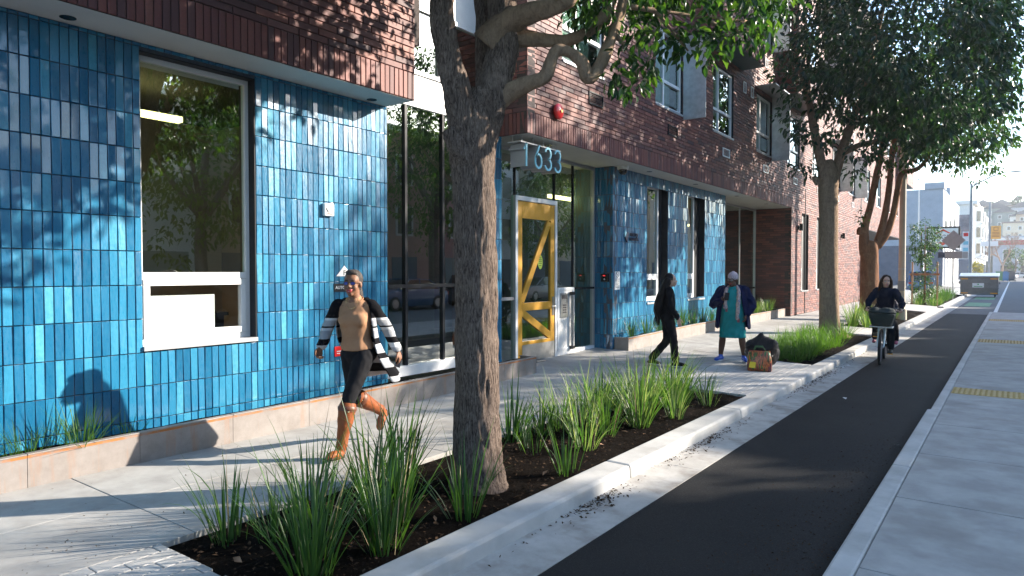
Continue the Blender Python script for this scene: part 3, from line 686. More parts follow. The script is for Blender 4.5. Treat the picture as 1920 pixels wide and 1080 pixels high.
# ================================================================ SIGNS AND FITTINGS ON THE BUILDING
def text_mesh(body, size, mat, name, ext=.002, align='CENTER', spacing=1.0):
    cu = bpy.data.curves.new('txt', 'FONT'); cu.body = body; cu.size = size; cu.extrude = ext; cu.align_x = align; cu.align_y = 'CENTER'; cu.space_character = spacing; cu.resolution_u = 3
    o = bpy.data.objects.new('txt', cu); COL.objects.link(o); dg = bpy.context.evaluated_depsgraph_get()
    me = bpy.data.meshes.new_from_object(o.evaluated_get(dg)); bpy.data.objects.remove(o); me.name = name
    me.materials.clear(); me.materials.append(MAT[mat]); return me
FACE_X = Matrix(((0, 0, 1), (1, 0, 0), (0, 1, 0))).to_4x4()      # text in x,y -> wall facing +x, reading along +y
FACE_Y = Matrix(((1, 0, 0), (0, 0, -1), (0, 1, 0))).to_4x4()     # wall facing -y, reading along +x
def text(body, size, mat, name, loc, parent, M=FACE_X, ext=.002, **k):
    me = text_mesh(body, size, mat, name, ext, **k); me.transform(Matrix.Translation(loc) @ M); return link(name, me, parent)
def arc(cx, cy, rx, ry, a0, a1, n=14): return [(cx+rx*math.cos(R(a0+(a1-a0)*i/n)), cy+ry*math.sin(R(a0+(a1-a0)*i/n))) for i in range(n+1)]
DIG = {'1': [[(.035, .25), (.10, .355), (.10, 0)]],
       '6': [[(.145, .36), (.075, .24), (.035, .15)] + arc(.115, .115, .088, .108, 160, 520, 26)],
       '3': [arc(.105, .265, .08, .088, 165, -90, 18) + arc(.105, .093, .09, .086, 90, -165, 20)]}
def ribbon(pl, w):
    L_, Rr = [], []
    for i, p in enumerate(pl):
        a = Vector(pl[max(i-1, 0)]); c = Vector(pl[min(i+1, len(pl)-1)]); d = (c-a)
        if d.length < 1e-6: d = Vector((1, 0))
        d.normalize(); n = Vector((-d.y, d.x)); p = Vector(p); L_.append(p+n*w/2); Rr.append(p-n*w/2)
    return L_, Rr
pm('sign_grey', (.36, .37, .38), (.42, .43, .44), 3, .45); pm('sign_face', (.26, .62, .74), None, rough=.35)
sg_ = empty('house_number_sign', (-6.2, 9.05, 3.3), 'pale blue 1633 numerals hung under the entrance soffit', 'sign')
for k, ch in enumerate('1633'):
    y0 = 8.55+k*.285-(.03 if k == 0 else 0); z0 = 3.315
    for pl in DIG[ch]:
        bf, bs = MB(), MB()
        for b_, w, xa, xb in ((bf, .034, -6.075, -6.06), (bs, .030, -6.36, -6.0755)):
            L_, Rr = ribbon(pl, w)
            rings = [[(xa, y0+l.x, z0+l.y), (xb, y0+l.x, z0+l.y), (xb, y0+r.x, z0+r.y), (xa, y0+r.x, z0+r.y)] for l, r in zip(L_, Rr)]
            b_.loft(rings)
        f_ = bf.build('numeral', 'sign_face', sg_); bs.build('numeral_return', 'sign_grey', f_)
b = MB(); b.box(-6.36, 8.52, 3.675, -6.10, 9.66, 3.695)
for y in (8.6, 8.9, 9.2, 9.55):
    for x in (-6.32, -6.14): b.tube([(x, y, 3.69), (x, y, ZS)], .006, 6)
b.build('hanging_rail', 'sign_grey', sg_)
# red alarm bell
al = empty('alarm_bell', (XF, 9.35, 4.26), 'round red fire alarm bell on the brick above the entrance', 'alarm bell')
b = MB(); b.tube([(XF, 9.35, 4.265), (XF+.03, 9.35, 4.265)], .07, 20); b.build('back_box', 'red_paint', al, smooth=40)
b = MB(); prof = [(.03, .118), (.045, .128), (.065, .126), (.085, .105), (.10, .07), (.106, .03), (.107, .004)]; b.tube([(XF+d, 9.35, 4.265) for d, r in prof], [r for d, r in prof], 28); b.build('gong', 'red_paint', al, smooth=50)
pm('brass', (.55, .42, .15), None, rough=.35, metal=.8); MB().tube([(XF+.106, 9.35, 4.265), (XF+.122, 9.35, 4.265)], .024, 14).build('bolt', 'brass', al)
# dome camera under the soffit
dc = empty('security_camera', (-6.32, 12.33, ZS), 'white dome security camera under the soffit by the tile pier', 'camera')
b = MB(); b.tube([(-6.34, 12.36, ZS), (-6.34, 12.36, ZS-.055), (-6.34, 12.36, ZS-.075)], [.115, .115, .10], 24); b.build('housing', 'white_plastic', dc, smooth=40)
b = MB(); b.ell((-6.34, 12.36, ZS-.08), (.088, .088, .10), 20, 10); b.build('dome', 'black', dc, smooth=True); MAT['black'].node_tree.nodes['Principled BSDF'].inputs['Roughness'].default_value = .25
# strobe box on the lit tiles
sb = empty('alarm_strobe', (XT, 5.18, 2.4), 'small white alarm strobe box on the sunlit blue tiles', 'alarm')
MB().box(XT, 5.105, 2.34, XT+.05, 5.245, 2.49).build('box', 'white_plastic', sb, bevel=.012)
MB().tube([(XT+.05, 5.175, 2.425), (XT+.062, 5.175, 2.425)], .04, 16).build('lens', 'grey_metal', sb)
MB().box(XT+.05, 5.14, 2.36, XT+.054, 5.21, 2.372).build('print', 'red_paint', sb)
# triangular placard, sprinkler plate, red plate
tg = empty('triangle_placard', (XT, 5.43, 1.62), 'white triangular placard lettered F on the tiles behind the walking woman', 'sign')
b = MB(); b.prism([(5.302, 1.637), (5.545, 1.637), (5.423, 1.765)], lambda u, v: (XT+.002, u, v), lambda u, v: (XT+.008, u, v)); b.build('plate', 'paper', tg)
text('F', .085, 'ink', 'lettering', (XT+.010, 5.423, 1.675), tg)
asn = empty('sprinkler_plate', (XT, 5.38, 1.5), 'dark plate reading AUTO SPKR on the tiles behind the walking woman', 'sign')
MB().box(XT+.001, 5.27, 1.45, XT+.007, 5.60, 1.55).build('plate', 'dark_metal', asn); text('AUTO. SPKR.', .052, 'paper', 'lettering', (XT+.009, 5.435, 1.50), asn)
rp = empty('hydrant_plate', (XT, 5.36, .76), 'red plate low on the blue tiles behind the walking woman', 'sign')
MB().box(XT+.001, 5.27, .68, XT+.008, 5.42, .80).build('plate', 'red_paint', rp)
b = MB()
for z in (.71, .735): b.box(XT+.008, 5.30, z, XT+.0095, 5.39, z+.010)
b.build('lettering', 'paper', rp)
# card reader and notice on the tile pier
cr = empty('card_reader', (-6.66, 12.25, 1.56), 'black card reader with red display on the tile pier beside the entrance', 'card reader')
MB().box(-6.74, 12.195, 1.48, -6.58, 12.249, 1.645).build('case', 'black', cr, bevel=.008)
emis('led_red', (.8, .03, .03), .35); MB().box(-6.69, 12.190, 1.595, -6.64, 12.1945, 1.615).build('display', 'led_red', cr); text('+', .08, 'paper', 'symbol', (-6.66, 12.193, 1.53), cr, FACE_Y)
no = empty('notice', (XT, 12.44, 1.5), 'white no smoking notice on the blue tile pier', 'notice')
MB().box(XT+.002, 12.33, 1.32, XT+.006, 12.545, 1.69).build('sheet', 'paper', no)
b = MB(); n = 24; pts = [(12.437+.055*math.cos(6.283*i/n), 1.625+.055*math.sin(6.283*i/n)) for i in range(n+1)]
L_, Rr = ribbon(pts, .012); b.loft([[(XT+.0062, l.x, l.y), (XT+.007, l.x, l.y), (XT+.007, r.x, r.y), (XT+.0062, r.x, r.y)] for l, r in zip(L_, Rr)])
b.bar((XT+.0066, 12.40, 1.66), (XT+.0066, 12.475, 1.59), .012, .001, (1, 0, 0))
for k in range(7): b.box(XT+.0062, 12.355, 1.53-k*.028, XT+.007, 12.52-(.03 if k % 3 == 1 else 0), 1.54-k*.028)
b.build('print', 'ink', no)
# heart logo and lettering on the pier
pm('logo_blue', (.30, .58, .66), None, rough=.4); pm('logo_dark', (.012, .022, .06), None, rough=.4)
lg = empty('wall_sign', (XT, 12.98, 2.42), 'dark raised heart logo and lettering on the blue tile pier', 'sign')
def plate(pts, x0, x1, mat, name): MB().prism(pts, lambda u, v: (x0, u, v), lambda u, v: (x1, u, v)).build(name, mat, lg)
hx, hz = 12.80, 2.42
plate([(hx-.085, hz+.055), (hx-.045, hz+.125), (hx+.0, hz+.07), (hx-.055, hz-.02)], XT+.004, XT+.03, 'logo_blue', 'logo')
plate([(hx-.05, hz-.03), (hx+.03, hz+.085), (hx+.095, hz+.085), (hx+.10, hz+.03), (hx+.02, hz-.125)], XT+.004, XT+.032, 'logo_dark', 'logo')
text('mercy', .145, 'logo_dark', 'lettering', (XT+.016, 13.165, 2.475), lg, ext=.010); text('HOUSING', .092, 'logo_dark', 'lettering', (XT+.016, 13.165, 2.365), lg, ext=.010)
for k, y in enumerate((24.75, 32.0)):
    w_ = empty('wall_lamp', (XF, y, 3.2), ('small black wall lamp on the lit brick nearer the tile front', 'small black wall lamp farther along the lit brick wall')[k], 'wall lamp', 'black wall lamps on the brick')
    MB().box(XF, y-.05, 3.12, XF+.03, y+.05, 3.26).build('bracket', 'black', w_); MB().tube([(XF+.09, y, 3.08), (XF+.09, y, 3.32)], .055, 12).build('shade', 'black', w_); MB().box(XF+.02, y-.012, 3.19, XF+.06, y+.012, 3.21).build('arm', 'black', w_)
ub = empty('utility_box', (-6.9, 23.8, .4), 'grey utility box at the foot of the brick return wall', 'utility box')
MB().box(-6.86, 23.72, .42, -6.66, 23.84, .72).build('case', 'grey_metal', ub, bevel=.01); MB().box(-6.84, 23.708, .45, -6.68, 23.7195, .69).build('cover', 'sign_grey', ub)
# ---------------------------------------------------------------- steel planters along the wall
def planter(ya, yb, top, seams, label, xf=-6.17, xb=-6.484, endn=True):
    P_ = empty('steel_planter', (-6.3, ya, 0), label, 'planter', 'weathered steel planters along the building')
    ys = [ya]+[s for s in seams if ya < s < yb]+[yb]
    for a, c in zip(ys, ys[1:]):
        g0, g1 = gz(xf, a)-.03, gz(xf, c)-.03; t0, t1 = top(a), top(c)
        def seg(x0, x1, zl0, zl1, zh0, zh1): return MB().hexa([(x0, a+.002, zl0), (x1, a+.002, zl0), (x1, c-.002, zl1), (x0, c-.002, zl1), (x0, a+.002, zh0), (x1, a+.002, zh0), (x1, c-.002, zh1), (x0, c-.002, zh1)])
        pn = seg(xf-.012, xf, g0, g1, t0-.034, t1-.034).build('steel_panel', 'steel_plate', P_)
        seg(xf-.06, xf+.006, t0-.012, t1-.012, t0, t1).build('lip', 'steel_plate', pn, bevel=.004)
        seg(xf-.012, xf+.001, t0-.033, t1-.033, t0-.0125, t1-.0125).build('rust_band', 'rust', pn)
    for y in ((ya, yb) if endn else (yb,)):
        s_ = 1 if y == ya else -1; t0 = top(y)
        MB().box(xb, y+.003*s_, gz(xf, y)-.03, xf-.013, y+.015*s_, t0-.013).build('end_panel', 'steel_plate', P_)
        MB().box(xb, y-.004*s_, t0-.012, xf-.062, y+.05*s_, t0-.001).build('lip', 'steel_plate', P_, bevel=.003)
    b = MB(); n = max(2, int((yb-ya)/.25)); nx = 5
    for j in range(n+1):
        for i in range(nx+1):
            y = ya+.02+(yb-ya-.04)*j/n; b.v.append((xb+(xf-.014-xb)*i/nx, y, top(y)-.045+random.uniform(-.012, .012)))
    for j in range(n):
        for i in range(nx): k = j*(nx+1)+i; b.f.append((k, k+1, k+nx+2, k+nx+1)); b.m.append(0)
    b.build('soil', 'soil', P_, smooth=True, recalc=False)
topL = lambda y: float(np.interp(y, [-3, 1.8, 3.6, 5.1, 9.05], [.262, .272, .288, .292, .325]))
planter(-1.6, 9.05, topL, [.1, 1.13, 2.017, 2.867, 3.755, 4.656, 5.55, 6.45, 7.35, 8.2], 'rust edged steel planter along the left tile wall and the curtain wall')
topR = lambda y: float(np.interp(y, [12, 12.5, 15.4, 24.4], [.365, .368, .42, .45]))
planter(12.30, 18.95, topR, [13.5, 14.7, 15.9, 17.1, 18.3], 'steel planter with dark strappy plants below the narrow windows')
planter(19.0, 23.82, topR, [20.2, 21.4, 22.6], 'sunlit steel planter with bright grass by the brick return wall', -6.14, -7.10)
# lit exit sign inside the lobby
emis('exit_green', (.05, 1, .25), 2.0)
ex = empty('exit_sign', (-7.6, 9.15, 2.9), 'green lit exit sign inside the glass left of the yellow door', 'sign')
MB().box(-7.64, 8.98, 2.82, -7.61, 9.36, 3.02).build('case', 'dark_metal', ex); text('EXIT', .15, 'exit_green', 'lettering', (-7.604, 9.17, 2.92), ex)
MB().box(-7.63, 9.15, 3.02, -7.62, 9.17, ZS+.1).build('hanger', 'dark_metal', ex)
# ================================================================ TREES AND PLANTS
def spline(pts, sub=4):
    """Catmull-Rom through (vector, radius) pairs"""
    out = []
    for i in range(len(pts)-1):
        p0 = pts[max(i-1, 0)]; p1 = pts[i]; p2 = pts[i+1]; p3 = pts[min(i+2, len(pts)-1)]
        for k in range(sub):
            t = k/sub; t2, t3 = t*t, t*t*t
            f = lambda a, b, c, d: .5*((2*b)+(c-a)*t+(2*a-5*b+4*c-d)*t2+(3*b-a-3*c+d)*t3)
            out.append((f(p0[0], p1[0], p2[0], p3[0]), max(f(p0[1], p1[1], p2[1], p3[1]), .003)))
    out.append(pts[-1]); return out
def limb(b, pts, n=12, knob=.06, sub=4, seed=0, flute=0):
    rs = random.Random(seed); sp = spline(pts, sub); rings = []; u = None; ph = rs.uniform(0, 6)
    for i, (p, r) in enumerate(sp):
        d = (sp[min(i+1, len(sp)-1)][0]-sp[max(i-1, 0)][0]).normalized()
        if u is None: u = Vector((1, 0, 0)) if abs(d.x) < .8 else Vector((0, 1, 0))
        u = (u-d*u.dot(d)).normalized(); w = d.cross(u); ring = []
        for j in range(n):
            a = 2*math.pi*j/n
            k = 1+knob*(math.sin(3*a+ph+i*1.4/sub)+.6*math.sin(5*a-ph*2+i*2.4/sub)+rs.uniform(-.5, .5)*(1 if sub < 8 else .3))
            if flute and i < sub: k += flute*(1-i/sub)*max(0, math.sin(4*a+ph))
            ring.append(p+u*(r*k*math.cos(a))+w*(r*k*math.sin(a)))
        rings.append(ring)
    b.loft(rings); return sp
def leaf_mesh(name, mat, L=1, w=.42, curl=.25):
    b = MB(); v = [(0, 0, 0), (.32, w/2, .07), (.36, 0, -.01), (.32, -w/2, .07), (.72, w*.36, -.02), (.75, 0, -curl*.35), (.72, -w*.36, -.02), (1, 0, -curl)]
    b.v = v; b.f = [(0, 2, 1), (0, 3, 2), (1, 2, 5, 4), (2, 3, 6, 5), (4, 5, 7), (5, 6, 7)]; b.m = [0]*6
    return b.mesh(name, mat, recalc=False)
class Leaves:
    """leaf sprays gathered as (position, frame, size); the ones that show largest become parts, the rest one crown mesh"""
    def __init__(s): s.L = []
    def spray(s, c, n, rad, size, droop=.5, out=None, rs=random):
        c = Vector(c)
        for _ in range(n):
            d = Vector((rs.gauss(0, 1), rs.gauss(0, 1), rs.gauss(0, .8)))
            d = d.normalized() if d.length > 0 else Vector((0, 0, 1))
            if out is not None: d = (d+Vector(out)*.6).normalized()
            p = c+d*rad*rs.uniform(.25, 1)
            ax = (d*.8+Vector((rs.uniform(-.4, .4), rs.uniform(-.4, .4), -droop+rs.uniform(-.4, .4)))).normalized()
            up = Vector((rs.gauss(0, .45), rs.gauss(0, .45), 1)); sd = up.cross(ax)
            if sd.length < .05: continue
            sd.normalize(); s.L.append((p, ax, sd, size*rs.uniform(.7, 1.25)))
    def finish(s, parent, mat, nparts, minpx, crown_name='crown', w=.44, curl=.25):
        lm = leaf_mesh('leaf', mat, w=w, curl=curl); T = np.array([v.co for v in lm.vertices]); polys = [tuple(p.vertices) for p in lm.polygons]
        sc = []
        for i, (p, ax, sd, z) in enumerate(s.L):
            q = proj(p); sc.append((z*FPX/q[2] if q and -5 < q[0] < 1925 and -5 < q[1] < 1085 else 0, i))
        sc.sort(reverse=True); top = {i for v, i in sc[:nparts] if v >= minpx}
        for i in top:
            p, ax, sd, z = s.L[i]; up = ax.cross(sd); o = link('leaf', lm, parent)
            Mx = Matrix((ax*z, sd*z, up*z)).transposed().to_4x4(); Mx.translation = p; o.matrix_basis = Mx
        rest = [q for i, q in enumerate(s.L) if i not in top]
        V = np.zeros((len(rest), 8, 3))
        for i, (p, ax, sd, z) in enumerate(rest):
            A = np.array([ax, sd, ax.cross(sd)])*z; V[i] = T @ A + np.array(p)
        me = bpy.data.meshes.new(crown_name); f = [tuple(8*i+k for k in q) for i in range(len(rest)) for q in polys]
        me.from_pydata(V.reshape(-1, 3).tolist(), [], f); me.materials.append(MAT[mat]); me.update()
        return tag(link(crown_name, me, parent), kind='stuff')
from mathutils import noise as mnoise
def bark_relief(o, amp, fx=24, fz=3.5, big=.02):
    me = o.data; n = len(me.vertices); co = np.empty(n*3); me.vertices.foreach_get('co', co); no = np.empty(n*3); me.vertices.foreach_get('normal', no); co = co.reshape(-1, 3); no = no.reshape(-1, 3)
    for i in range(n):
        p = Vector(co[i]); q = mnoise.noise(Vector((p.x*fx, p.y*fx, p.z*fz+.6*mnoise.noise(p*5)))); r = mnoise.noise(Vector((p.x*fx*2.3, p.y*fx*2.3, p.z*fz*2))); g = mnoise.noise(p*6)
        co[i] += no[i]*((.5-abs(q)*1.6)*amp+r*amp*.4+g*big)
    me.vertices.foreach_set('co', co.ravel()); me.update()
A = at
# ---- the near street tree: big leaning trunk that forks
T1 = empty('street_tree', A(897, 915, 5.5), 'large gnarled street tree with thick grey trunk standing in the near bed', 'tree', 'street trees along the kerb'); T1.location.z = -.03
b = MB()
limb(b, [(A(899, 945, 5.5), .27), (A(897, 900, 5.5), 0.228), (A(895, 840, 5.5), 0.193), (A(893, 700, 5.5), 0.171), (A(893, 520, 5.5), 0.165), (A(889, 370, 5.5), 0.164), (A(886, 275, 5.5), 0.178), (A(893, 215, 5.5), 0.148), (A(905, 170, 5.5), 0.087)], 80, .010, 20, 3, .12)
limb(b, [(A(876, 290, 5.47), 0.131), (A(866, 215, 5.42), 0.120), (A(849, 140, 5.35), 0.100), (A(834, 70, 5.3), 0.090), (A(829, 0, 5.25), 0.087), (A(838, -90, 5.2), 0.083), (A(820, -200, 5.1), 0.070), (A(760, -330, 5.0), 0.044)], 48, .02, 14, 5)
limb(b, [(A(893, 300, 5.55), 0.122), (A(915, 205, 5.6), 0.135), (A(936, 125, 5.62), 0.126), (A(945, 60, 5.65), 0.131), (A(942, -10, 5.7), 0.117), (A(955, -110, 5.75), 0.096), (A(985, -240, 5.9), 0.061)], 48, .02, 14, 6)
limb(b, [(A(912, 200, 5.75), 0.087), (A(910, 110, 5.85), 0.080), (A(909, 20, 5.9), 0.083), (A(895, -80, 6.0), 0.074), (A(880, -220, 6.2), 0.044)], 40, .02, 14, 7)
limb(b, [(A(874, 300, 5.40), 0.075), (A(858, 272, 5.36), 0.075), (A(847, 254, 5.34), 0.062), (A(840, 243, 5.33), 0.045)], 30, .03, 8, 8)
trunk1 = b.build('trunk', 'bark', T1, smooth=True); bark_relief(trunk1, .017, 30, 4, .012)
b = MB()
limb(b, [(A(915, 85, 5.64), .14), (A(945, 48, 5.58), .115), (A(978, 30, 5.5), .093), (A(1020, 18, 5.4), .075), (A(1062, 4, 5.35), .062), (A(1076, -8, 5.34), .048)], 14, .07, 5, 9)
limb(b, [(A(918, 200, 5.60), .10), (A(952, 174, 5.59), .082), (A(985, 160, 5.55), .062), (A(1022, 143, 5.5), .056), (A(1040, 100, 5.5), .050), (A(1064, 96, 5.52), .05), (A(1090, 118, 5.55), .052), (A(1102, 146, 5.58), .054), (A(1124, 128, 5.62), .05), (A(1146, 70, 5.7), .045), (A(1166, 10, 5.8), .04), (A(1190, -80, 6.0), .033), (A(1240, -160, 6.3), .018)], 14, .08, 5, 10)
limb(b, [(A(932, 92, 5.66), .09), (A(968, 72, 5.65), .072), (A(1010, 74, 5.65), .058), (A(1062, 76, 5.7), .046), (A(1105, 58, 5.75), .044), (A(1138, 24, 5.8), .050), (A(1140, -10, 5.85), .042), (A(1120, -90, 6.0), .03)], 14, .08, 5, 11)
for k, q in enumerate(([(1166, 10, 5.8, .03), (1230, 20, 5.9, .02), (1310, 30, 6.1, .014), (1400, 40, 6.4, .008)], [(1150, 60, 5.7, .022), (1180, 100, 5.75, .014), (1195, 150, 5.8, .008)], [(1230, 20, 5.9, .016), (1270, 70, 6.0, .010), (1290, 95, 6.0, .006)], [(1310, 30, 6.1, .012), (1380, 60, 6.3, .008), (1440, 50, 6.5, .005)])):
    limb(b, [(A(x, y, d), r) for x, y, d, r in q], 7, .05, 3, 20+k)
br_ = b.build('branch', 'bark_smooth', T1, smooth=True); bark_relief(br_, .006, 14, 8, .012)
lv = Leaves(); rs = random.Random(5)
for _ in range(115):      # leafy boughs hanging into view on the right of the fork
    x = rs.uniform(1050, 1490); y = rs.uniform(-60, 30+70*max(0, 1-abs(x-1290)/220)); lv.spray(A(x, y, rs.uniform(5.3, 6.9)), 10, .14, .105, .5, rs=rs)
for x, y, d in ((1160, 150, 5.6), (1185, 165, 5.6), (1215, 140, 5.7), (1150, 130, 5.6), (1170, 110, 5.6), (1290, 95, 5.9), (1240, 100, 5.8), (1350, 95, 6.1), (1410, 80, 6.3), (1300, 75, 6), (1225, 60, 5.8), (1190, 75, 5.7), (1440, 70, 6.4), (1120, 20, 5.6), (1090, 40, 5.7), (1380, 60, 6.1), (1205, 120, 5.7), (1260, 60, 5.9), (1320, 110, 6.0)): lv.spray(A(x, y, d), 15, .14, .11, .6, rs=rs)
def crown_shell(lv, c, r, n, per, rad, size, rs, zmin=None, fill=.5, ok=None):
    c = Vector(c); k = 0
    while k < n:
        d = Vector((rs.gauss(0, 1), rs.gauss(0, 1), rs.gauss(0, 1))).normalized(); t = rs.uniform(fill, 1)**.6
        t *= 1+.13*math.sin(4*d.x+2*d.z+c.y)+.10*math.sin(7*d.y-3*d.z)
        p = c+Vector((d.x*r[0], d.y*r[1], d.z*r[2]))*t
        if zmin is not None and p.z < zmin(p): k += .2; continue
        if ok is not None and not ok(p): k += .2; continue
        k += 1; lv.spray(p, per, rad, size, .45, d, rs)
# the rest of its crown, above the picture
crown_shell(lv, (-3.1, 4.6, 6.4), (3.0, 3.9, 2.3), 1350, 14, .30, .15, rs, ok=lambda p: (lambda q: q is None or q[1] < -12 or q[0] < -30 or (q[0] > 1070 and q[1] < 30))(proj(p-Vector((0, 0, .24)))) and p.x > -5.85, fill=.3)
crown_shell(lv, (-2.9, 6.3, 5.2), (1.25, 1.3, .8), 190, 13, .22, .14, rs, ok=lambda p: (lambda q: q is None or q[1] < -12 or (q[0] > 1070 and q[1] < 30))(proj(p-Vector((0, 0, .2)))), fill=.1)
crown_shell(lv, (-.9, 8.0, 7.3), (1.7, 1.9, 1.4), 230, 13, .28, .15, rs, fill=.1)
lv.finish(T1, 'leaf', 300, 8)
# ---- the second tree: broad dark crown in the middle of the picture
T2 = empty('street_tree', (-3.9, 19.5, 0), 'street tree with broad dark green crown standing behind the two talking women', 'tree', 'street trees along the kerb')
D2 = 17.9
b = MB(); B = lambda x, y, r, d=D2: (A(x, y, d), r)
limb(b, [B(1562, 640, .38), B(1557, 618, .285), B(1555, 590, .245), B(1554, 500, .228), B(1554, 420, .225), B(1552, 345, .245), B(1553, 318, .22), B(1552, 300, .12)], 20, .03, 4, 31, .2)
limb(b, [B(1549, 360, .13), B(1538, 300, .12), B(1525, 235, .10), B(1517, 190, .08), B(1500, 130, .06), B(1480, 60, .04)], 10, .05, 4, 32)
limb(b, [B(1560, 355, .14), B(1572, 305, .13), B(1590, 250, .11), B(1610, 190, .09), B(1635, 100, .07), B(1660, 0, .05)], 10, .05, 4, 33)
limb(b, [B(1585, 285, .08), B(1612, 272, .075), B(1650, 262, .06), B(1685, 240, .05), B(1740, 190, .03)], 9, .05, 4, 34)
limb(b, [B(1518, 200, .05), B(1516, 130, .045), B(1520, 60, .03)], 8, .05, 4, 35)
limb(b, [B(1535, 345, .08), B(1529, 336, .085), B(1526, 330, .05)], 10, .05, 3, 36)
b.build('trunk', 'bark_smooth', T2, smooth=True)
lv = Leaves(); rs = random.Random(9)
c2 = Vector((-2.25, 19.8, 7.9))
crown_shell(lv, c2, (3.0, 3.4, 3.5), 1650, 15, .32, .18, rs, zmin=lambda p: 4.35+.25*math.sin(p.y*3)+.12*abs(p.x-c2.x)**2, fill=.3)
for x, y, d in ((1490, 240, 17.4), (1500, 255, 17.3), (1475, 100, 17.2), (1500, 60, 17.2), (1530, 170, 17.2), (1500, 310, 17.2), (1512, 320, 17.2), (1610, 330, 17.4), (1600, 315, 17.4), (1545, 250, 17), (1560, 160, 17), (1480, 30, 17), (1520, 100, 17), (1575, 220, 16.8), (1600, 280, 17)): lv.spray(A(x, y, d), 34, .34, .145, .5, rs=rs)
lv.finish(T2, 'leaf_dark', 300, 8)
# ---- the third: red-brown trunk splitting into three stems
T3 = empty('street_tree', (-3.75, 25.2, 0), 'street tree with red brown trunk split into three stems behind the cyclist', 'tree', 'street trees along the kerb')
D3 = 22.4
b = MB(); B = lambda x, y, r, d=D3: (A(x, y, d), r)
limb(b, [B(1633, 612, .42), B(1632, 590, .33), B(1631, 545, .285), B(1630, 500, .27), B(1630, 470, .26), B(1632, 452, .2)], 18, .04, 4, 41, .2)
limb(b, [B(1622, 478, .16), B(1620, 450, .16), B(1622, 425, .12), B(1632, 385, .105), B(1643, 330, .10), B(1652, 290, .09), B(1660, 220, .06)], 11, .05, 4, 42)
limb(b, [B(1638, 470, .14), B(1650, 440, .115), B(1661, 395, .10), B(1668, 345, .095), B(1673, 290, .085), B(1690, 200, .06)], 11, .05, 4, 43)
limb(b, [B(1645, 462, .13), B(1662, 440, .11), B(1675, 400, .10), B(1684, 350, .095), B(1692, 325, .085), B(1718, 318, .075), B(1737, 300, .06), B(1750, 275, .05), B(1775, 230, .04)], 11, .05, 4, 44)
limb(b, [B(1612, 440, .10), B(1613, 432, .11), B(1614, 426, .07)], 10, .05, 3, 45)
b.build('trunk', 'bark_red', T3, smooth=True)
lv = Leaves(); rs = random.Random(13)
c3 = Vector((-1.9, 26.6, 7.2))
crown_shell(lv, c3, (2.3, 2.7, 2.3), 620, 14, .32, .17, rs, zmin=lambda p: 4.9+.3*math.sin(p.y*2.1), fill=.3)
for x, y in ((1660, 310), (1680, 300), (1700, 305), (1720, 290), (1645, 300), (1760, 300), (1790, 310), (1810, 300), (1835, 280), (1740, 270), (1850, 250), (1800, 270)): lv.spray(A(x, y, 22), 34, .38, .15, .4, rs=rs)
for x, y in ((1612, 405), (1617, 415), (1620, 398)): lv.spray(A(x, y, 22.2), 12, .16, .13, .2, rs=rs)
lv.finish(T3, 'leaf', 200, 8)
# ---- tree on the boarding island, mostly outside the picture: its boughs reach in at the top right corner
T5 = empty('island_tree', (2.2, 20, 0), 'tree on the boarding island whose leaves reach in at the top right corner', 'tree')
b = MB(); q = Vector((2.2, 20, 0)); limb(b, [(q, .26), (q+Vector((.05, 0, 1.5)), .19), (q+Vector((.2, .1, 3.6)), .16), (q+Vector((.7, 0, 5.5)), .11), (q+Vector((1.2, .2, 7.6)), .05)], 14, .04, 4, 61)
for k in range(6): a = k*1.05; limb(b, [(q+Vector((.25, .08, 3.9)), .09), (q+Vector((.9+1.1*math.cos(a), 1.1*math.sin(a), 5.3)), .06), (q+Vector((1.2+2.0*math.cos(a), 2.1*math.sin(a), 6.6)), .025)], 8, .04, 4, 62+k)
b.build('trunk', 'bark_smooth', T5, smooth=True); lv = Leaves(); rs = random.Random(23)
crown_shell(lv, (3.5, 20.2, 7.7), (2.7, 3.2, 2.9), 760, 14, .30, .17, rs, fill=.25)
lv.finish(T5, 'leaf', 100, 8)
# ---- staked young tree
T4 = empty('young_tree', (-3.6, 39.6, 0), 'slim young tree tied between two timber stakes past the cyclist', 'tree')
b = MB(); P4 = Vector((-3.6, 39.6, 0)); limb(b, [(P4, .05), (P4+Vector((.02, 0, 1.2)), .042), (P4+Vector((0, .02, 2.6)), .03), (P4+Vector((0, 0, 4.0)), .012)], 8, .05, 4, 51); b.build('trunk', 'bark_red', T4, smooth=True)
lv = Leaves(); rs = random.Random(17)
crown_shell(lv, P4+Vector((0, 0, 3.0)), (.75, .75, 1.25), 130, 13, .17, .12, rs, fill=.2)
crown_shell(lv, P4+Vector((0, 0, .9)), (.6, .6, .75), 70, 12, .16, .11, rs, fill=.2)
lv.finish(T4, 'leaf', 60, 3)
st = empty('tree_stakes', (-3.6, 39.6, 0), 'two timber stakes with a crossbar holding the young tree', 'tree stake')
pm('stake', (.38, .20, .09), (.48, .27, .13), 6, .7)
for x in (-4.12, -3.05): MB().box(x-.035, 39.45, -.1, x+.035, 39.52, 2.15).build('post', 'stake', st)
MB().box(-4.25, 39.41, 1.48, -2.95, 39.45, 1.58).build('crossbar', 'rust', st)

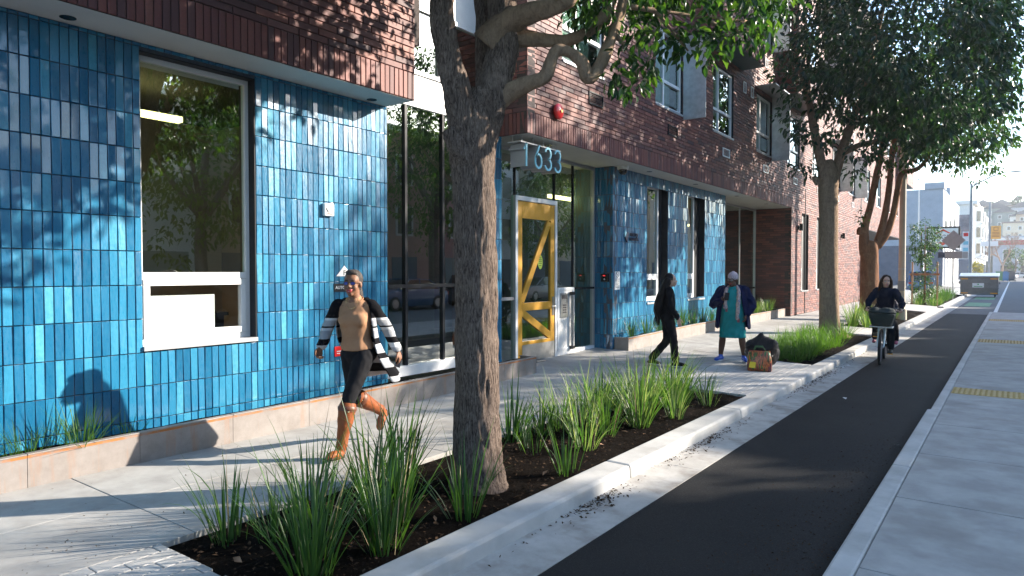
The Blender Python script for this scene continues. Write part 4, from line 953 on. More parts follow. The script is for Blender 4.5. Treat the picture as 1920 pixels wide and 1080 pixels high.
# ---- strappy clumps, grass
def blade_mesh(name, mat, L, w, bend, seed, tip=.0):
    rs = random.Random(seed); b = MB(); n = 7; ang = R(rs.uniform(2, 13)); p = Vector((0, 0, 0)); pts = []
    for i in range(n+1):
        t = i/n; pts.append((p.copy(), w*(1.0 if t < .55 else max(.04, (1-t)/.45))*(.75+.25*min(1, t*4)))); a = ang+bend*t**1.7; p = p+Vector((math.sin(a), 0, math.cos(a)))*L/n
    tw = rs.uniform(-.5, .5)
    for i, (q, ww) in enumerate(pts):
        a = tw*i/n; s = Vector((0, math.cos(a), math.sin(a)*.4)); nrm = Vector((-.25, 0, .1))*ww
        b.v += [tuple(q-s*ww/2), tuple(q+nrm), tuple(q+s*ww/2)]
    for i in range(n):
        k = i*3; b.f += [(k, k+1, k+4, k+3), (k+1, k+2, k+5, k+4)]; b.m += [0, 0]
    return b.mesh(name, mat, recalc=False, smooth=True)
BLADES = {}
def blades(mat, L, w, tag_):
    k = (mat, tag_)
    if k not in BLADES: BLADES[k] = [blade_mesh('blade', mat, L*random.uniform(.7, 1.15), w*random.uniform(.75, 1.15), random.choice((.08, .12, .2, .3, .4, .6, .9, 1.5)), random.random()) for _ in range(14)]
    return BLADES[k]
def clump(x, y, z, n, mat, L, w, label, spread=.10, scale=1, single=False, tag_='a', group=None, lean=.0, name='strappy_plant', cat='plant', tiltmax=27):
    root = empty(name, (x, y, z), label, cat, group); ms = blades(mat, L, w, tag_); joined = MB()
    for i in range(n):
        a = random.uniform(0, 6.283); r = spread*math.sqrt(random.random()); me = random.choice(ms); sc = scale*random.uniform(.7, 1.1)
        M_ = Matrix.Translation((x+r*math.cos(a), y+r*math.sin(a), z-.01)) @ Matrix.Rotation(a+random.uniform(-.5, .5), 4, 'Z') @ Matrix.Rotation(R(random.uniform(-4, tiltmax)*(r/spread)**.7), 4, 'Y') @ Matrix.Scale(sc, 4)
        if single:
            if random.random() < .07: me = random.choice(blades('blade_dry', L, w*.6, tag_))
            o = link('blade', me, root); o.matrix_basis = M_
        else:
            k = len(joined.v); joined.v += [tuple(M_ @ v.co) for v in me.vertices]; joined.f += [tuple(k+q for q in p.vertices) for p in me.polygons]; joined.m += [0]*len(me.polygons)
    if not single: tag(joined.build('blades', mat, root, smooth=True, recalc=False), kind='stuff')
    return root
ORD = ['first', 'second', 'third', 'fourth', 'fifth', 'sixth', 'seventh', 'eighth', 'ninth', 'tenth', 'eleventh', 'twelfth']
GB = 'strappy plants in the near bed'
zs = lambda x, y: gz(x, y)*.8-.035
for (x, y, n, sc, lb) in (
    (-4.03, 2.42, 32, .70, 'dark green strappy clump at the near left corner of the bed'),
    (-3.17, 2.40, 66, .86, 'tall dark green strappy clump closest to the camera'),
    (-3.12, 2.90, 54, .82, 'dense dark green strappy clump between the closest clump and the tree'),
    (-3.60, 2.78, 38, .74, 'dark strappy clump at the middle of the bed left of the tree'),
    (-3.06, 3.60, 34, .70, 'sprawling strappy clump at the foot of the tree on the kerb side'),
    (-3.95, 3.85, 40, .92, 'lit strappy clump just behind the left side of the trunk'),
    (-3.72, 3.35, 46, .95, 'dark strappy clump in the bed close to the left foot of the tree'),
    (-3.38, 3.25, 44, .8, 'dark strappy clump just left of the trunk toward the kerb'),
    (-3.85, 2.62, 26, .6, 'low dark tuft beside the corner clump'),
    (-4.05, 3.05, 34, .8, 'slim strappy clump on the pavement side left of the tree')):
    clump(x, y, zs(x, y), n, 'blade', .86, .021, lb, .11, sc, True, 'a', GB)
for (x, y, n, sc, lb, mt) in (
    (-4.08, 5.55, 44, .85, 'upright green clump right beside the trunk', 'blade'),
    (-3.72, 5.35, 22, .45, 'short green tuft in the soil right of the trunk', 'blade'),
    (-3.95, 6.25, 46, .78, 'sunlit clump second to the right of the trunk by the pavement', 'blade_light'),
    (-3.35, 5.75, 44, .66, 'bright clump with arching blades near the kerb right of the tree', 'blade_light'),
    (-3.05, 4.95, 26, .62, 'drooping dark tuft near the kerb right of the tree foot', 'blade'),
    (-3.75, 6.75, 60, .85, 'sunlit clump in the middle of the bed past the tree', 'blade_light'),
    (-3.35, 6.95, 80, .92, 'largest bright green sunlit clump near the kerb', 'blade_light'),
    (-3.9, 7.6, 54, .85, 'pale sunlit clump in front of the young woman', 'blade_light'),
    (-3.45, 8.05, 70, .95, 'tall sunlit clump with yellow green bases toward the bed end', 'blade_light'),
    (-3.15, 8.55, 20, .55, 'small bright tuft by the kerb at the bed end', 'blade_light'),
    (-3.75, 8.85, 40, .78, 'dark clump at the far end of the near bed', 'blade'),
    (-3.4, 9.1, 26, .66, 'thin dark clump beside the paver band', 'blade'),
    (-4.12, 7.5, 40, .75, 'slim pale clump on the pavement edge in the middle of the bed', 'blade'),
    (-3.45, 6.35, 50, .75, 'mid green clump between two bright ones near the kerb', 'blade'),
    (-4.0, 5.95, 40, .72, 'dark clump close behind the trunk on the pavement side', 'blade'),
    (-3.5, 8.6, 44, .8, 'mid green clump near the end of the bed on the kerb side', 'blade'),
    (-4.05, 6.9, 50, .8, 'pale clump at the pavement edge past the trunk', 'blade_light'),
    (-3.7, 6.2, 44, .7, 'pale clump between the trunk and the sunlit clumps', 'blade_light'),
    (-3.55, 7.45, 60, .9, 'dense sunlit clump behind the largest bright one', 'blade_light'),
    (-3.75, 8.2, 56, .9, 'sunlit clump on the pavement side toward the bed end', 'blade_light'),
    (-4.1, 8.3, 40, .75, 'pale clump by the pavement in front of the young woman\'s feet', 'blade_light'),
    (-3.2, 7.6, 36, .66, 'short sunlit clump at the kerb beside the largest one', 'blade_light')):
    clump(x, y, zs(x, y), n, mt, .84, .019, lb, .11, sc, x > -3.5 and y < 8, 'b', GB)
# grass spilling over the left planter and dark plants in the others
for k, (y, n, sc) in enumerate(((2.05, 50, .42), (2.45, 80, .52), (2.85, 26, .36), (1.75, 30, .34))):
    clump(-6.30, y, topL(y)-.04, n, 'blade_grass', .8, .012, ('green grass tuft spilling over the left steel planter', 'largest grass tuft under the head shadow in the left steel planter', 'small grass tuft right of the head shadow in the left planter', 'thin grass tuft at the left picture edge in the steel planter')[k], .12, sc, False, 'g', 'grass tufts in the left steel planter', tiltmax=60, name='grass_tuft', cat='grass tuft')
for k in range(9):
    y = 12.75+k*.66; clump(-6.32, y, topR(y)-.04, 32, 'blade', .8, .016, ORD[k]+' dark strappy plant from the entrance in the planter below the narrow windows', .09, random.uniform(.5, .75), False, 'a', 'plants in the right steel planter')
for k in range(8):
    y = 19.3+k*.58; clump(-6.45-.3*(k % 2), y, topR(y)-.04, 80, 'blade_light', .6, .012, ORD[k]+' bright grass tuft from the left in the sunlit planter by the brick return wall', .16, random.uniform(.6, .85), False, 'h', 'grass in the sunlit planter', name='grass_tuft', cat='grass tuft')
for k in range(44):
    y = 13.5+ (k//4)*.5+random.uniform(-.1, .1); x = -4.12+(k % 4)*.27+random.uniform(-.06, .06)
    if y > 17.2 and x > -3.75: continue
    if (x+3.9)**2+(y-19.5)**2 < .3: continue
    clump(x, y, zs(x, y), 80, 'blade_grass', .55, .011, 'low sedge tuft, %s row from the paver band, %s from the pavement edge' % (ORD[k//4], ORD[k % 4]), .14, random.uniform(.65, .95), False, 'i', 'sedge tufts around the second tree', tiltmax=45, name='sedge_tuft', cat='sedge')
clump(-3.45, 18.9, zs(-3.45, 18.9), 90, 'blade_grass', .55, .011, 'lone sedge tuft on the kerb side of the second tree', .16, 1.05, False, 'i', 'sedge tufts around the second tree', tiltmax=45, name='sedge_tuft', cat='sedge')
for k in range(22):
    y = 22.7+(k//2)*.62; x = -4.0+(k % 2)*.5+random.uniform(-.1, .1); 
    if (x+3.75)**2+(y-25.2)**2 < .3: continue
    clump(x, y, zs(x, y), 56, 'blade_light', .8, .016, 'pale strappy plant by the third tree, %s pair from the camera, on the %s side' % (ORD[k//2], ('pavement', 'kerb')[k % 2]), .13, random.uniform(.75, 1.05), False, 'b', 'plants around the third tree')
for k in range(16):
    y = 41+(k//2)*1.4; x = -4.0+(k % 2)*.7; clump(x, y, -.03, 60, 'blade', .8, .025, 'dark green plant in the far bed past the young tree, %s pair, %s side' % (ORD[k//2], ('pavement', 'kerb')[k % 2]), .3, 1.0, False, 'c', 'plants in the far bed')
for k, (x, y) in enumerate(((-3.75, 38.6), (-3.2, 39.0), (-3.05, 40.2))): clump(x, y, -.03, 60, 'blade_light', .6, .02, ('leftmost', 'middle', 'rightmost')[k]+' bright yellow green tuft at the foot of the staked tree', .2, .9, False, 'd', 'bright tufts by the staked tree')
# ================================================================ STREET THINGS
def remesh(mb, name, mats, voxel=.01, smooth=4, parent=None, fac=.5, wr=0):
    me = mb.mesh(name+'_src', mats); o = bpy.data.objects.new(name+'_src', me); COL.objects.link(o)
    m = o.modifiers.new('r', 'REMESH'); m.mode = 'VOXEL'; m.voxel_size = voxel
    if smooth: s = o.modifiers.new('s', 'SMOOTH'); s.factor = fac; s.iterations = smooth
    me2 = bpy.data.meshes.new_from_object(o.evaluated_get(bpy.context.evaluated_depsgraph_get())); bpy.data.objects.remove(o); bpy.data.meshes.remove(me)
    me2.name = name; me2.materials.clear()
    for mt in (mats if isinstance(mats, (list, tuple)) else [mats]): me2.materials.append(MAT[mt])
    if wr:
        n = len(me2.vertices); co = np.empty(n*3); me2.vertices.foreach_get('co', co); no = np.empty(n*3); me2.vertices.foreach_get('normal', no); co = co.reshape(-1, 3); no = no.reshape(-1, 3); d_ = np.empty(n)
        for i, p in enumerate(co.tolist()):   # cloth folds: slanting ridges that break up
            q = mnoise.noise((p[0]*13+p[2]*4, p[1]*13-p[2]*3, p[2]*9)); r = mnoise.noise((p[0]*31, p[1]*31, p[2]*20)); d_[i] = wr*((.45-abs(q)*1.7)+.35*r)
        me2.vertices.foreach_set('co', (co+no*d_[:, None]).ravel())
    me2.polygons.foreach_set('use_smooth', [True]*len(me2.polygons)); me2.update()
    return link(name, me2, parent)
# ---- rubbish bag and shopping bag on the pavers
m, t, p, o, L = base('bin_bag'); p.inputs['Base Color'].default_value = (.005, .005, .006, 1); p.inputs['Specular IOR Level'].default_value = .3; p.inputs['Roughness'].default_value = .22
L(bump(t, noise(t, 14, 5, .65, None, 1.2), 1.0, .05), p.inputs['Normal'])
c = Vector((-3.52, 12.15, gz(-3.52, 12.15)))
bb = empty('rubbish_bag', c, 'full black plastic rubbish bag behind the printed shopping bag', 'bag')
b = MB(); rs = random.Random(4)
b.ell(c+Vector((0, 0, .27)), (.30, .26, .28))
for _ in range(16):
    a = rs.uniform(0, 6.28); e = rs.uniform(-.4, 1.0); b.ell(c+Vector((.21*math.cos(a), .18*math.sin(a), .28+.16*e)), (rs.uniform(.06, .12),)*3)
b.ell(c+Vector((.02, 0, .5)), (.05, .05, .05)); b.tube([c+Vector((.02, 0, .5)), c+Vector((-.05, .02, .58))], [.03, .06], 8)
remesh(b, 'sack', 'bin_bag', .018, 2, bb)
m, t, p, o, L = base('bag_print')
mp = N(t, 'ShaderNodeMapping'); mp.inputs['Rotation'].default_value = (0, R(25), 0); mp.inputs['Scale'].default_value = (17, 6, 3); L(N(t, 'ShaderNodeTexCoord').outputs['Object'], mp.inputs['Vector'])
cc = ramp(t, noise(t, 1.6, 3, .6, mp.outputs[0], .5), [(.30, (.01, .012, .01)), (.42, (.10, .015, .04)), (.48, (.42, .09, .02)), (.53, (.55, .18, .06)), (.57, (.02, .012, .012)), (.66, (.08, .22, .04)), (.75, (.02, .03, .02))])
L(cc, p.inputs['Base Color']); p.inputs['Roughness'].default_value = .35; pm('bag_yellow', (.75, .55, .03), None, rough=.4); pm('bag_handle', (.03, .10, .03), None, rough=.6)
sbg = empty('shopping_bag', (-3.44, 11.72, .02), 'bulging shopping bag printed with orange carrots on black', 'bag')
c = Vector((-3.44, 11.72, gz(-3.44, 11.72))); sx = Vector((.94, .34, 0)); sy = Vector((-.34, .94, 0)); b = MB(); rings = []
for z, w, d in ((0, .18, .10), (.02, .195, .12), (.13, .20, .13), (.24, .19, .11), (.30, .175, .08), (.33, .17, .065)):
    ring = []
    for i in range(20):
        a = 2*math.pi*i/20; ca, sa = math.cos(a), math.sin(a); ring.append(c+sx*(w*math.copysign(abs(ca)**.45, ca))+sy*(d*math.copysign(abs(sa)**.6, sa))+Vector((0, 0, z+.012*math.sin(3*a+z*20))))
    rings.append(ring)
b.loft(rings); body = b.build('bag_body', 'bag_print', sbg, smooth=60)
q = c-sy*.146+sx*(-.13); b = MB(); b.quad([q+sx*-.05+Vector((0, 0, .07)), q+sx*.055+Vector((0, 0, .06)), q+sx*.065+Vector((0, 0, .16)), q+sx*-.03+Vector((0, 0, .17))]); b.build('price_patch', 'bag_yellow', sbg, recalc=False)
for s_ in (-1, 1): MB().tube([c+sx*-.09+sy*.06*s_+Vector((0, 0, .35)), c+sx*-.06+sy*.08*s_+Vector((0, 0, .41)), c+sx*.05+sy*.08*s_+Vector((0, 0, .41)), c+sx*.09+sy*.06*s_+Vector((0, 0, .35))], .008, 6).build('bag_handle', 'bag_handle', sbg)
# ---- wheelie dumpster in the lane
pm('dump_grey', (.16, .16, .165), (.20, .20, .205), 3, .55); pm('reflector', (.85, .36, .02), None, rough=.4); pm('lid_grey', (.34, .38, .42), (.40, .44, .48), 2, .4)
dp = empty('dumpster', (-2.0, 57, -.12), 'grey wheeled dumpster with yellow reflector strips parked across the cycle lane', 'dumpster')
x0, x1, y0, z0 = -3.05, -.85, 57, .06
b = MB(); b.hexa([(x0+.02, y0, z0), (x1-.02, y0, z0), (x1-.02, y0+1.25, z0), (x0+.02, y0+1.25, z0), (x0, y0-.06, z0+1.22), (x1, y0-.06, z0+1.22), (x1, y0+1.35, z0+1.42), (x0, y0+1.35, z0+1.42)]); body = b.build('body', 'dump_grey', dp, bevel=.02)
for z in (.03, .42, .82, 1.16): MB().box(x0-.01, y0-.10, z0+z, x1+.01, y0-.005, z0+z+.06).build('rib', 'dump_grey', body)
for k in range(2):
    xa = x0-.05+k*1.15; MB().hexa([(xa, y0-.14, z0+1.235), (xa+1.14, y0-.14, z0+1.235), (xa+1.14, y0+1.42, z0+1.45), (xa, y0+1.42, z0+1.45), (xa, y0-.14, z0+1.29), (xa+1.14, y0-.14, z0+1.29), (xa+1.14, y0+1.42, z0+1.50), (xa, y0+1.42, z0+1.50)]).build('lid', 'lid_grey', dp, bevel=.015)
for xa in (x0+.06, x1-.46):
    for z in (.10, 1.08): MB().box(xa, y0-.112, z0+z-.02, xa+.4, y0-.101, z0+z+.05).build('reflector', 'reflector', dp)
MB().box(x0+.72, y0-.115, z0+.5, x0+1.38, y0-.101, z0+.80).build('plate', 'paper', dp); pm('sign_green', (.08, .35, .12), None)
b = MB(); b.box(x0+1.0, y0-.118, z0+.68, x0+1.1, y0-.1155, z0+.76); b.box(x0+.8, y0-.118, z0+.55, x0+1.3, y0-.1155, z0+.60); b.build('plate_print', 'sign_green', dp)
for xa in (x0-.09, x1+.02): MB().box(xa, y0+.2, z0+.75, xa+.07, y0+1.0, z0+.92).build('lift_pocket', 'dump_grey', dp)
for xa in (x0+.2, x1-.2):
    for ya in (y0+.15, y0+1.1): MB().tube([(xa-.03, ya, -.03), (xa+.03, ya, -.03)], .09, 14).build('wheel', 'black', dp)
# ---- poles
pm('pole_tan', (.46, .40, .31), (.55, .49, .39), 3, .7, bmp=.1); pm('pole_grey', (.20, .22, .24), (.25, .27, .29), 3, .5)
pl = empty('street_pole', (-3.2, 27.6, 0), 'tan concrete street pole rising behind the cyclist', 'pole')
b = MB(); b.tube([(-3.2, 27.6, -.1), (-3.2, 27.6, .35), (-3.2, 27.6, .4), (-3.2, 27.6, 9.2)], [.17, .165, .115, .085], 18); b.build('shaft', 'pole_tan', pl, smooth=40)
b = MB(); b.box(-3.31, 27.44, 1.0, -3.09, 27.485, 1.35); b.build('access_cover', 'pole_grey', pl); MB().tube([(-3.2, 27.6, 1.75), (-3.2, 27.6, 1.79)], .118, 18).build('band', 'galv', pl)
slp = empty('street_lamp', (-3.0, 69, 0), 'grey street lamp with curved arm reaching over the road', 'street lamp')
MB().tube([(-3, 69, -.1), (-3, 69, 1), (-3, 69, 9.0)], [.16, .14, .09], 12).build('column', 'pole_grey', slp, smooth=40)
MB().tube([(-3, 69, 8.7), (-2.5, 69, 9.05), (-1.6, 69, 9.5), (-.9, 69, 9.72), (-.4, 69, 9.78)], [.06, .055, .05, .04, .035], 8).build('arm', 'pole_grey', slp, smooth=True)
b = MB(); b.ell((.05, 69, 9.77), (.5, .14, .06), 14, 8); b.build('lamp_head', 'pole_grey', slp, smooth=True)
b = MB(); b.box(-3.55, 68.8, 3.2, -3.10, 68.84, 5.0); q = b.build('pole_notice', 'paper', slp)
for z, mt in ((4.6, 'red_paint'), (3.9, 'sign_blue'), (3.35, 'sign_blue')): MB().box(-3.5, 68.795, z, -3.15, 68.7995, z+.3).build('notice_print', mt, slp)
pm('sign_back', (.30, .25, .235), (.34, .29, .27), 4, .5)
sp = empty('traffic_sign', (-3.0, 49.3, 0), 'back of a diamond road sign on a thin post beside the far bed', 'traffic sign')
MB().tube([(-3, 49.3, -.1), (-3, 49.3, 4.0)], .035, 8).build('post', 'galv', sp)
MB().prism([(-.62, 0), (0, -.62), (.62, 0), (0, .62)], lambda u, v: (-3+u, 49.22, 3.55+v), lambda u, v: (-3+u, 49.235, 3.55+v)).build('diamond_plate', 'sign_back', sp)
MB().box(-3.42, 49.2, 2.45, -2.55, 49.22, 2.88).build('plate', 'sign_back', sp); MB().box(-3.8, 49.24, 2.5, -3.43, 49.26, 2.85).build('side_plate', 'logo_dark', sp); MB().box(-2.54, 49.24, 2.45, -2.25, 49.26, 2.85).build('side_plate', 'sign_grey', sp)
bp = empty('banner_pole', (-2.9, 118, 0), 'distant grey pole carrying an orange banner', 'pole')
MB().tube([(-2.9, 118, 0), (-2.9, 118, 11.5)], .13, 10).build('shaft', 'pole_grey', bp); pm('banner', (.72, .36, .07), (.80, .42, .10), 4, .6)
q = MB().box(-2.75, 118, 6.2, -1.6, 118.05, 8.05).build('banner', 'banner', bp); pm('banner_ink', (.35, .12, .03), None)
frame_ring(py_(117.99), -2.45, -1.9, 7.35, 7.9, .07, 0, .01).build('banner_emblem', 'banner_ink', q)
b = MB()
for z in (7.1, 6.9, 6.7, 6.5): b.box(-2.6, 117.97, z, -1.75, 117.99, z+.08)
b.build('banner_print', 'banner_ink', q); MB().box(-3.9, 117.9, 5.2, -1.9, 117.95, 5.9).build('street_sign', 'paper', bp)
# ---- wheelie bins
for k, (x, mt, c, w) in enumerate(((-2.1, 'bin_green', (.03, .22, .07), 'green'), (-1.2, 'bin_blue', (.02, .17, .38), 'blue'), (-.4, 'bin_black', (.06, .07, .08), 'dark grey'))):
    pm(mt, c, None, rough=.45); wb = empty('wheelie_bin', (x, 148, -.12), '%s wheelie bin in the distance past the dumpster' % w, 'bin', 'wheelie bins past the dumpster')
    s_ = 1.35; b = MB(); b.hexa([(x-.33*s_, 148, 0), (x+.33*s_, 148, 0), (x+.33*s_, 148.7, 0), (x-.33*s_, 148.7, 0), (x-.4*s_, 147.95, 1.5), (x+.4*s_, 147.95, 1.5), (x+.4*s_, 148.9, 1.5), (x-.4*s_, 148.9, 1.5)]); b.build('body', mt, wb, bevel=.03)
    b = MB(); b.box(x-.43*s_, 147.9, 1.5, x+.43*s_, 149, 1.62); b.build('lid', mt, wb, bevel=.03)
    for s2 in (-1, 1): MB().tube([(x+s2*.35*s_, 148.75, .02), (x+s2*.45*s_, 148.75, .02)], .15, 10).build('wheel', 'black', wb)
# ---- cars: lofted body, glasshouse, wheels
pm('car_glass', (.015, .02, .025), None, rough=.05, spec=.8); pm('tyre', (.012, .012, .012), None, rough=.8); pm('rim', (.4, .4, .42), None, rough=.3, metal=.8); pm('tail_red', (.45, .01, .01), None, rough=.2); pm('head_clear', (.7, .72, .75), None, rough=.15)
def car(name, loc, rz, paint, label, suv=False, group='cars parked along the street'):
    r_ = empty(name, (0, 0, 0), label, 'car', group); L_, Wd = 4.5, 1.78; hr = 1.66 if suv else 1.45
    prof = [(-2.25, .32, .62, .80), (-2.18, .24, .86, .84), (-1.6, .20, .95, .88), (-.9, .20, .98, .89), (.2, .20, .98, .89), (1.1, .20, .95, .89), (1.8, .22, .84, .86), (2.15, .26, .70, .80), (2.25, .34, .55, .72)]
    b = MB(); rings = []
    for y, zb, zt, hw in prof: rings.append([(-hw*.92, y, zb), (hw*.92, y, zb), (hw, y, zb+.16), (hw, y, (zb+zt)/2+.05), (hw*.93, y, zt), (hw*.5, y, zt+.03), (-hw*.5, y, zt+.03), (-hw*.93, y, zt), (-hw, y, (zb+zt)/2+.05), (-hw, y, zb+.16)])
    b.loft(rings); b.build('body', paint, r_, smooth=35)
    gh = [(-2.0 if suv else -1.75, .93, .93, .78), (-1.55 if suv else -1.1, .93, hr-.06, .66), (-.5, .93, hr, .66), (.15, .93, hr-.02, .65), (1.05, .93, .95, .76)]
    b = MB(); b.loft([[(-hw-.05, y, zb), (hw+.05, y, zb), (hw, y, zt), (hw*.6, y, zt+.025), (-hw*.6, y, zt+.025), (-hw, y, zt)] for y, zb, zt, hw in gh]); b.build('windows', 'car_glass', r_, smooth=35)
    b = MB(); b.loft([[(-hw*1.005, y, zt-.04), (hw*1.005, y, zt-.04), (hw*.95, y, zt+.02), (hw*.5, y, zt+.042), (-hw*.5, y, zt+.042), (-hw*.95, y, zt+.02)] for y, zb, zt, hw in gh[1:4]]); b.build('roof', paint, r_, smooth=35)
    b = MB()
    for s_ in (-1, 1): b.bar((s_*.70, 1.03, .97), (s_*.66, .18, hr), .06, .05); b.bar((s_*.72, -.45, .95), (s_*.67, -.42, hr), .05, .05); b.bar((s_*.75, gh[0][0]+.05, .95), (s_*.67, gh[1][0], hr-.04), .08, .05)
    b.build('pillars', paint, r_)
    for s_ in (-1, 1):
        for y in (-1.42, 1.38):
            w_ = MB().tube([(s_*.66, y, .33), (s_*.70, y, .33), (s_*.88, y, .33), (s_*.90, y, .33)], [.31, .33, .33, .31], 22).build('wheel', 'tyre', r_, smooth=40)
            MB().tube([(s_*.89, y, .33), (s_*.908, y, .33)], [.21, .20], 18).build('rim', 'rim', w_)
        MB().box(s_*.45, 2.12, .58, s_*.78, 2.24, .70).build('headlight', 'head_clear', r_, bevel=.02); MB().box(s_*.50, -2.28, .68, s_*.80, -2.17, .84).build('tail_light', 'tail_red', r_, bevel=.02)
        b = MB(); b.ell((s_*.98, .78, 1.0), (.11, .07, .07), 8, 6); b.build('mirror', paint, r_, smooth=True)
    b = MB(); b.box(-.55, 2.2, .34, .55, 2.262, .5); b.build('grille', 'black', r_); r_.location = loc; r_.rotation_euler = (0, 0, rz); return r_
for nm, c in (('paint_white', (.62, .63, .64)), ('paint_silver', (.35, .37, .39)), ('paint_dark', (.03, .035, .045)), ('paint_blue', (.04, .12, .26)), ('paint_red', (.30, .02, .02))): pm(nm, c, None, rough=.25, coat=.6)
car('parked_car', (-6.0, 62, .02), R(8), 'paint_blue', 'blue car parked on the pavement behind the third tree', True)
for k, (x, y, mt, lb) in enumerate(((-1.6, 196, 'paint_silver', 'silver car far up the street beside the wheelie bins'), (.6, 205, 'paint_white', 'white car far up the street at the picture edge'), (-2.6, 220, 'paint_dark', 'dark car farthest up the street'), (-.6, 226, 'paint_white', 'white car farthest up the street'))): car('parked_car', (x, y, -.12), R(70+20*k), mt, lb)
for k, (y, mt, s_) in enumerate(((6.0, 'paint_silver', True), (11.6, 'paint_dark', False), (17.2, 'paint_white', True), (22.8, 'paint_blue', False), (28.6, 'paint_dark', True), (34.4, 'paint_silver', False), (0, 'paint_white', False))):
    car('parked_car', (9.6, y, -.12), math.pi*(k % 2), mt, ('silver car', 'dark low car', 'white tall car', 'blue car', 'dark tall car', 'silver low car', 'white low car')[k]+' parked across the street and mirrored in the glass', s_, 'cars parked across the street')
# ---- electric bicycle
pm('bike_frame', (.55, .68, .74), (.60, .72, .78), 3, .3, coat=.4); pm('bag_fabric', (.012, .022, .020), (.02, .032, .03), 12, .75, bmp=.3, bscale=60); pm('pedal_amber', (.85, .4, .05), None, rough=.4)
bk = empty('bicycle', (0, 0, 0), 'pale blue electric bicycle with a dark front basket bag', 'bicycle')
RW = .345
def wheel(y, nm='wheel'):
    n = 40; b = MB(); rings = []
    for i in range(n):
        a = 2*math.pi*i/n; c_ = Vector((0, y+RW*.945*math.cos(a), RW+RW*.945*math.sin(a))); u = Vector((0, math.cos(a), math.sin(a)))
        rings.append([c_+u*(.024*math.cos(6.283*j/8))+Vector((.026*math.sin(6.283*j/8), 0, 0)) for j in range(8)])
    rings.append(rings[0]); b.loft(rings, cap=False); w = b.build(nm, 'tyre', bk, smooth=True)
    b = MB(); rings = []
    for i in range(n+1):
        a = 2*math.pi*i/n; u = Vector((0, math.cos(a), math.sin(a))); c_ = Vector((0, y, RW)); rings.append([c_+u*(RW*.89)+Vector((s*.012, 0, 0)) for s in (-1, 1)]+[c_+u*(RW*.83)+Vector((s*.010, 0, 0)) for s in (1, -1)])
    b.loft(rings, cap=False)
    b.build('rim', 'rim', w, smooth=30); b = MB()
    for i in range(18):
        a = 2*math.pi*i/18; b.tube([(.02*(-1)**i, y+.03*math.cos(a+.6), RW+.03*math.sin(a+.6)), (0, y+RW*.84*math.cos(a), RW+RW*.84*math.sin(a))], .0018, 4)
    b.tube([(-.05, y, RW), (.05, y, RW)], .028, 12); b.build('spokes', 'rim', w)
wheel(0); wheel(-1.14)          # local frame: heading +y, front axle at the origin
fr_ = MB(); fr_.tube([(0, -.21, .80), (0, -.27, .98)], .026, 10); fr_.tube([(0, -.22, .82), (0, -.62, .38)], [.036, .042], 12, sq=.8); fr_.tube([(0, -.24, .88), (0, -.78, .52)], .022, 10); fr_.tube([(0, -.62, .33), (0, -.80, .86)], .024, 10)
for s_ in (-1, 1): fr_.tube([(s_*.03, -.64, .33), (s_*.065, -1.14, RW)], .013, 8); fr_.tube([(s_*.02, -.76, .62), (s_*.065, -1.14, RW)], .011, 8)
fr_.build('frame', 'bike_frame', bk, smooth=40)
b = MB(); b.tube([(0, -.20, .82), (0, -.19, .74)], .03, 10); b.obox((0, -.175, .72), (.07, 0, 0), (0, .02, 0), (0, 0, .025))
for s_ in (-1, 1): b.tube([(s_*.055, -.17, .73), (s_*.055, -.08, .50), (s_*.052, 0, RW)], [.020, .017, .013], 8)
b.build('fork', 'bike_frame', bk, smooth=40)
b = MB(); b.tube([(0, -.27, .97), (0, -.29, 1.08)], .017, 8); b.tube([(-.30, -.44, 1.06), (-.20, -.34, 1.09), (0, -.28, 1.08), (.20, -.34, 1.09), (.30, -.44, 1.06)], .013, 8); hb = b.build('handlebar', 'black', bk, smooth=40)
for s_ in (-1, 1): MB().tube([(s_*.27, -.41, 1.065), (s_*.33, -.50, 1.05)], .018, 8).build('grip', 'black', hb)
b = MB(); b.hexa([(-.18, -.16, .765), (.18, -.16, .765), (.16, .16, .765), (-.16, .16, .765), (-.24, -.20, 1.02), (.24, -.20, 1.02), (.23, .22, 1.00), (-.23, .22, 1.00)]); bg_ = remesh(b, 'front_bag', 'bag_fabric', .018, 5, bk)
b = MB(); b.ell((0, .02, 1.03), (.25, .22, .055)); b.ell((-.08, .05, 1.07), (.14, .12, .05)); b.ell((.13, .0, 1.06), (.10, .14, .06)); remesh(b, 'bag_flap', 'bag_fabric', .018, 2, bk)
b = MB(); b.box(-.20, -.18, .735, .20, .18, .755); b.box(-.02, -.2, .6, .02, -.17, .74); b.build('front_rack', 'galv', bk, bevel=.006)
b = MB(); b.ell((0, -.84, .905), (.085, .13, .035)); b.tube([(0, -.70, .90), (0, -.60, .895)], [.05, .022], 10); b.build('saddle', 'black', bk, smooth=True)
b = MB(); b.tube([(0, -.80, .85), (0, -.815, .90)], .015, 8); b.box(-.07, -1.55, .71, .07, -.90, .735); b.tube([(-.06, -1.4, .72), (-.065, -1.14, RW)], .01, 6); b.tube([(.06, -1.4, .72), (.065, -1.14, RW)], .01, 6); b.build('rear_rack', 'black', bk)
b = MB(); b.tube([(-.07, -.62, .33), (.07, -.62, .33)], .03, 10); b.tube([(.055, -.62, .33), (.075, -.62, .33)], .09, 18); b.bar((-.085, -.62, .33), (-.085, -.64, .165), .02, .015); b.bar((.085, -.62, .33), (.085, -.60, .495), .02, .015); cr_ = b.build('crank', 'black', bk)
for s_, z, y in ((-1, .165, -.64), (1, .495, -.60)): MB().box(s_*.095, y-.045, z-.012, s_*.19, y+.045, z+.012).build('pedal', 'black', cr_); MB().box(s_*.10, y+.0451, z-.009, s_*.18, y+.05, z+.009).build('pedal_reflector', 'pedal_amber', cr_)
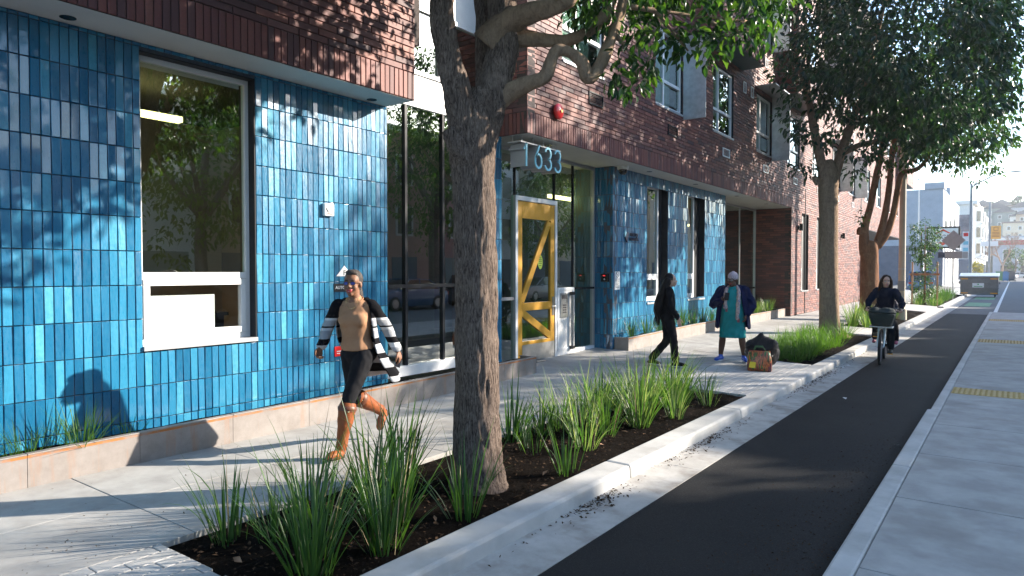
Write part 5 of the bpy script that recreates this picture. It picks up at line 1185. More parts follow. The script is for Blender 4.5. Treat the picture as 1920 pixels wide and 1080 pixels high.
b = MB(); b.box(-.05, -.68, .40, .05, -.57, .52); b.tube([(0, -.235, .90), (0, -.16, .90)], [.02, .028], 10); b.build('motor_and_lamp', 'black', bk, bevel=.01)
bk.location = (-2.08, 14.86, -.12); bk.rotation_euler = (R(0), R(-2), math.pi+R(4))
# ================================================================ PEOPLE
def skinmat(name, c, c2): pm(name, c, c2, 9, .55, obj=True, spec=.3, bmp=.05)
CL = dict(obj=True, spec=.08)
skinmat('skin_dark', (.175, .085, .05), (.22, .11, .068)); skinmat('skin_deep', (.11, .055, .036), (.145, .075, .05)); skinmat('skin_light', (.52, .31, .22), (.58, .36, .27))
pm('lips', (.38, .04, .05), None, rough=.35); pm('teeth', (.75, .73, .68), None, rough=.3); pm('eye_white', (.7, .7, .68), None, rough=.2); pm('iris', (.02, .012, .01), None, rough=.1)
pm('hair_grey', (.022, .018, .017), (.085, .075, .07), 40, .6, obj=True, bmp=.5, spec=.2); pm('hair_black', (.004, .0035, .004), (.009, .007, .008), 40, .5, obj=True, bmp=.5, spec=.15); pm('hair_brown', (.028, .015, .010), (.055, .03, .02), 40, .5, obj=True, bmp=.5, spec=.2)
V = lambda *a: Vector(a)
def E_(b, c, r, rot=None): b.ell(c, r, 14, 10, rot=rot)
def T_(b, pts, rad, n=14, ref=None, cap=True):
    pts = [Vector(p) for p in pts]; sp = spline([(p, (r if not hasattr(r, '__len__') else r[0])) for p, r in zip(pts, rad)], 4); P_ = [q[0] for q in sp]
    ra = [q[1] for q in sp]; rb = [q[1] for q in spline([(p, (r if not hasattr(r, '__len__') else r[1])) for p, r in zip(pts, rad)], 4)]
    b.tube(P_, list(zip(ra, rb)), n, ref=ref or (1, 0, 0)); r0, r1 = min(ra[0], rb[0])*.98, min(ra[-1], rb[-1])*.98
    b.ell(P_[0], (r0,)*3, 10, 8)
    if cap: b.ell(P_[-1], (r1,)*3, 10, 8)
def head_parts(b, H, Q, s=1):
    P_ = lambda x, y, z: H+Q @ V(x*s, y*s, z*s)
    e = lambda c, r: b.ell(P_(*c), tuple(q*s for q in r), 14, 10, rot=Q.to_matrix())
    e((0, -.012, .035), (.075, .095, .090)); e((0, .022, -.04), (.060, .070, .078)); e((0, .062, -.096), (.028, .026, .022)); e((0, .058, .03), (.060, .034, .040))
    for k in (-1, 1): e((k*.036, .056, -.035), (.028, .030, .034)); e((k*.076, -.008, -.008), (.011, .021, .031)); e((k*.030, .080, .018), (.024, .010, .008)); e((k*.011, .098, -.032), (.010, .010, .008))
    b.tube([P_(0, .086, .012), P_(0, .098, -.012), P_(0, .108, -.030)], [.008*s, .011*s, .014*s], 8); e((0, .106, -.030), (.013, .013, .011)); e((0, .084, -.062), (.026, .016, .014))
def face_bits(parent, H, Q, s=1, smile=True):
    P_ = lambda x, y, z: H+Q @ V(x*s, y*s, z*s); M3 = Q.to_matrix()
    b = MB()
    for k in (-1, 1): b.ell(P_(k*.031, .080, .002), (.015*s, .009*s, .0085*s), 10, 8, rot=M3)
    ey = b.build('eyes', 'eye_white', parent, smooth=True); b = MB()
    for k in (-1, 1): b.ell(P_(k*.031, .0865, .002), (.0065*s, .004*s, .0065*s), 10, 8, rot=M3)
    b.build('irises', 'iris', ey, smooth=True); b = MB(); w = .027 if smile else .021
    up = .007 if smile else 0
    pts = [P_(-w, .084, -.060+up), P_(-w*.5, .096, -.064), P_(0, .100, -.065), P_(w*.5, .096, -.064), P_(w, .084, -.060+up)]; lo = [P_(-w, .084, -.061+up), P_(-w*.5, .094, -.076), P_(0, .097, -.080), P_(w*.5, .094, -.076), P_(w, .084, -.061+up)]
    b.tube(pts, [.003*s, .0055*s, .006*s, .0055*s, .003*s], 8); b.tube(lo if smile else [q-Q @ V(0, 0, .010) for q in pts], [.003*s, .006*s, .0065*s, .006*s, .003*s], 8); b.build('lips', 'lips', parent, smooth=True)
    if smile: b = MB(); b.ell(P_(0, .090, -.070), (w*.72*s, .008*s, .0062*s), 10, 8, rot=M3); b.build('teeth', 'teeth', parent, smooth=True)
    b = MB()
    for k in (-1, 1): b.tube([P_(k*.014, .090, .024), P_(k*.032, .092, .030), P_(k*.052, .076, .023)], [.003*s, .0035*s, .002*s], 6)
    b.build('eyebrows', 'hair_black', parent, smooth=True)
def glasses(parent, H, Q, lens, frame):
    P_ = lambda x, y, z: H+Q @ V(x, y, z); b = MB(); g = empty_none = None; fr = MB()
    for k in (-1, 1):
        pts = [P_(k*.033+.022*math.cos(a), .103-.018*abs(k*.033+.022*math.cos(a))/.06, .001+.0145*math.sin(a)) for a in [6.283*i/16 for i in range(17)]]; fr.tube(pts, .0022, 5, cap=False); b.quad(pts[:-1])
        fr.tube([P_(k*.058, .090, .008), P_(k*.078, .0, .010), P_(k*.078, -.02, 0)], .002, 5)
    fr.tube([P_(-.009, .103, .005), P_(.009, .103, .005)], .002, 5); f_ = fr.build('glasses', frame, parent); b.build('lenses', lens, f_, recalc=False)
def hand_parts(b, Wr, d, n, side, curl=.5, spread=.12, s=1, thumb=.6):
    """wrist point, pointing direction, palm normal (palm side), side = direction of the thumb"""
    d = Vector(d).normalized(); n = Vector(n); n = (n-d*n.dot(d)).normalized(); t = d.cross(n); t = t if t.dot(Vector(side)) > 0 else -t
    b.tube([Wr-d*.03*s, Wr+d*.005*s, Wr+d*.035*s, Wr+d*.075*s, Wr+d*.090*s], [(.024*s, .019*s), (.026*s, .018*s), (.036*s, .016*s), (.041*s, .015*s), (.036*s, .012*s)], 12, ref=tuple(t)); b.ell(Wr+d*.088*s, (.02*s,)*3, 8, 6)
    for k, (off, ln) in enumerate(((.030, .072), (.010, .080), (-.011, .075), (-.030, .058))):
        p = Wr+d*.084*s+t*off*s; a = 0; pts = [p]; dd = d+t*off*spread*10*.1
        for seg, fr in enumerate((.45, .30, .25)):
            a += curl*(.75+.12*k) if seg else curl*.6; v = (dd*math.cos(a)+n*math.sin(a)).normalized(); p = p+v*ln*fr*s; pts.append(p)
        b.tube(pts, [.0098*s, .0092*s, .0085*s, .0072*s], 8); b.ell(pts[-1], (.0075*s,)*3, 8, 6); b.ell(pts[0], (.0105*s,)*3, 8, 6)
    p0 = Wr+d*.022*s+t*.024*s; p1 = p0+(d*.55+t*.75+n*.25*thumb).normalized()*.036*s; p2 = p1+(d*.85+t*.25+n*.55*thumb).normalized()*.032*s; p3 = p2+(d*.9-t*.1+n*.6*thumb).normalized()*.024*s
    b.tube([p0, p1, p2, p3], [.0145*s, .012*s, .0105*s, .0085*s], 8); b.ell(p3, (.0088*s,)*3, 8, 6); b.ell(p0, (.015*s,)*3, 8, 6)
def coat_shell(name, mat, parent, levels, n=26, th=.014, sub=1):
    """open-fronted garment: levels of (z, half width, half depth, x offset, y offset, opening left, opening right) from the front"""
    b = MB(); rings = []
    for z, rx, ry, xo, yo, ol, orr in levels:
        ring = []
        for j in range(n):
            a = R(orr)+(2*math.pi-R(orr)-R(ol))*j/(n-1); wob = 1+(.02+.05*max(0, min(1, (levels[0][0]-z)/.8))**2)*math.sin(a*8+z*5); ring.append(V(xo+rx*wob*math.sin(a), yo+ry*wob*math.cos(a), z+.012*math.sin(a*5)))
        rings.append(ring)
    b.loft(rings, closed=False); o = b.build(name, mat, parent, smooth=True)
    s = o.modifiers.new('solid', 'SOLIDIFY'); s.thickness = th; s.offset = 1; q = o.modifiers.new('sub', 'SUBSURF'); q.levels = sub; q.render_levels = sub
    return o
def shoe(b, ank, toe, w=.042, heel=.075):
    a, t = Vector(ank), Vector(toe); d = (t-a); f = Vector((d.x, d.y, 0)).normalized(); u = d.cross(f.cross(d)); 
    b.tube([a-f*heel*.7+V(0, 0, -.045), a-f*.01+V(0, 0, -.04), (a+t)/2+V(0, 0, -.01), t, t+(t-a).normalized()*.02], [(w*.85, .032), (w, .042), (w, .034), (w*1.02, .026), (w*.55, .016)], 14, ref=tuple(f.cross(V(0, 0, 1))))
    b.ell(a-f*heel*.7+V(0, 0, -.045), (w*.85, w*.9, .03), 10, 8); b.tube([a+V(0, 0, .04), a+V(0, 0, -.04)], [w*.85, w], 12)

# ---------------------------------------------------------------- the woman striding along the pavement
m, t, p, o, L = base('cardigan'); sx_ = N(t, 'ShaderNodeSeparateXYZ'); L(N(t, 'ShaderNodeTexCoord').outputs['Object'], sx_.inputs[0])
k_ = N(t, 'ShaderNodeMath', operation='MULTIPLY_ADD'); L(sx_.outputs['Z'], k_.inputs[0]); k_.inputs[1].default_value = 1.25; k_.inputs[2].default_value = -.80
r_ = N(t, 'ShaderNodeValToRGB'); r_.color_ramp.interpolation = 'CONSTANT'; e = r_.color_ramp.elements; bk_ = (.008, .008, .010, 1); wh = (.50, .51, .53, 1); gy = (.30, .31, .33, 1)
ST = [(0, wh), (.06, bk_), (.17, gy), (.275, wh), (.285, bk_), (.345, gy), (.40, wh), (.455, bk_), (.525, gy), (.615, wh), (.645, bk_), (.665, gy), (.735, wh), (.765, bk_)]
while len(e) < len(ST): e.new(.5)
for q, (a, c) in zip(e, ST): q.position = a; q.color = c
L(k_.outputs[0], r_.inputs[0]); L(r_.outputs[0], p.inputs['Base Color']); p.inputs['Roughness'].default_value = .95; p.inputs['Specular IOR Level'].default_value = .08; L(bump(t, noise(t, 130, 3, .6, N(t, 'ShaderNodeTexCoord').outputs['Object']), .5, .01), p.inputs['Normal'])
pm('top_tan', (.34, .185, .105), (.38, .215, .125), 8, .8, bmp=.2, bscale=22, **CL); pm('leggings', (.010, .010, .012), (.018, .018, .020), 8, .85, bmp=.2, bscale=18, **CL); pm('boot_tan', (.19, .052, .016), (.26, .076, .023), 7, .55, spec=.25, obj=True, bmp=.15, bscale=14); pm('sole', (.035, .018, .012), None, rough=.7); pm('boot_trim', (.10, .028, .010), (.13, .04, .014), 7, .5, obj=True)
pm('lens_blue', (.05, .06, .34), None, rough=.06, spec=.9, coat=.8); pm('gold', (.75, .6, .3), None, rough=.25, metal=.9); pm('phone', (.01, .01, .015), None, rough=.15)
p1 = empty('person', (0, 0, 0), 'smiling woman in striped cardigan, tan top and brown boots striding along the pavement', 'person')
hip = V(0, 0, .93); nk = V(0, .06, 1.43); Hd = V(-.005, .115, 1.572); Qh = Quaternion((0, 0, 1), R(0)) @ Quaternion((1, 0, 0), R(4))
sl_, sr_ = V(-.165, .035, 1.365), V(.165, .06, 1.365); el, er = V(-.262, -.13, 1.135), V(.275, .06, 1.12); wl_, wr_ = V(-.285, -.255, .935), V(.245, .235, .985)
hl, hr_ = V(-.085, 0, .90), V(.085, 0, .90); kl, kr = V(-.085, .225, .50), V(.075, -.05, .49); al_, ar_ = V(-.08, .315, .10), V(.085, -.44, .285); tl_, tr2 = V(-.09, .50, .045), V(.085, -.42, .10)
b = MB(); head_parts(b, Hd, Qh); T_(b, [nk+V(0, .01, .10), nk+V(0, 0, 0), nk+V(0, -.01, -.06)], [.052, .055, .07])
T_(b, [V(0, .05, 1.38), V(0, .04, 1.25), V(0, .015, 1.1), V(0, 0, .98), V(0, 0, .9)], [(.15, .085), (.14, .10), (.12, .09), (.15, .105), (.14, .10)])
for s_, h_, k2, a_, sh_, e2, w_, th in ((-1, hl, kl, al_, sl_, el, wl_, 1), (1, hr_, kr, ar_, sr_, er, wr_, 1)):
    T_(b, [h_, (h_+k2)/2, k2], [.085, .072, .052]); T_(b, [k2, (k2*.65+a_*.35), a_], [.052, .052, .034]); T_(b, [sh_-V(0, 0, .0), (sh_+e2)/2, e2], [.052, .046, .036]); T_(b, [e2, (e2+w_)/2, w_], [.038, .034, .024])
hand_parts(b, wl_, V(.0, -.35, -.95), V(.9, .3, 0), V(0, 1, -.2), .55); hand_parts(b, wr_, V(-.1, .35, -.9), V(-.9, .2, .1), V(0, 1, .2), 1.0)
body = remesh(b, 'body', 'skin_dark', .0075, 3, p1); face_bits(p1, Hd, Qh); glasses(p1, Hd, Qh, 'lens_blue', 'black')
b = MB(); e_ = lambda c, r: b.ell(Hd+Qh @ V(*c), r, 14, 10, rot=Qh.to_matrix()); e_((0, -.030, .048), (.086, .094, .093)); e_((0, -.075, .0), (.066, .055, .08)); e_((0, .035, .105), (.06, .05, .028))
T_(b, [Hd+Qh @ V(0, -.10, .0), Hd+Qh @ V(-.01, -.135, -.06), Hd+Qh @ V(-.02, -.15, -.15), Hd+Qh @ V(-.03, -.17, -.24)], [.035, .04, .036, .012]); remesh(b, 'hair', 'hair_grey', .009, 3, p1)
b = MB(); T_(b, [V(0, .045, 1.415), V(0, .045, 1.33), V(0, .035, 1.2), V(0, .012, 1.08), V(0, .004, 1.0), V(0, .0, .955)], [(.12, .075), (.155, .105), (.15, .12), (.136, .112), (.158, .126), (.166, .134)], cap=False)
b.ell(V(0, .10, 1.25), (.138, .078, .088), 14, 10)
for s_ in (-1, 1): b.ell(V(s_*.06, .118, 1.24), (.078, .062, .072), 14, 10); b.ell(V(s_*.13, .045, 1.365), (.055, .055, .05), 12, 8)
tp_ = remesh(b, 'top', 'top_tan', .011, 8, p1, wr=0.0035)
pm('top_band', (.26, .135, .075), (.29, .155, .09), 8, .85, **CL)
b = MB(); n_ = 24; pts = [V(.078*math.sin(6.2832*i/n_), .052+.066*math.cos(6.2832*i/n_), 1.428-.026*math.cos(6.2832*i/n_)) for i in range(n_+1)]; b.tube(pts, .0085, 8, cap=False); b.build('neckband', 'top_band', tp_, smooth=True)
b = MB(); T_(b, [V(0, 0, 1.0), V(0, -.005, .95), V(0, -.012, .90)], [(.130, .10), (.155, .118), (.165, .13)]); b.ell(V(-.075, -.075, .90), (.085, .075, .085), 12, 8); b.ell(V(.075, -.075, .90), (.085, .075, .085), 12, 8)
for h_, k2, a_ in ((hl, kl, al_), (hr_, kr, ar_)): T_(b, [h_, h_*.6+k2*.4, k2, k2*.75+a_*.25], [.100, .088, .064, .062])
remesh(b, 'leggings', 'leggings', .011, 4, p1, wr=0.006)
for k2, a_, t_, up in ((kl, al_, tl_, .12), (kr, ar_, tr2, .12)):
    b = MB(); T_(b, [k2*.86+a_*.14, k2*.6+a_*.4, k2*.25+a_*.75, a_], [.082, .074, .056, .053]); d_ = (t_-a_); dn = d_.normalized(); dnv = (a_-k2).normalized(); hl_ = a_+dnv*.045-Vector((d_.x, d_.y, 0))*.12
    T_(b, [hl_, a_+dnv*.05+d_*.25, a_*.4+t_*.6+dnv*.012, t_], [(.036, .04), (.042, .045), (.045, .034), (.036, .024)]); bt = remesh(b, 'boot', 'boot_tan', .009, 4, p1, wr=0.004)
    b = MB(); q = hl_+dnv*.03; b.tube([q, q+dnv*.035], [.032, .030], 10); b.build('heel', 'sole', bt)
    b = MB(); q = k2*.87+a_*.13; ax = (a_-k2).normalized(); b.tube([q-ax*.012, q+ax*.004, q+ax*.022], [.078, .088, .086], 22); b.build('boot_cuff', 'boot_trim', bt, smooth=40)
    b = MB(); s0 = hl_+dnv*.022; s1 = a_*.4+t_*.6+dnv*.034; s2 = t_+dnv*.018; b.tube([s0, (s0+s1)/2, s1, s2], [(.036, .014), (.040, .014), (.046, .013), (.034, .011)], 12, ref=(1, 0, 0)); b.build('boot_sole', 'sole', bt, smooth=40)
    b = MB(); q = k2*.80+a_*.20; ax = (a_-k2).normalized(); b.tube([q-ax*.008, q+ax*.008], .083, 20); b.build('boot_strap', 'boot_trim', bt); b = MB(); q2 = q+V(-.06, .045, 0); b.ell(q2, (.012, .012, .009), 8, 6); b.build('buckle', 'gold', bt)
b = MB()
for sh_, e2, w_ in ((sl_, el, wl_), (sr_, er, wr_)): T_(b, [sh_+V(-sh_.x*.25, 0, .02), sh_, (sh_+e2)/2, e2, (e2+w_)/2, e2*.1+w_*.9], [.045, .060, .058, .055, .052, .05])
T_(b, [V(-.10, .0, 1.405), V(0, -.045, 1.40), V(.10, .0, 1.405)], [.04, .045, .04]); remesh(b, 'cardigan_sleeves', 'cardigan', .011, 4, p1, wr=0.006)
coat_shell('cardigan', 'cardigan', p1, [(1.43, .105, .085, 0, .0, 75, 75), (1.37, .175, .115, 0, .015, 55, 55), (1.25, .188, .135, 0, .02, 60, 60), (1.12, .185, .135, 0, .0, 68, 70), (.98, .20, .15, 0, -.02, 72, 80), (.87, .212, .19, -.015, -.08, 76, 92), (.78, .225, .22, -.03, -.13, 80, 98), (.70, .235, .24, -.045, -.17, 82, 100), (.64, .24, .25, -.05, -.19, 82, 100)])
b = MB(); pts = [Hd+V(-.055, .02, -.13), V(-.05, .12, 1.385), V(-.015, .155, 1.345), V(.02, .15, 1.35), V(.055, .115, 1.39), Hd+V(.06, .0, -.125)]; b.tube([q[0] for q in spline([(q, .002) for q in pts], 4)], .0025, 6); b.build('necklace', 'gold', p1)
def twist(root, keep=()):              # the shoulders turn against the hips in mid-stride
    for o_ in root.children_recursive:
        if o_.name.split('.')[0] in keep or o_.data is None: continue
        me = o_.data; n = len(me.vertices); co = np.empty(n*3); me.vertices.foreach_get('co', co); co = co.reshape(-1, 3)
        t_ = np.clip((co[:, 2]-.84)/.30, 0, 1); a = R(22)*t_*t_*(3-2*t_); x, y = co[:, 0].copy(), co[:, 1]-.02; co[:, 0] = x*np.cos(a)-y*np.sin(a); co[:, 1] = x*np.sin(a)+y*np.cos(a)+.02
        me.vertices.foreach_set('co', co.ravel()); me.update()
twist(p1, ('leggings', 'boot', 'heel', 'boot_strap', 'buckle', 'boot_cuff', 'boot_sole'))
p1.location = (-5.01, 4.335, gz(-5, 4.3)); p1.rotation_euler = (0, 0, math.pi+R(8))
ph = empty('phone', (0, 0, 0), 'dark phone held in the striding woman\'s trailing hand', 'phone'); q = wl_+V(.03, -.05, -.10); MB().obox(q, V(.004, 0, .002), V(0, .035, .012), V(0, -.025, .072)).build('case', 'phone', ph, bevel=.004); MB().obox(q+V(.0045, 0, 0), V(.0006, 0, 0), V(0, .032, .011), V(0, -.023, .066)).build('screen', 'car_glass', ph); twist(ph); ph.location = p1.location; ph.rotation_euler = p1.rotation_euler

# ---------------------------------------------------------------- older woman in the teal dress
pm('dress_teal', (.015, .22, .23), (.02, .27, .28), 9, .85, bmp=.2, bscale=25, **CL); pm('jacket_navy', (.006, .010, .040), (.010, .016, .058), 9, .7, bmp=.5, bscale=16, **CL); pm('hat_knit', (.34, .27, .30), (.55, .47, .50), 60, .9, obj=True, bmp=.6, bscale=80); pm('sneaker_blue', (.01, .07, .42), (.02, .12, .55), 18, .5, obj=True); pm('scarf', (.35, .22, .20), (.55, .45, .40), 30, .9, obj=True, c3=(.03, .12, .30), s3=22); pm('scarf_fringe', (.20, .06, .08), (.28, .10, .11), 30, .9, obj=True); pm('lens_clear', (.25, .22, .2), None, rough=.05)
p2 = empty('person', (0, 0, 0), 'older woman in knit hat, navy jacket and teal dress holding a phone', 'person')
Hd = V(.0, .055, 1.485); Qh = Quaternion((0, 0, 1), R(-24)); hl, hr_ = V(-.10, 0, .86), V(.10, 0, .86); kl, kr = V(-.16, .03, .46), V(.17, .03, .46); al_, ar_ = V(-.20, -.01, .10), V(.21, -.01, .10)
sl_, sr_ = V(-.20, 0, 1.30), V(.20, 0, 1.30); el, er = V(-.33, -.02, 1.04), V(.34, .04, 1.04); wl_, wr_ = V(-.25, .10, .86), V(.15, .23, 1.12)
b = MB(); head_parts(b, Hd, Qh, .98); T_(b, [V(0, .03, 1.42), V(0, .0, 1.33), V(0, 0, 1.27)], [.055, .062, .08]); T_(b, [V(0, .01, 1.27), V(0, .02, 1.1), V(0, .02, .95), V(0, 0, .84)], [(.16, .11), (.17, .14), (.18, .15), (.17, .13)])
for h_, k2, a_, sh_, e2, w_ in ((hl, kl, al_, sl_, el, wl_), (hr_, kr, ar_, sr_, er, wr_)): T_(b, [h_, (h_+k2)/2, k2], [.095, .08, .062]); T_(b, [k2, k2*.62+a_*.38, a_+V(0, 0, .02)], [.058, .060, .040]); T_(b, [sh_, (sh_+e2)/2, e2], [.058, .052, .042]); T_(b, [e2, (e2+w_)/2, w_], [.042, .036, .027])
hand_parts(b, wr_, V(-.55, .6, .45), V(-.3, .2, 1), V(0, .5, 1), .7); hand_parts(b, wl_, V(.2, .4, -.9), V(1, 0, 0), V(0, 1, 0), .4)
remesh(b, 'body', 'skin_deep', .008, 3, p2); face_bits(p2, Hd, Qh, .98); glasses(p2, Hd, Qh, 'lens_clear', 'steel_satin')
b = MB(); e_ = lambda c, r: b.ell(Hd+Qh @ V(*c), r, 14, 10, rot=Qh.to_matrix()); e_((0, -.012, .065), (.092, .105, .092)); e_((0, -.012, .035), (.097, .108, .028)); e_((0, -.02, .145), (.03, .03, .02)); remesh(b, 'knit_hat', 'hat_knit', .009, 3, p2)
b = MB(); T_(b, [V(0, .01, 1.30), V(0, .03, 1.15), V(0, .045, 1.0), V(0, .04, .85), V(0, .03, .68), V(0, .03, .52), V(0, .03, .44)], [(.15, .10), (.185, .15), (.20, .17), (.21, .17), (.225, .165), (.235, .16), (.24, .155)], cap=False); b.ell(V(-.08, .12, 1.10), (.09, .07, .08), 12, 8); b.ell(V(.08, .12, 1.10), (.09, .07, .08), 12, 8); remesh(b, 'dress', 'dress_teal', .013, 4, p2, wr=0.010)
b = MB()
for sh_, e2, w_ in ((sl_, el, wl_), (sr_, er, wr_)): T_(b, [sh_+V(-sh_.x*.3, 0, .03), sh_, (sh_+e2)/2, e2, (e2+w_)/2, e2*.12+w_*.88], [.065, .085, .085, .083, .075, .06])
T_(b, [V(-.11, -.01, 1.345), V(0, -.05, 1.36), V(.11, -.01, 1.345)], [.055, .06, .055]); remesh(b, 'jacket_sleeves', 'jacket_navy', .013, 4, p2, wr=0.016)
coat_shell('jacket', 'jacket_navy', p2, [(1.36, .12, .10, 0, -.01, 50, 50), (1.30, .20, .14, 0, .0, 42, 42), (1.16, .235, .19, 0, .01, 40, 40), (1.0, .25, .215, 0, .01, 45, 42), (.86, .265, .23, 0, 0, 52, 48), (.72, .275, .235, 0, 0, 58, 52), (.60, .28, .235, 0, -.01, 62, 55)], th=.03)
b = MB()
for s_, z1 in ((-1, .80), (1, .98)): T_(b, [V(s_*.06, -.03, 1.39), V(s_*.105, .10, 1.31), V(s_*.115, .185, 1.15), V(s_*.11, .205, 1.0), V(s_*.10, .21, z1)], [.022, .03, .034, .036, .03])
sc_ = remesh(b, 'scarf', 'scarf', .010, 3, p2, wr=0.012); b = MB()
for i in range(14): q = V(.07+.005*i if i < 7 else -.14+.006*(i-7), .215, .985 if i < 7 else .80); b.tube([q, q+V(.002, .005, -.07)], [.006, .003], 5)
b.build('scarf_fringe', 'scarf_fringe', sc_); b = MB()
for s_, a_ in ((-1, al_), (1, ar_)):
    b = MB(); shoe(b, a_+V(0, 0, -.005), a_+V(s_*.06, .16, -.065), .045); sn = remesh(b, 'sneaker', 'sneaker_blue', .008, 3, p2); b = MB(); q = a_+V(s_*.022, .055, -.094); b.ell(q, (.05, .135, .014), 14, 6, rot=Matrix.Rotation(R(-18*s_), 3, 'Z')); b.build('shoe_sole', 'paper', sn, smooth=True)
p2.location = (-4.14, 12.45, gz(-4.14, 12.45)+.005); p2.rotation_euler = (0, 0, math.pi+R(12))
ph = empty('phone', (0, 0, 0), 'dark phone held up by the older woman in the teal dress', 'phone'); q = wr_+V(-.08, .085, .075); MB().obox(q, V(.036, .01, 0), V(0, .004, -.001), V(-.01, .02, .07)).build('case', 'phone', ph, bevel=.004); MB().obox(q+V(0, -.0045, 0), V(.032, .009, 0), V(0, .0006, 0), V(-.009, .018, .063)).build('screen', 'car_glass', ph); ph.location = p2.location; ph.rotation_euler = p2.rotation_euler

# ---------------------------------------------------------------- young woman in black
pm('black_cloth', (.008, .008, .010), (.015, .015, .018), 8, .85, bmp=.3, bscale=16, **CL); pm('white_shoe', (.6, .6, .6), None, rough=.5); pm('bracelet', (.18, .08, .35), None, rough=.4)
p3 = empty('person', (0, 0, 0), 'young woman with very long black hair, all in black, seen from behind', 'person')
Hd = V(0, .05, 1.49); Qh = Quaternion((0, 0, 1), R(-6)); hl, hr_ = V(-.085, 0, .87), V(.085, 0, .87); kl, kr = V(-.09, .0, .46), V(.085, .09, .46); al_, ar_ = V(-.10, -.25, .11), V(.08, .13, .09)
sl_, sr_ = V(-.16, 0, 1.315), V(.16, 0, 1.315); el, er = V(-.21, -.06, 1.06), V(.22, .02, 1.05); wl_, wr_ = V(-.19, .12, .90), V(.22, .15, .84)
b = MB(); head_parts(b, Hd, Qh, .95); T_(b, [V(0, .03, 1.42), V(0, 0, 1.34), V(0, 0, 1.28)], [.048, .05, .07]); T_(b, [V(0, 0, 1.29), V(0, 0, 1.12), V(0, 0, 1.0), V(0, 0, .86)], [(.14, .08), (.13, .10), (.125, .095), (.15, .11)])
for h_, k2, a_, sh_, e2, w_ in ((hl, kl, al_, sl_, el, wl_), (hr_, kr, ar_, sr_, er, wr_)): T_(b, [h_, (h_+k2)/2, k2], [.082, .07, .052]); T_(b, [k2, k2*.65+a_*.35, a_], [.05, .05, .034]); T_(b, [sh_, (sh_+e2)/2, e2], [.048, .042, .035]); T_(b, [e2, (e2+w_)/2, w_], [.036, .032, .023])
hand_parts(b, wr_, V(0, .25, -.97), V(-1, .1, 0), V(0, 1, 0), .45, s=.95); hand_parts(b, wl_, V(.1, .7, -.6), V(1, 0, 0), V(0, .5, 1), .5, s=.95); remesh(b, 'body', 'skin_light', .008, 3, p3); face_bits(p3, Hd, Qh, .95, False)
b = MB(); e_ = lambda c, r: b.ell(Hd+Qh @ V(*c), r, 14, 10, rot=Qh.to_matrix()); e_((0, -.03, .035), (.086, .095, .092)); e_((0, -.055, -.03), (.085, .075, .10))
for x in (-.10, -.05, 0, .05, .095): T_(b, [Hd+V(x*.7, -.06, 0), Hd+V(x, -.12, -.16), Hd+V(x*1.25, -.19, -.36), Hd+V(x*1.4-.01, -.225, -.54), Hd+V(x*1.3, -.20, -.72-.05*math.cos(x*30))], [.056, .064, .066, .055, .014])
hair_ = remesh(b, 'hair', 'hair_black', .010, 2, p3)
b = MB(); rs = random.Random(3)
for _ in range(70):
    x = rs.uniform(-.12, .12); q = Hd+V(x*.7, -.09, -.05); b.tube([q, q+V(x*.3, -.05, -.2), q+V(x*.5+rs.uniform(-.02, .02), -.13+rs.uniform(-.03, .02), -.42), q+V(x*.45+rs.uniform(-.04, .04), -.14+rs.uniform(-.07, .05), -.66-rs.uniform(0, .1))], [.004, .005, .004, .001], 4)
b.build('hair_strands', 'hair_black', hair_, smooth=True)
b = MB(); T_(b, [V(0, 0, 1.345), V(0, 0, 1.30), V(0, 0, 1.16), V(0, 0, 1.02), V(0, 0, .90), V(0, 0, .84)], [(.09, .075), (.16, .10), (.165, .125), (.16, .125), (.168, .13), (.166, .128)])
for sh_, e2, w_ in ((sl_, el, wl_), (sr_, er, wr_)): T_(b, [sh_, (sh_+e2)/2, e2, (e2+w_)/2, e2*.1+w_*.9], [.068, .064, .058, .052, .044])
remesh(b, 'jacket', 'black_cloth', .012, 4, p3, wr=0.012)
b = MB(); T_(b, [V(0, 0, .95), V(0, -.01, .86)], [(.15, .118), (.155, .125)]); b.ell(V(-.07, -.06, .87), (.085, .08, .085), 12, 8); b.ell(V(.07, -.06, .87), (.085, .08, .085), 12, 8)
for h_, k2, a_ in ((hl, kl, al_), (hr_, kr, ar_)): T_(b, [h_, h_*.6+k2*.4, k2, k2*.5+a_*.5, a_+V(0, 0, .03)], [.096, .088, .070, .066, .064])
remesh(b, 'trousers', 'black_cloth', .012, 4, p3, wr=0.010)
for a_, t_ in ((al_, al_+V(-.01, .13, -.075)), (ar_, ar_+V(.01, .17, -.055))):
    b = MB(); shoe(b, a_, t_, .038); q = remesh(b, 'shoe', 'black_cloth', .008, 3, p3); b = MB(); c_ = (a_+t_)/2+V(0, .0, -.05); b.tube([a_+V(0, -.06, -.072), c_+V(0, 0, -.004), t_+V(0, .02, -.018)], [(.036, .014), (.040, .014), (.036, .012)], 12, ref=(1, 0, 0)); b.build('shoe_sole', 'white_shoe', q, smooth=50)
MB().tube([wr_+V(0, -.01, .03), wr_+V(0, 0, .01)], .032, 14).build('bracelet', 'bracelet', p3)
p3.location = (-4.80, 11.05, gz(-4.8, 11.05)); p3.rotation_euler = (0, 0, -math.atan2(.86, .50))

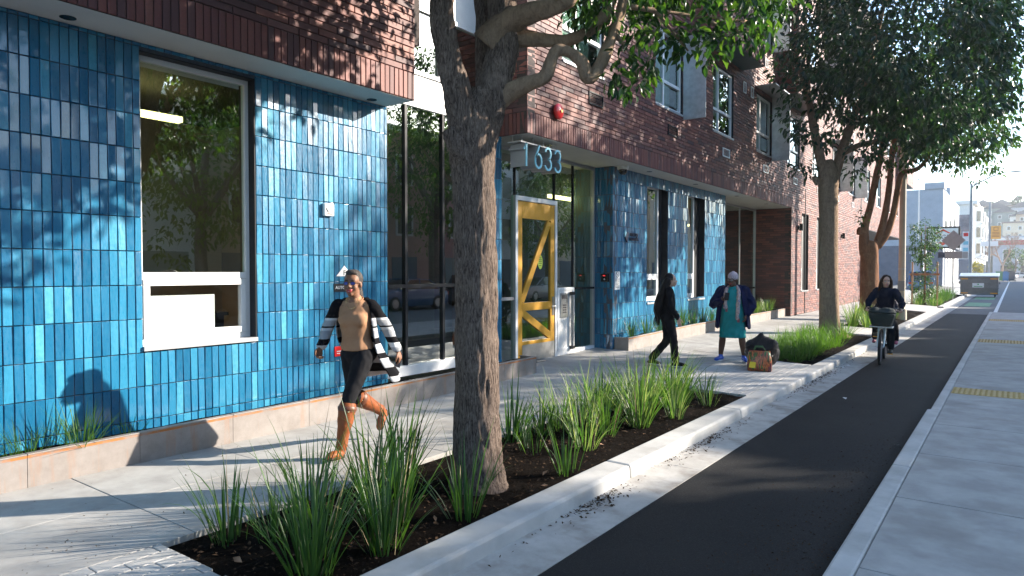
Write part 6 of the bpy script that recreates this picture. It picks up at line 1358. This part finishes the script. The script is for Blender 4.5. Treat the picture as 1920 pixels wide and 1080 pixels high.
# ---------------------------------------------------------------- cyclist and passenger
pm('puffer', (.006, .010, .022), (.012, .016, .034), 8, .65, bmp=.5, bscale=13, **CL); pm('jeans', (.010, .013, .018), (.018, .022, .028), 20, .85, **CL); pm('ankle_boot', (.03, .03, .026), (.045, .045, .038), 12, .6, obj=True)
def rider(label, hip, sh, Hd, Qh, knees, anks, hands, skin, hair, jm, pmx, shm, s=1, shoe_mat=None):
    P_ = empty('person', (0, 0, 0), label, 'person'); w = .155*s; hw = .085*s
    sL, sR = sh+V(-w, 0, 0), sh+V(w, 0, 0); eL, eR = sL*.5+hands[0]*.5+V(-.07, -.03, -.06), sR*.5+hands[1]*.5+V(.07, -.03, -.06)
    b = MB(); head_parts(b, Hd, Qh, .96*s); T_(b, [Hd+V(0, -.02, -.08), sh+V(0, .01, .07), sh], [.048*s, .05*s, .07*s]); T_(b, [sh+V(0, 0, -.02), sh*.5+hip*.5, hip], [(.13*s, .09*s), (.12*s, .10*s), (.14*s, .11*s)])
    for k, x in ((0, -hw), (1, hw)):
        h_ = hip+V(x, 0, -.02); T_(b, [h_, (h_+knees[k])/2, knees[k]], [.08*s, .07*s, .052*s]); T_(b, [knees[k], knees[k]*.6+anks[k]*.4, anks[k]], [.05*s, .048*s, .033*s]); s2, e2, w_ = ((sL, eL, hands[0]), (sR, eR, hands[1]))[k]; T_(b, [s2, e2], [.045*s, .036*s]); T_(b, [e2, w_], [.036*s, .024*s])
        hand_parts(b, w_, V(0, .75, -.35), V(0, -.3, -1), V(-1 if k else 1, 0, 0), 1.0, s=.92*s)
    remesh(b, 'body', skin, .008, 3, P_); face_bits(P_, Hd, Qh, .96*s, False)
    b = MB(); e_ = lambda c, r: b.ell(Hd+Qh @ V(*c), tuple(q*s for q in r), 14, 10, rot=Qh.to_matrix()); e_((0, -.03, .045), (.086, .098, .09))
    for x in (-.085, .085): T_(b, [Hd+Qh @ V(x*.55, .03, .10), Hd+Qh @ V(x, .0, .02), Hd+Qh @ V(x*1.15, -.02, -.10), Hd+Qh @ V(x*1.4, -.03, -.20)], [.022*s, .03*s, .034*s, .016*s])
    T_(b, [Hd+V(0, -.08, .03), Hd+V(0, -.10, -.12), Hd+V(0, -.11, -.22)], [(.07*s, .05*s), (.09*s, .05*s), (.05*s, .03*s)]); remesh(b, 'hair', hair, .010, 3, P_)
    b = MB(); T_(b, [sh+V(0, .0, .07), sh+V(0, 0, .01), sh*.66+hip*.34, sh*.3+hip*.7, hip+V(0, 0, -.06)], [(.075*s, .07*s), (.16*s, .11*s), (.168*s, .135*s), (.165*s, .135*s), (.172*s, .14*s)])
    for s2, e2, w_ in ((sL, eL, hands[0]), (sR, eR, hands[1])): T_(b, [s2, (s2+e2)/2, e2, (e2+w_)/2, e2*.1+w_*.9], [.072*s, .070*s, .066*s, .058*s, .044*s])
    remesh(b, 'jacket', jm, .012, 4, P_, wr=0.012)
    b = MB(); T_(b, [hip+V(0, 0, .03), hip+V(0, -.03, -.05)], [(.15*s, .12*s), (.16*s, .13*s)])
    for k, x in ((0, -hw), (1, hw)): h_ = hip+V(x, 0, -.02); T_(b, [h_, (h_+knees[k])/2, knees[k], knees[k]*.5+anks[k]*.5, knees[k]*.08+anks[k]*.92], [.098*s, .09*s, .076*s, .072*s, .064*s])
    remesh(b, 'trousers', pmx, .012, 4, P_, wr=0.010)
    for k in (0, 1): b = MB(); shoe(b, anks[k], anks[k]+V(0, .15*s, -.065*s), .042*s); remesh(b, 'shoe', shm, .009, 3, P_)
    return P_
c1 = rider('woman with brown hair in a dark puffer jacket riding the pale blue bicycle', V(0, -.84, .99), V(0, -.66, 1.42), V(0, -.57, 1.615), Quaternion((0, 0, 1), R(14)) @ Quaternion((1, 0, 0), R(-4)), (V(-.12, -.46, .66), V(.12, -.42, .78)), (V(-.14, -.66, .265), V(.14, -.66, .60)), (V(-.29, -.50, 1.085), V(.29, -.50, 1.085)), 'skin_light', 'hair_brown', 'puffer', 'jeans', 'ankle_boot')
pm('pink_shoe', (.55, .10, .18), (.03, .03, .04), 30, .6, obj=True)
c2_ = rider('passenger half hidden behind the cyclist with a pink shoe showing', V(0, -1.25, .86), V(0, -1.24, 1.16), V(.02, -1.21, 1.33), Quaternion((0, 0, 1), 0), (V(-.17, -1.02, .72), V(.17, -1.02, .72)), (V(-.21, -1.05, .40), V(.19, -1.05, .40)), (V(-.12, -1.0, 1.0), V(.12, -1.0, 1.0)), 'skin_light', 'hair_brown', 'puffer', 'black_cloth', 'pink_shoe', .82)
for q in (c1, c2_): q.location = bk.location; q.rotation_euler = bk.rotation_euler
# ================================================================ BUILDINGS UP THE STREET AND THE HILL
pm('stucco_grey', (.34, .37, .42), (.40, .43, .48), 1.2, .85, bmp=.15, bscale=9); pm('stucco_dark', (.09, .11, .15), (.12, .14, .18), 1.5, .8); pm('stucco_white', (.68, .66, .62), (.76, .74, .70), 1.0, .8); pm('stucco_beige', (.46, .36, .26), (.52, .41, .30), 1.0, .85); pm('stucco_cream', (.55, .48, .36), (.60, .53, .41), 1.0, .85); pm('stucco_sage', (.22, .26, .24), (.27, .31, .28), 1.0, .85); pm('stucco_rose', (.42, .24, .20), (.48, .28, .23), 1, .85)
pm('roof_dark', (.10, .105, .115), (.15, .15, .16), 2, .8); pm('roof_brown', (.17, .13, .11), (.22, .17, .14), 2, .8); pm('trim', (.62, .62, .60), None, rough=.6); pm('window_dark', (.02, .03, .04), None, rough=.08, spec=.8); pm('red_awning', (.35, .04, .04), None, rough=.7)
def win(parent, F, a, c, e, f, fw=.1):
    w = frame_ring(F, a, c, e, f, fw, .0, .06).build('window', 'trim', parent); MB().quad([F(a+fw, e+fw, .02), F(c-fw, e+fw, .02), F(c-fw, f-fw, .02), F(a+fw, f-fw, .02)]).build('pane', 'window_dark', w, recalc=False); return w
# grey building with arched windows
gb = empty('grey_building', (-8, 100, 0), 'grey stucco two storey building with arched windows up the street', 'building')
gw = MB().box(-24, 90, 0, -6.5, 117, 10.9).build('wall', 'stucco_grey', gb); MB().box(-24.1, 89.9, 10.9, -14, 90.4, 11.0).build('coping', 'stucco_grey', gb)
MB().box(-8.3, 89.85, 10.9, -6.4, 92.6, 11.6).build('parapet', 'stucco_grey', gb); MB().box(-7.4, 99, 10.9, -6.45, 101.5, 11.9).build('parapet', 'stucco_grey', gb); MB().box(-24, 89.93, 0, -6.45, 89.999, 4.6).build('painted_base', 'stucco_dark', gb)
for y in (94, 101, 108):
    n = 12; pts = [(y-1.5, 5.9), (y+1.5, 5.9), (y+1.5, 7.2)]+[(y+1.5*math.cos(math.pi*i/n), 7.2+1.9*math.sin(math.pi*i/n)) for i in range(1, n)]+[(y-1.5, 7.2)]
    w = MB().prism(pts, lambda u, v: (-6.52, u, v), lambda u, v: (-6.46, u, v)).build('arched_window', 'window_dark', gb)
for y in (92.5, 96.5, 100.5, 104.5, 108.5, 112.5):
    MB().box(-6.5, y, .1, -6.38, y+2.3, 4.3).build('shutter', 'stucco_white', gb)
MB().box(-6.5, 90.1, 4.6, -6.2, 116.9, 5.0).build('string_course', 'stucco_dark', gb)
# low pilaster with flagpole, and the tavern's blade sign
fp = empty('flagpole', (-7.3, 74, 0), 'white flagpole on a stepped pilaster in front of the grey building', 'flagpole')
b = MB(); b.box(-7.8, 73.5, 0, -6.8, 74.5, 3.3); b.box(-7.95, 73.4, 3.3, -6.65, 74.6, 3.6); b.hexa([(-7.7, 73.6, 3.6), (-6.9, 73.6, 3.6), (-6.9, 74.4, 3.6), (-7.7, 74.4, 3.6), (-7.5, 73.8, 4.7), (-7.1, 73.8, 4.7), (-7.1, 74.2, 4.7), (-7.5, 74.2, 4.7)]); b.build('pilaster', 'stucco_grey', fp)
MB().tube([(-7.3, 74, 4.7), (-7.3, 74, 10.2)], [.07, .04], 8).build('mast', 'trim', fp); MB().ell((-7.3, 74, 10.25), (.09, .09, .09), 8, 6).build('finial', 'trim', fp)
bs = empty('blade_sign', (-5.2, 73, 3.8), 'black framed sign lettered EAGLE with a red emblem over the pavement', 'sign')
MB().box(-6.55, 73, 3.75, -3.95, 73.2, 5.7).build('cabinet', 'black', bs); pm('sign_cream', (.72, .72, .66), None, rough=.5); pm('sign_red', (.70, .07, .03), None, rough=.5)
fc = MB().box(-6.4, 72.985, 3.9, -4.1, 72.999, 5.55).build('face', 'sign_cream', bs)
MB().prism([(-5.85, 5.1), (-5.25, 5.5), (-4.65, 5.1), (-4.85, 5.1), (-5.25, 5.32), (-5.65, 5.1)], lambda u, v: (u, 72.975, v), lambda u, v: (u, 72.984, v)).build('emblem', 'sign_red', bs)
MB().prism([(-5.65, 4.3), (-5.25, 4.0), (-4.85, 4.3)], lambda u, v: (u, 72.975, v), lambda u, v: (u, 72.984, v)).build('emblem', 'sign_red', bs)
text('EAGLE', .58, 'ink', 'lettering', (-5.25, 72.97, 4.75), bs, FACE_Y, .004)
b = MB(); b.box(-6.9, 73.05, 5.3, -6.55, 73.15, 5.4); b.box(-6.9, 73.05, 4.0, -6.55, 73.15, 4.1); b.box(-7.0, 73.0, 0, -6.88, 73.2, 5.6); b.build('bracket', 'black', bs)
# white bay-windowed building with a mural on its side
vb = empty('white_building', (-9, 170, 0), 'white three storey building with bay windows and a mural side wall', 'building')
MB().box(-26, 159, 0, -6.5, 232, 14.6).build('wall', 'stucco_white', vb); MB().box(-26.3, 158.6, 14.6, -5.9, 232.3, 15.3).build('cornice', 'stucco_white', vb)
pm('mural', (.05, .06, .09), (.20, .20, .24), .7, .8, c3=(.32, .16, .13), s3=.5); MB().box(-14, 158.9, 8.2, -6.7, 158.98, 12.6).build('mural_panel', 'mural', vb); MB().box(-14, 158.9, 0, -6.7, 158.97, 4.0).build('painted_base', 'stucco_dark', vb)
for y in (164, 180, 196, 212):
    bw = MB().hexa([(-6.5, y, 4.2), (-5.3, y+1.5, 4.2), (-5.3, y+6, 4.2), (-6.5, y+7.5, 4.2), (-6.5, y, 14.58), (-5.3, y+1.5, 14.58), (-5.3, y+6, 14.58), (-6.5, y+7.5, 14.58)]).build('bay', 'stucco_white', vb)
    for z in (5.2, 8.4, 11.6):
        MB().box(-5.29, y+2.3, z, -5.24, y+5.2, z+2.0).build('window', 'window_dark', vb); MB().box(-5.3, y+1.4, z-.45, -5.1, y+6.1, z-.2).build('sill', 'stucco_white', vb)
        n_ = Vector((1.5, -1.2, 0)).normalized()*.03; p0 = Vector((-6.2, y+.375, 0)); p1_ = Vector((-5.6, y+1.125, 0)); MB().quad([p0+n_+V(0, 0, z), p1_+n_+V(0, 0, z), p1_+n_+V(0, 0, z+2), p0+n_+V(0, 0, z+2)]).build('window', 'window_dark', vb, recalc=False)
for y in range(160, 230, 5): MB().box(-6.48, y, .1, -6.4, y+2.6, 3.4).build('shopfront', 'window_dark', vb)
# end of the street: low building with a red band, then the hill with houses
eb = empty('corner_building', (4, 262, 0), 'pale corner building with a red band where the street ends', 'building')
MB().box(-5.5, 262, -.5, 30, 280, 12.5).build('wall', 'stucco_grey', eb); MB().box(-5.8, 261.6, 9.8, 30, 262.02, 11.2).build('red_band', 'red_awning', eb); MB().box(-5.8, 261.5, 11.2, 30, 263, 12.0).build('cornice', 'stucco_white', eb)
for x in (-3, 2, 7): win(eb, py_(261.9), x, x+2.4, 4.5, 8.5, .2); MB().box(x-.5, 261.8, .1, x+3, 261.95, 3.4).build('shopfront', 'window_dark', eb)
hb_ = MB(); nx, ny = 24, 16
for j in range(ny+1):
    for i in range(nx+1):
        x = -160+i*16; y = 285+j*24; hb_.v.append((x, y, min(1, max(0, (y-285)/230))**.8*(33+4*math.sin(x*.03))+random.uniform(-.8, .8)-1))
for j in range(ny):
    for i in range(nx): k = j*(nx+1)+i; hb_.f.append((k, k+1, k+nx+2, k+nx+1)); hb_.m.append(0)
pm('hill_green', (.035, .06, .03), (.07, .08, .045), .05, .95); STR(hb_.build('hill', 'hill_green', smooth=True, recalc=False))
HC = [('stucco_sage', 'sage green'), ('stucco_cream', 'cream'), ('stucco_white', 'white'), ('stucco_beige', 'tan'), ('stucco_grey', 'grey'), ('stucco_rose', 'pink')]
def house(px, py, d, w, dep, h, mt, roof, label):
    c = A(px, py, d); hz_ = empty('hill_house', c, label, 'house', 'houses on the hill'); x, y, z = c
    MB().box(x-w/2, y, z-14, x+w/2, y+dep, z+h).build('wall', mt, hz_)
    if roof: MB().prism([(-w/2-.4, h-.1), (w/2+.4, h-.1), (0, h+w*.3)], lambda u, v: (x+u, y-.4, z+v), lambda u, v: (x+u, y+dep, z+v)).build('roof', 'roof_dark', hz_)
    else: MB().box(x-w/2-.4, y-.4, z+h, x+w/2+.4, y+dep, z+h+.5).build('roof', 'roof_brown', hz_)
    for k in (-1, 1):
        for zz in (h-2.6, h-5.4): win(hz_, py_(y), x+k*w*.24-.6, x+k*w*.24+.6, z+zz, z+zz+1.5, .2)
for k, q in enumerate(((1868, 405, 262, 11, 8, 5.0, 0, 1), (1884, 412, 258, 9, 8, 5, 0, 1), (1902, 432, 240, 9, 8, 4.5, 1, 0), (1912, 424, 252, 8, 8, 6, 2, 1), (1896, 398, 285, 10, 8, 4.5, 2, 0), (1915, 405, 280, 10, 8, 6, 4, 1), (1858, 398, 300, 12, 8, 4.5, 1, 0), (1878, 392, 320, 12, 8, 4, 4, 1), (1905, 391, 330, 12, 8, 4, 3, 0), (1926, 420, 250, 9, 8, 6, 3, 1), (1843, 394, 310, 12, 8, 4, 2, 1))):
    mt, cn = HC[q[6]]
    house(q[0], q[1]+4, q[2], q[3]*.75, q[4], q[5]*.75, mt, q[7], ('%s gabled house' if q[7] else '%s flat roofed house')%cn+(' low on the hill', ' beside the other green house on the hill', ' just above the corner building roof', ' at the right edge low on the hill', ' high on the hill under the tree', ' high on the hill at the picture edge', ' at the left shoulder of the hill', ' on the crest of the hill', ' on the crest at the right', ' outside the right picture edge on the hill', ' above the white bay windowed building')[k])
def small_tree(name, base, h, r, label, mat, trunk='bark', n=60, per=12, leaf=.3, sq=1.0, group=None, cz=.62):
    b0 = Vector(base); t_ = empty(name, b0, label, 'tree', group); b = MB(); rs = random.Random(int(h*100+r*10))
    limb(b, [(b0, h*.03), (b0+V(.02*h, 0, h*.35), h*.022), (b0+V(0, .02*h, h*.7), h*.012)], 8, .05, 3, 3)
    for k in range(5): a = k*1.3; limb(b, [(b0+V(0, 0, h*.38), h*.014), (b0+V(math.cos(a)*r*.4, math.sin(a)*r*.4, h*.55), h*.009), (b0+V(math.cos(a)*r*.75, math.sin(a)*r*.75, h*.72), h*.004)], 6, .05, 3, k)
    b.build('trunk', trunk, t_, smooth=True); lv = Leaves(); crown_shell(lv, b0+V(0, 0, h*cz), (r, r, h*(1-cz)*sq), n, per, r*.16, leaf, rs, fill=.3); lv.finish(t_, mat, 0, 99); return t_
for k, (x, y, d, h) in enumerate(((1913, 388, 300, 7), (1845, 392, 330, 5), (1862, 389, 345, 5), (1893, 390, 345, 5))): small_tree('hill_tree', A(x, y+8, d), h, h*.45, ('dark rounded tree standing highest on the hill skyline', 'tree left of the crest houses on the hill', 'tree between the crest houses on the hill', 'tree behind the crest at the right of the hill')[k], 'leaf_dark', n=50, leaf=1.0, group='trees on the hill')
q = A(1831, 516, 105); small_tree('shrub_tree', (q.x, q.y, 0), 3.2, 1.0, 'round yellow green street shrub in front of the white building', 'leaf_yellow', n=70, leaf=.28, cz=.58)
for k, (x, d) in enumerate(((1903, 190), (1916, 215))): q = A(x, 515, d); small_tree('far_tree', (q.x, q.y, 0), 8, 3, ('green tree by the parked cars at the end of the street', 'green tree before the corner building')[k], 'leaf', n=60, leaf=.6)
# leafless tree
bt = empty('bare_tree', A(1880, 515, 150), 'leafless brown winter tree with fine twigs at the end of the street', 'tree'); bt.location.z = 0; b0 = Vector(bt.location); b = MB(); rs = random.Random(8); pm('twig', (.28, .20, .16), (.34, .25, .20), 2, .9)
def grow(p, d, L_, r, lev):
    q = p+d*L_; b.tube([p, p+d*L_*.5+V(rs.uniform(-.05, .05)*L_, 0, rs.uniform(-.03, .05)*L_), q], [r, r*.85, r*.65], 5 if lev < 3 else 3, cap=False)
    if lev < 6:
        for _ in range(3 if lev < 5 else 4): dd = (d+V(rs.gauss(0, .5), rs.gauss(0, .5), rs.gauss(.12, .3))).normalized(); grow(q, dd, L_*rs.uniform(.62, .82), max(r*.62, .028), lev+1)
grow(b0, V(0, 0, 1), 2.9, .30, 0); b.build('trunk_and_twigs', 'twig', bt, recalc=False)
# two people far up the pavement
pm('cloth_far', (.06, .05, .05), None, rough=.8); pm('cloth_blue', (.05, .10, .18), None, rough=.8)
for k, (px, mt) in enumerate(((1838, 'cloth_far'), (1849, 'cloth_blue'))):
    c = A(px, 520, 112); c.z = .02; P_ = empty('person', c, ('distant pedestrian in dark clothes beside the yellow shrub', 'distant pedestrian in a blue jacket right of the yellow shrub')[k], 'person', 'distant pedestrians'); b = MB()
    b.ell(c+V(0, 0, 1.58), (.085, .1, .12), 12, 8); T_(b, [c+V(0, 0, 1.5), c+V(0, 0, 1.4)], [.055, .07])
    remesh(b, 'body', 'skin_dark', .02, 2, P_); b = MB(); T_(b, [c+V(0, 0, 1.42), c+V(0, 0, 1.2), c+V(0, 0, .9)], [(.19, .12), (.2, .14), (.19, .14)])
    for s_ in (-1, 1): T_(b, [c+V(s_*.2, 0, 1.38), c+V(s_*.27, .02, 1.1), c+V(s_*.25, -.1, .85)], [.07, .06, .045])
    remesh(b, 'jacket', mt, .025, 2, P_); b = MB()
    for s_ in (-1, 1): T_(b, [c+V(s_*.09, 0, .92), c+V(s_*.1, -.05*s_, .48), c+V(s_*.1, .15*s_, .06)], [.1, .08, .055])
    remesh(b, 'trousers', 'black_cloth', .025, 2, P_)
# ---------------------------------------------------------------- the other side of the street (seen in the glass, and what shades the road)
def opposite(y0, y1, h, mt, lb, x=14.6):
    o = empty('opposite_house', (x, y0, 0), lb, 'house', 'houses across the street'); MB().box(x, y0, -.3, x+11, y1, h).build('wall', mt, o); MB().box(x-.35, y0-.02, h, x+11, y1+.02, h+.3).build('cornice', 'trim', o)
    G = lambda u, z, d: (x-d, u, z)
    n = max(1, int((y1-y0)/3)); wd = (y1-y0)/n
    for i in range(n):
        a = y0+i*wd+wd*.5
        for z in [3.7+2.9*k for k in range(int((h-3.6)/2.9))]: win(o, G, a-.65, a+.65, z, z+1.7, .12)
        pbox(G, a-1.0, a+1.0, 0, 2.5, .0, .05).build('garage_door', 'stucco_sage' if i % 2 else 'stucco_dark', o)
for q in ((-30, -14, 9.3, 'stucco_white', 'white house across the street behind the camera'), (-14, 0, 9.6, 'stucco_sage', 'sage house across the street beside the camera'), (0, 9.5, 4.6, 'stucco_cream', 'low cream house across the street nearest the camera'), (9.5, 15.5, 5.2, 'stucco_white', 'low white house across the street beside the beige one'), (15.5, 23.6, 9.6, 'stucco_beige', 'beige apartment house across the street mirrored in the left window'), (25.6, 34.5, 9.5, 'stucco_rose', 'rose house across the street past the gap'), (34.5, 36.6, 7.6, 'stucco_grey', 'low grey garage across the street'), (36.6, 39.5, 9.8, 'stucco_white', 'narrow white house across the street'), (40.6, 43, 9.6, 'stucco_sage', 'narrow sage house across the street'), (44.2, 58, 9.4, 'stucco_cream', 'long cream house across the street'), (60, 85, 9.4, 'stucco_beige', 'long beige house across the street'), (85, 160, 9, 'stucco_white', 'row of white houses far across the street')): opposite(*q)
STR(MB().box(12.3, -60, -.3, 14.6, 420, .0).build('opposite_pavement', 'concrete'))
for k, (x, y, h, r) in enumerate(((11.6, 3.5, 8.5, 2.6), (11.6, 14, 9.5, 3.0), (11.8, 27.5, 12.0, 3.0), (11.6, 39, 9, 2.8), (11.6, -9, 9, 3), (11.8, 18.5, 11.0, 1.9))): small_tree('opposite_tree', (x, y, 0), h, r, ('street tree across the road nearest the camera', 'street tree across the road mirrored in the left window', 'tall street tree across the road opposite the gap', 'street tree across the road farther up', 'street tree across the road behind the camera', 'slim street tree across the road in front of the beige house')[k], 'leaf_bright', n=260, per=14, leaf=.24, group='street trees across the road')

# ---------------------------------------------------------------- sunlit air over the length of the street
m = bpy.data.materials.new('haze'); m.use_nodes = True; MAT['haze'] = m; t = m.node_tree; t.nodes.remove(t.nodes['Principled BSDF'])
pv = N(t, 'ShaderNodeVolumePrincipled'); pv.inputs['Color'].default_value = (.93, .95, 1, 1); pv.inputs['Density'].default_value = .00045; pv.inputs['Anisotropy'].default_value = .35; t.links.new(pv.outputs[0], t.nodes['Material Output'].inputs['Volume'])
tag(MB().box(-720, -220, -2.5, 720, 1320, 52).build('haze', 'haze'), 'thin pale sunlit haze over the street', 'haze', kind='stuff')
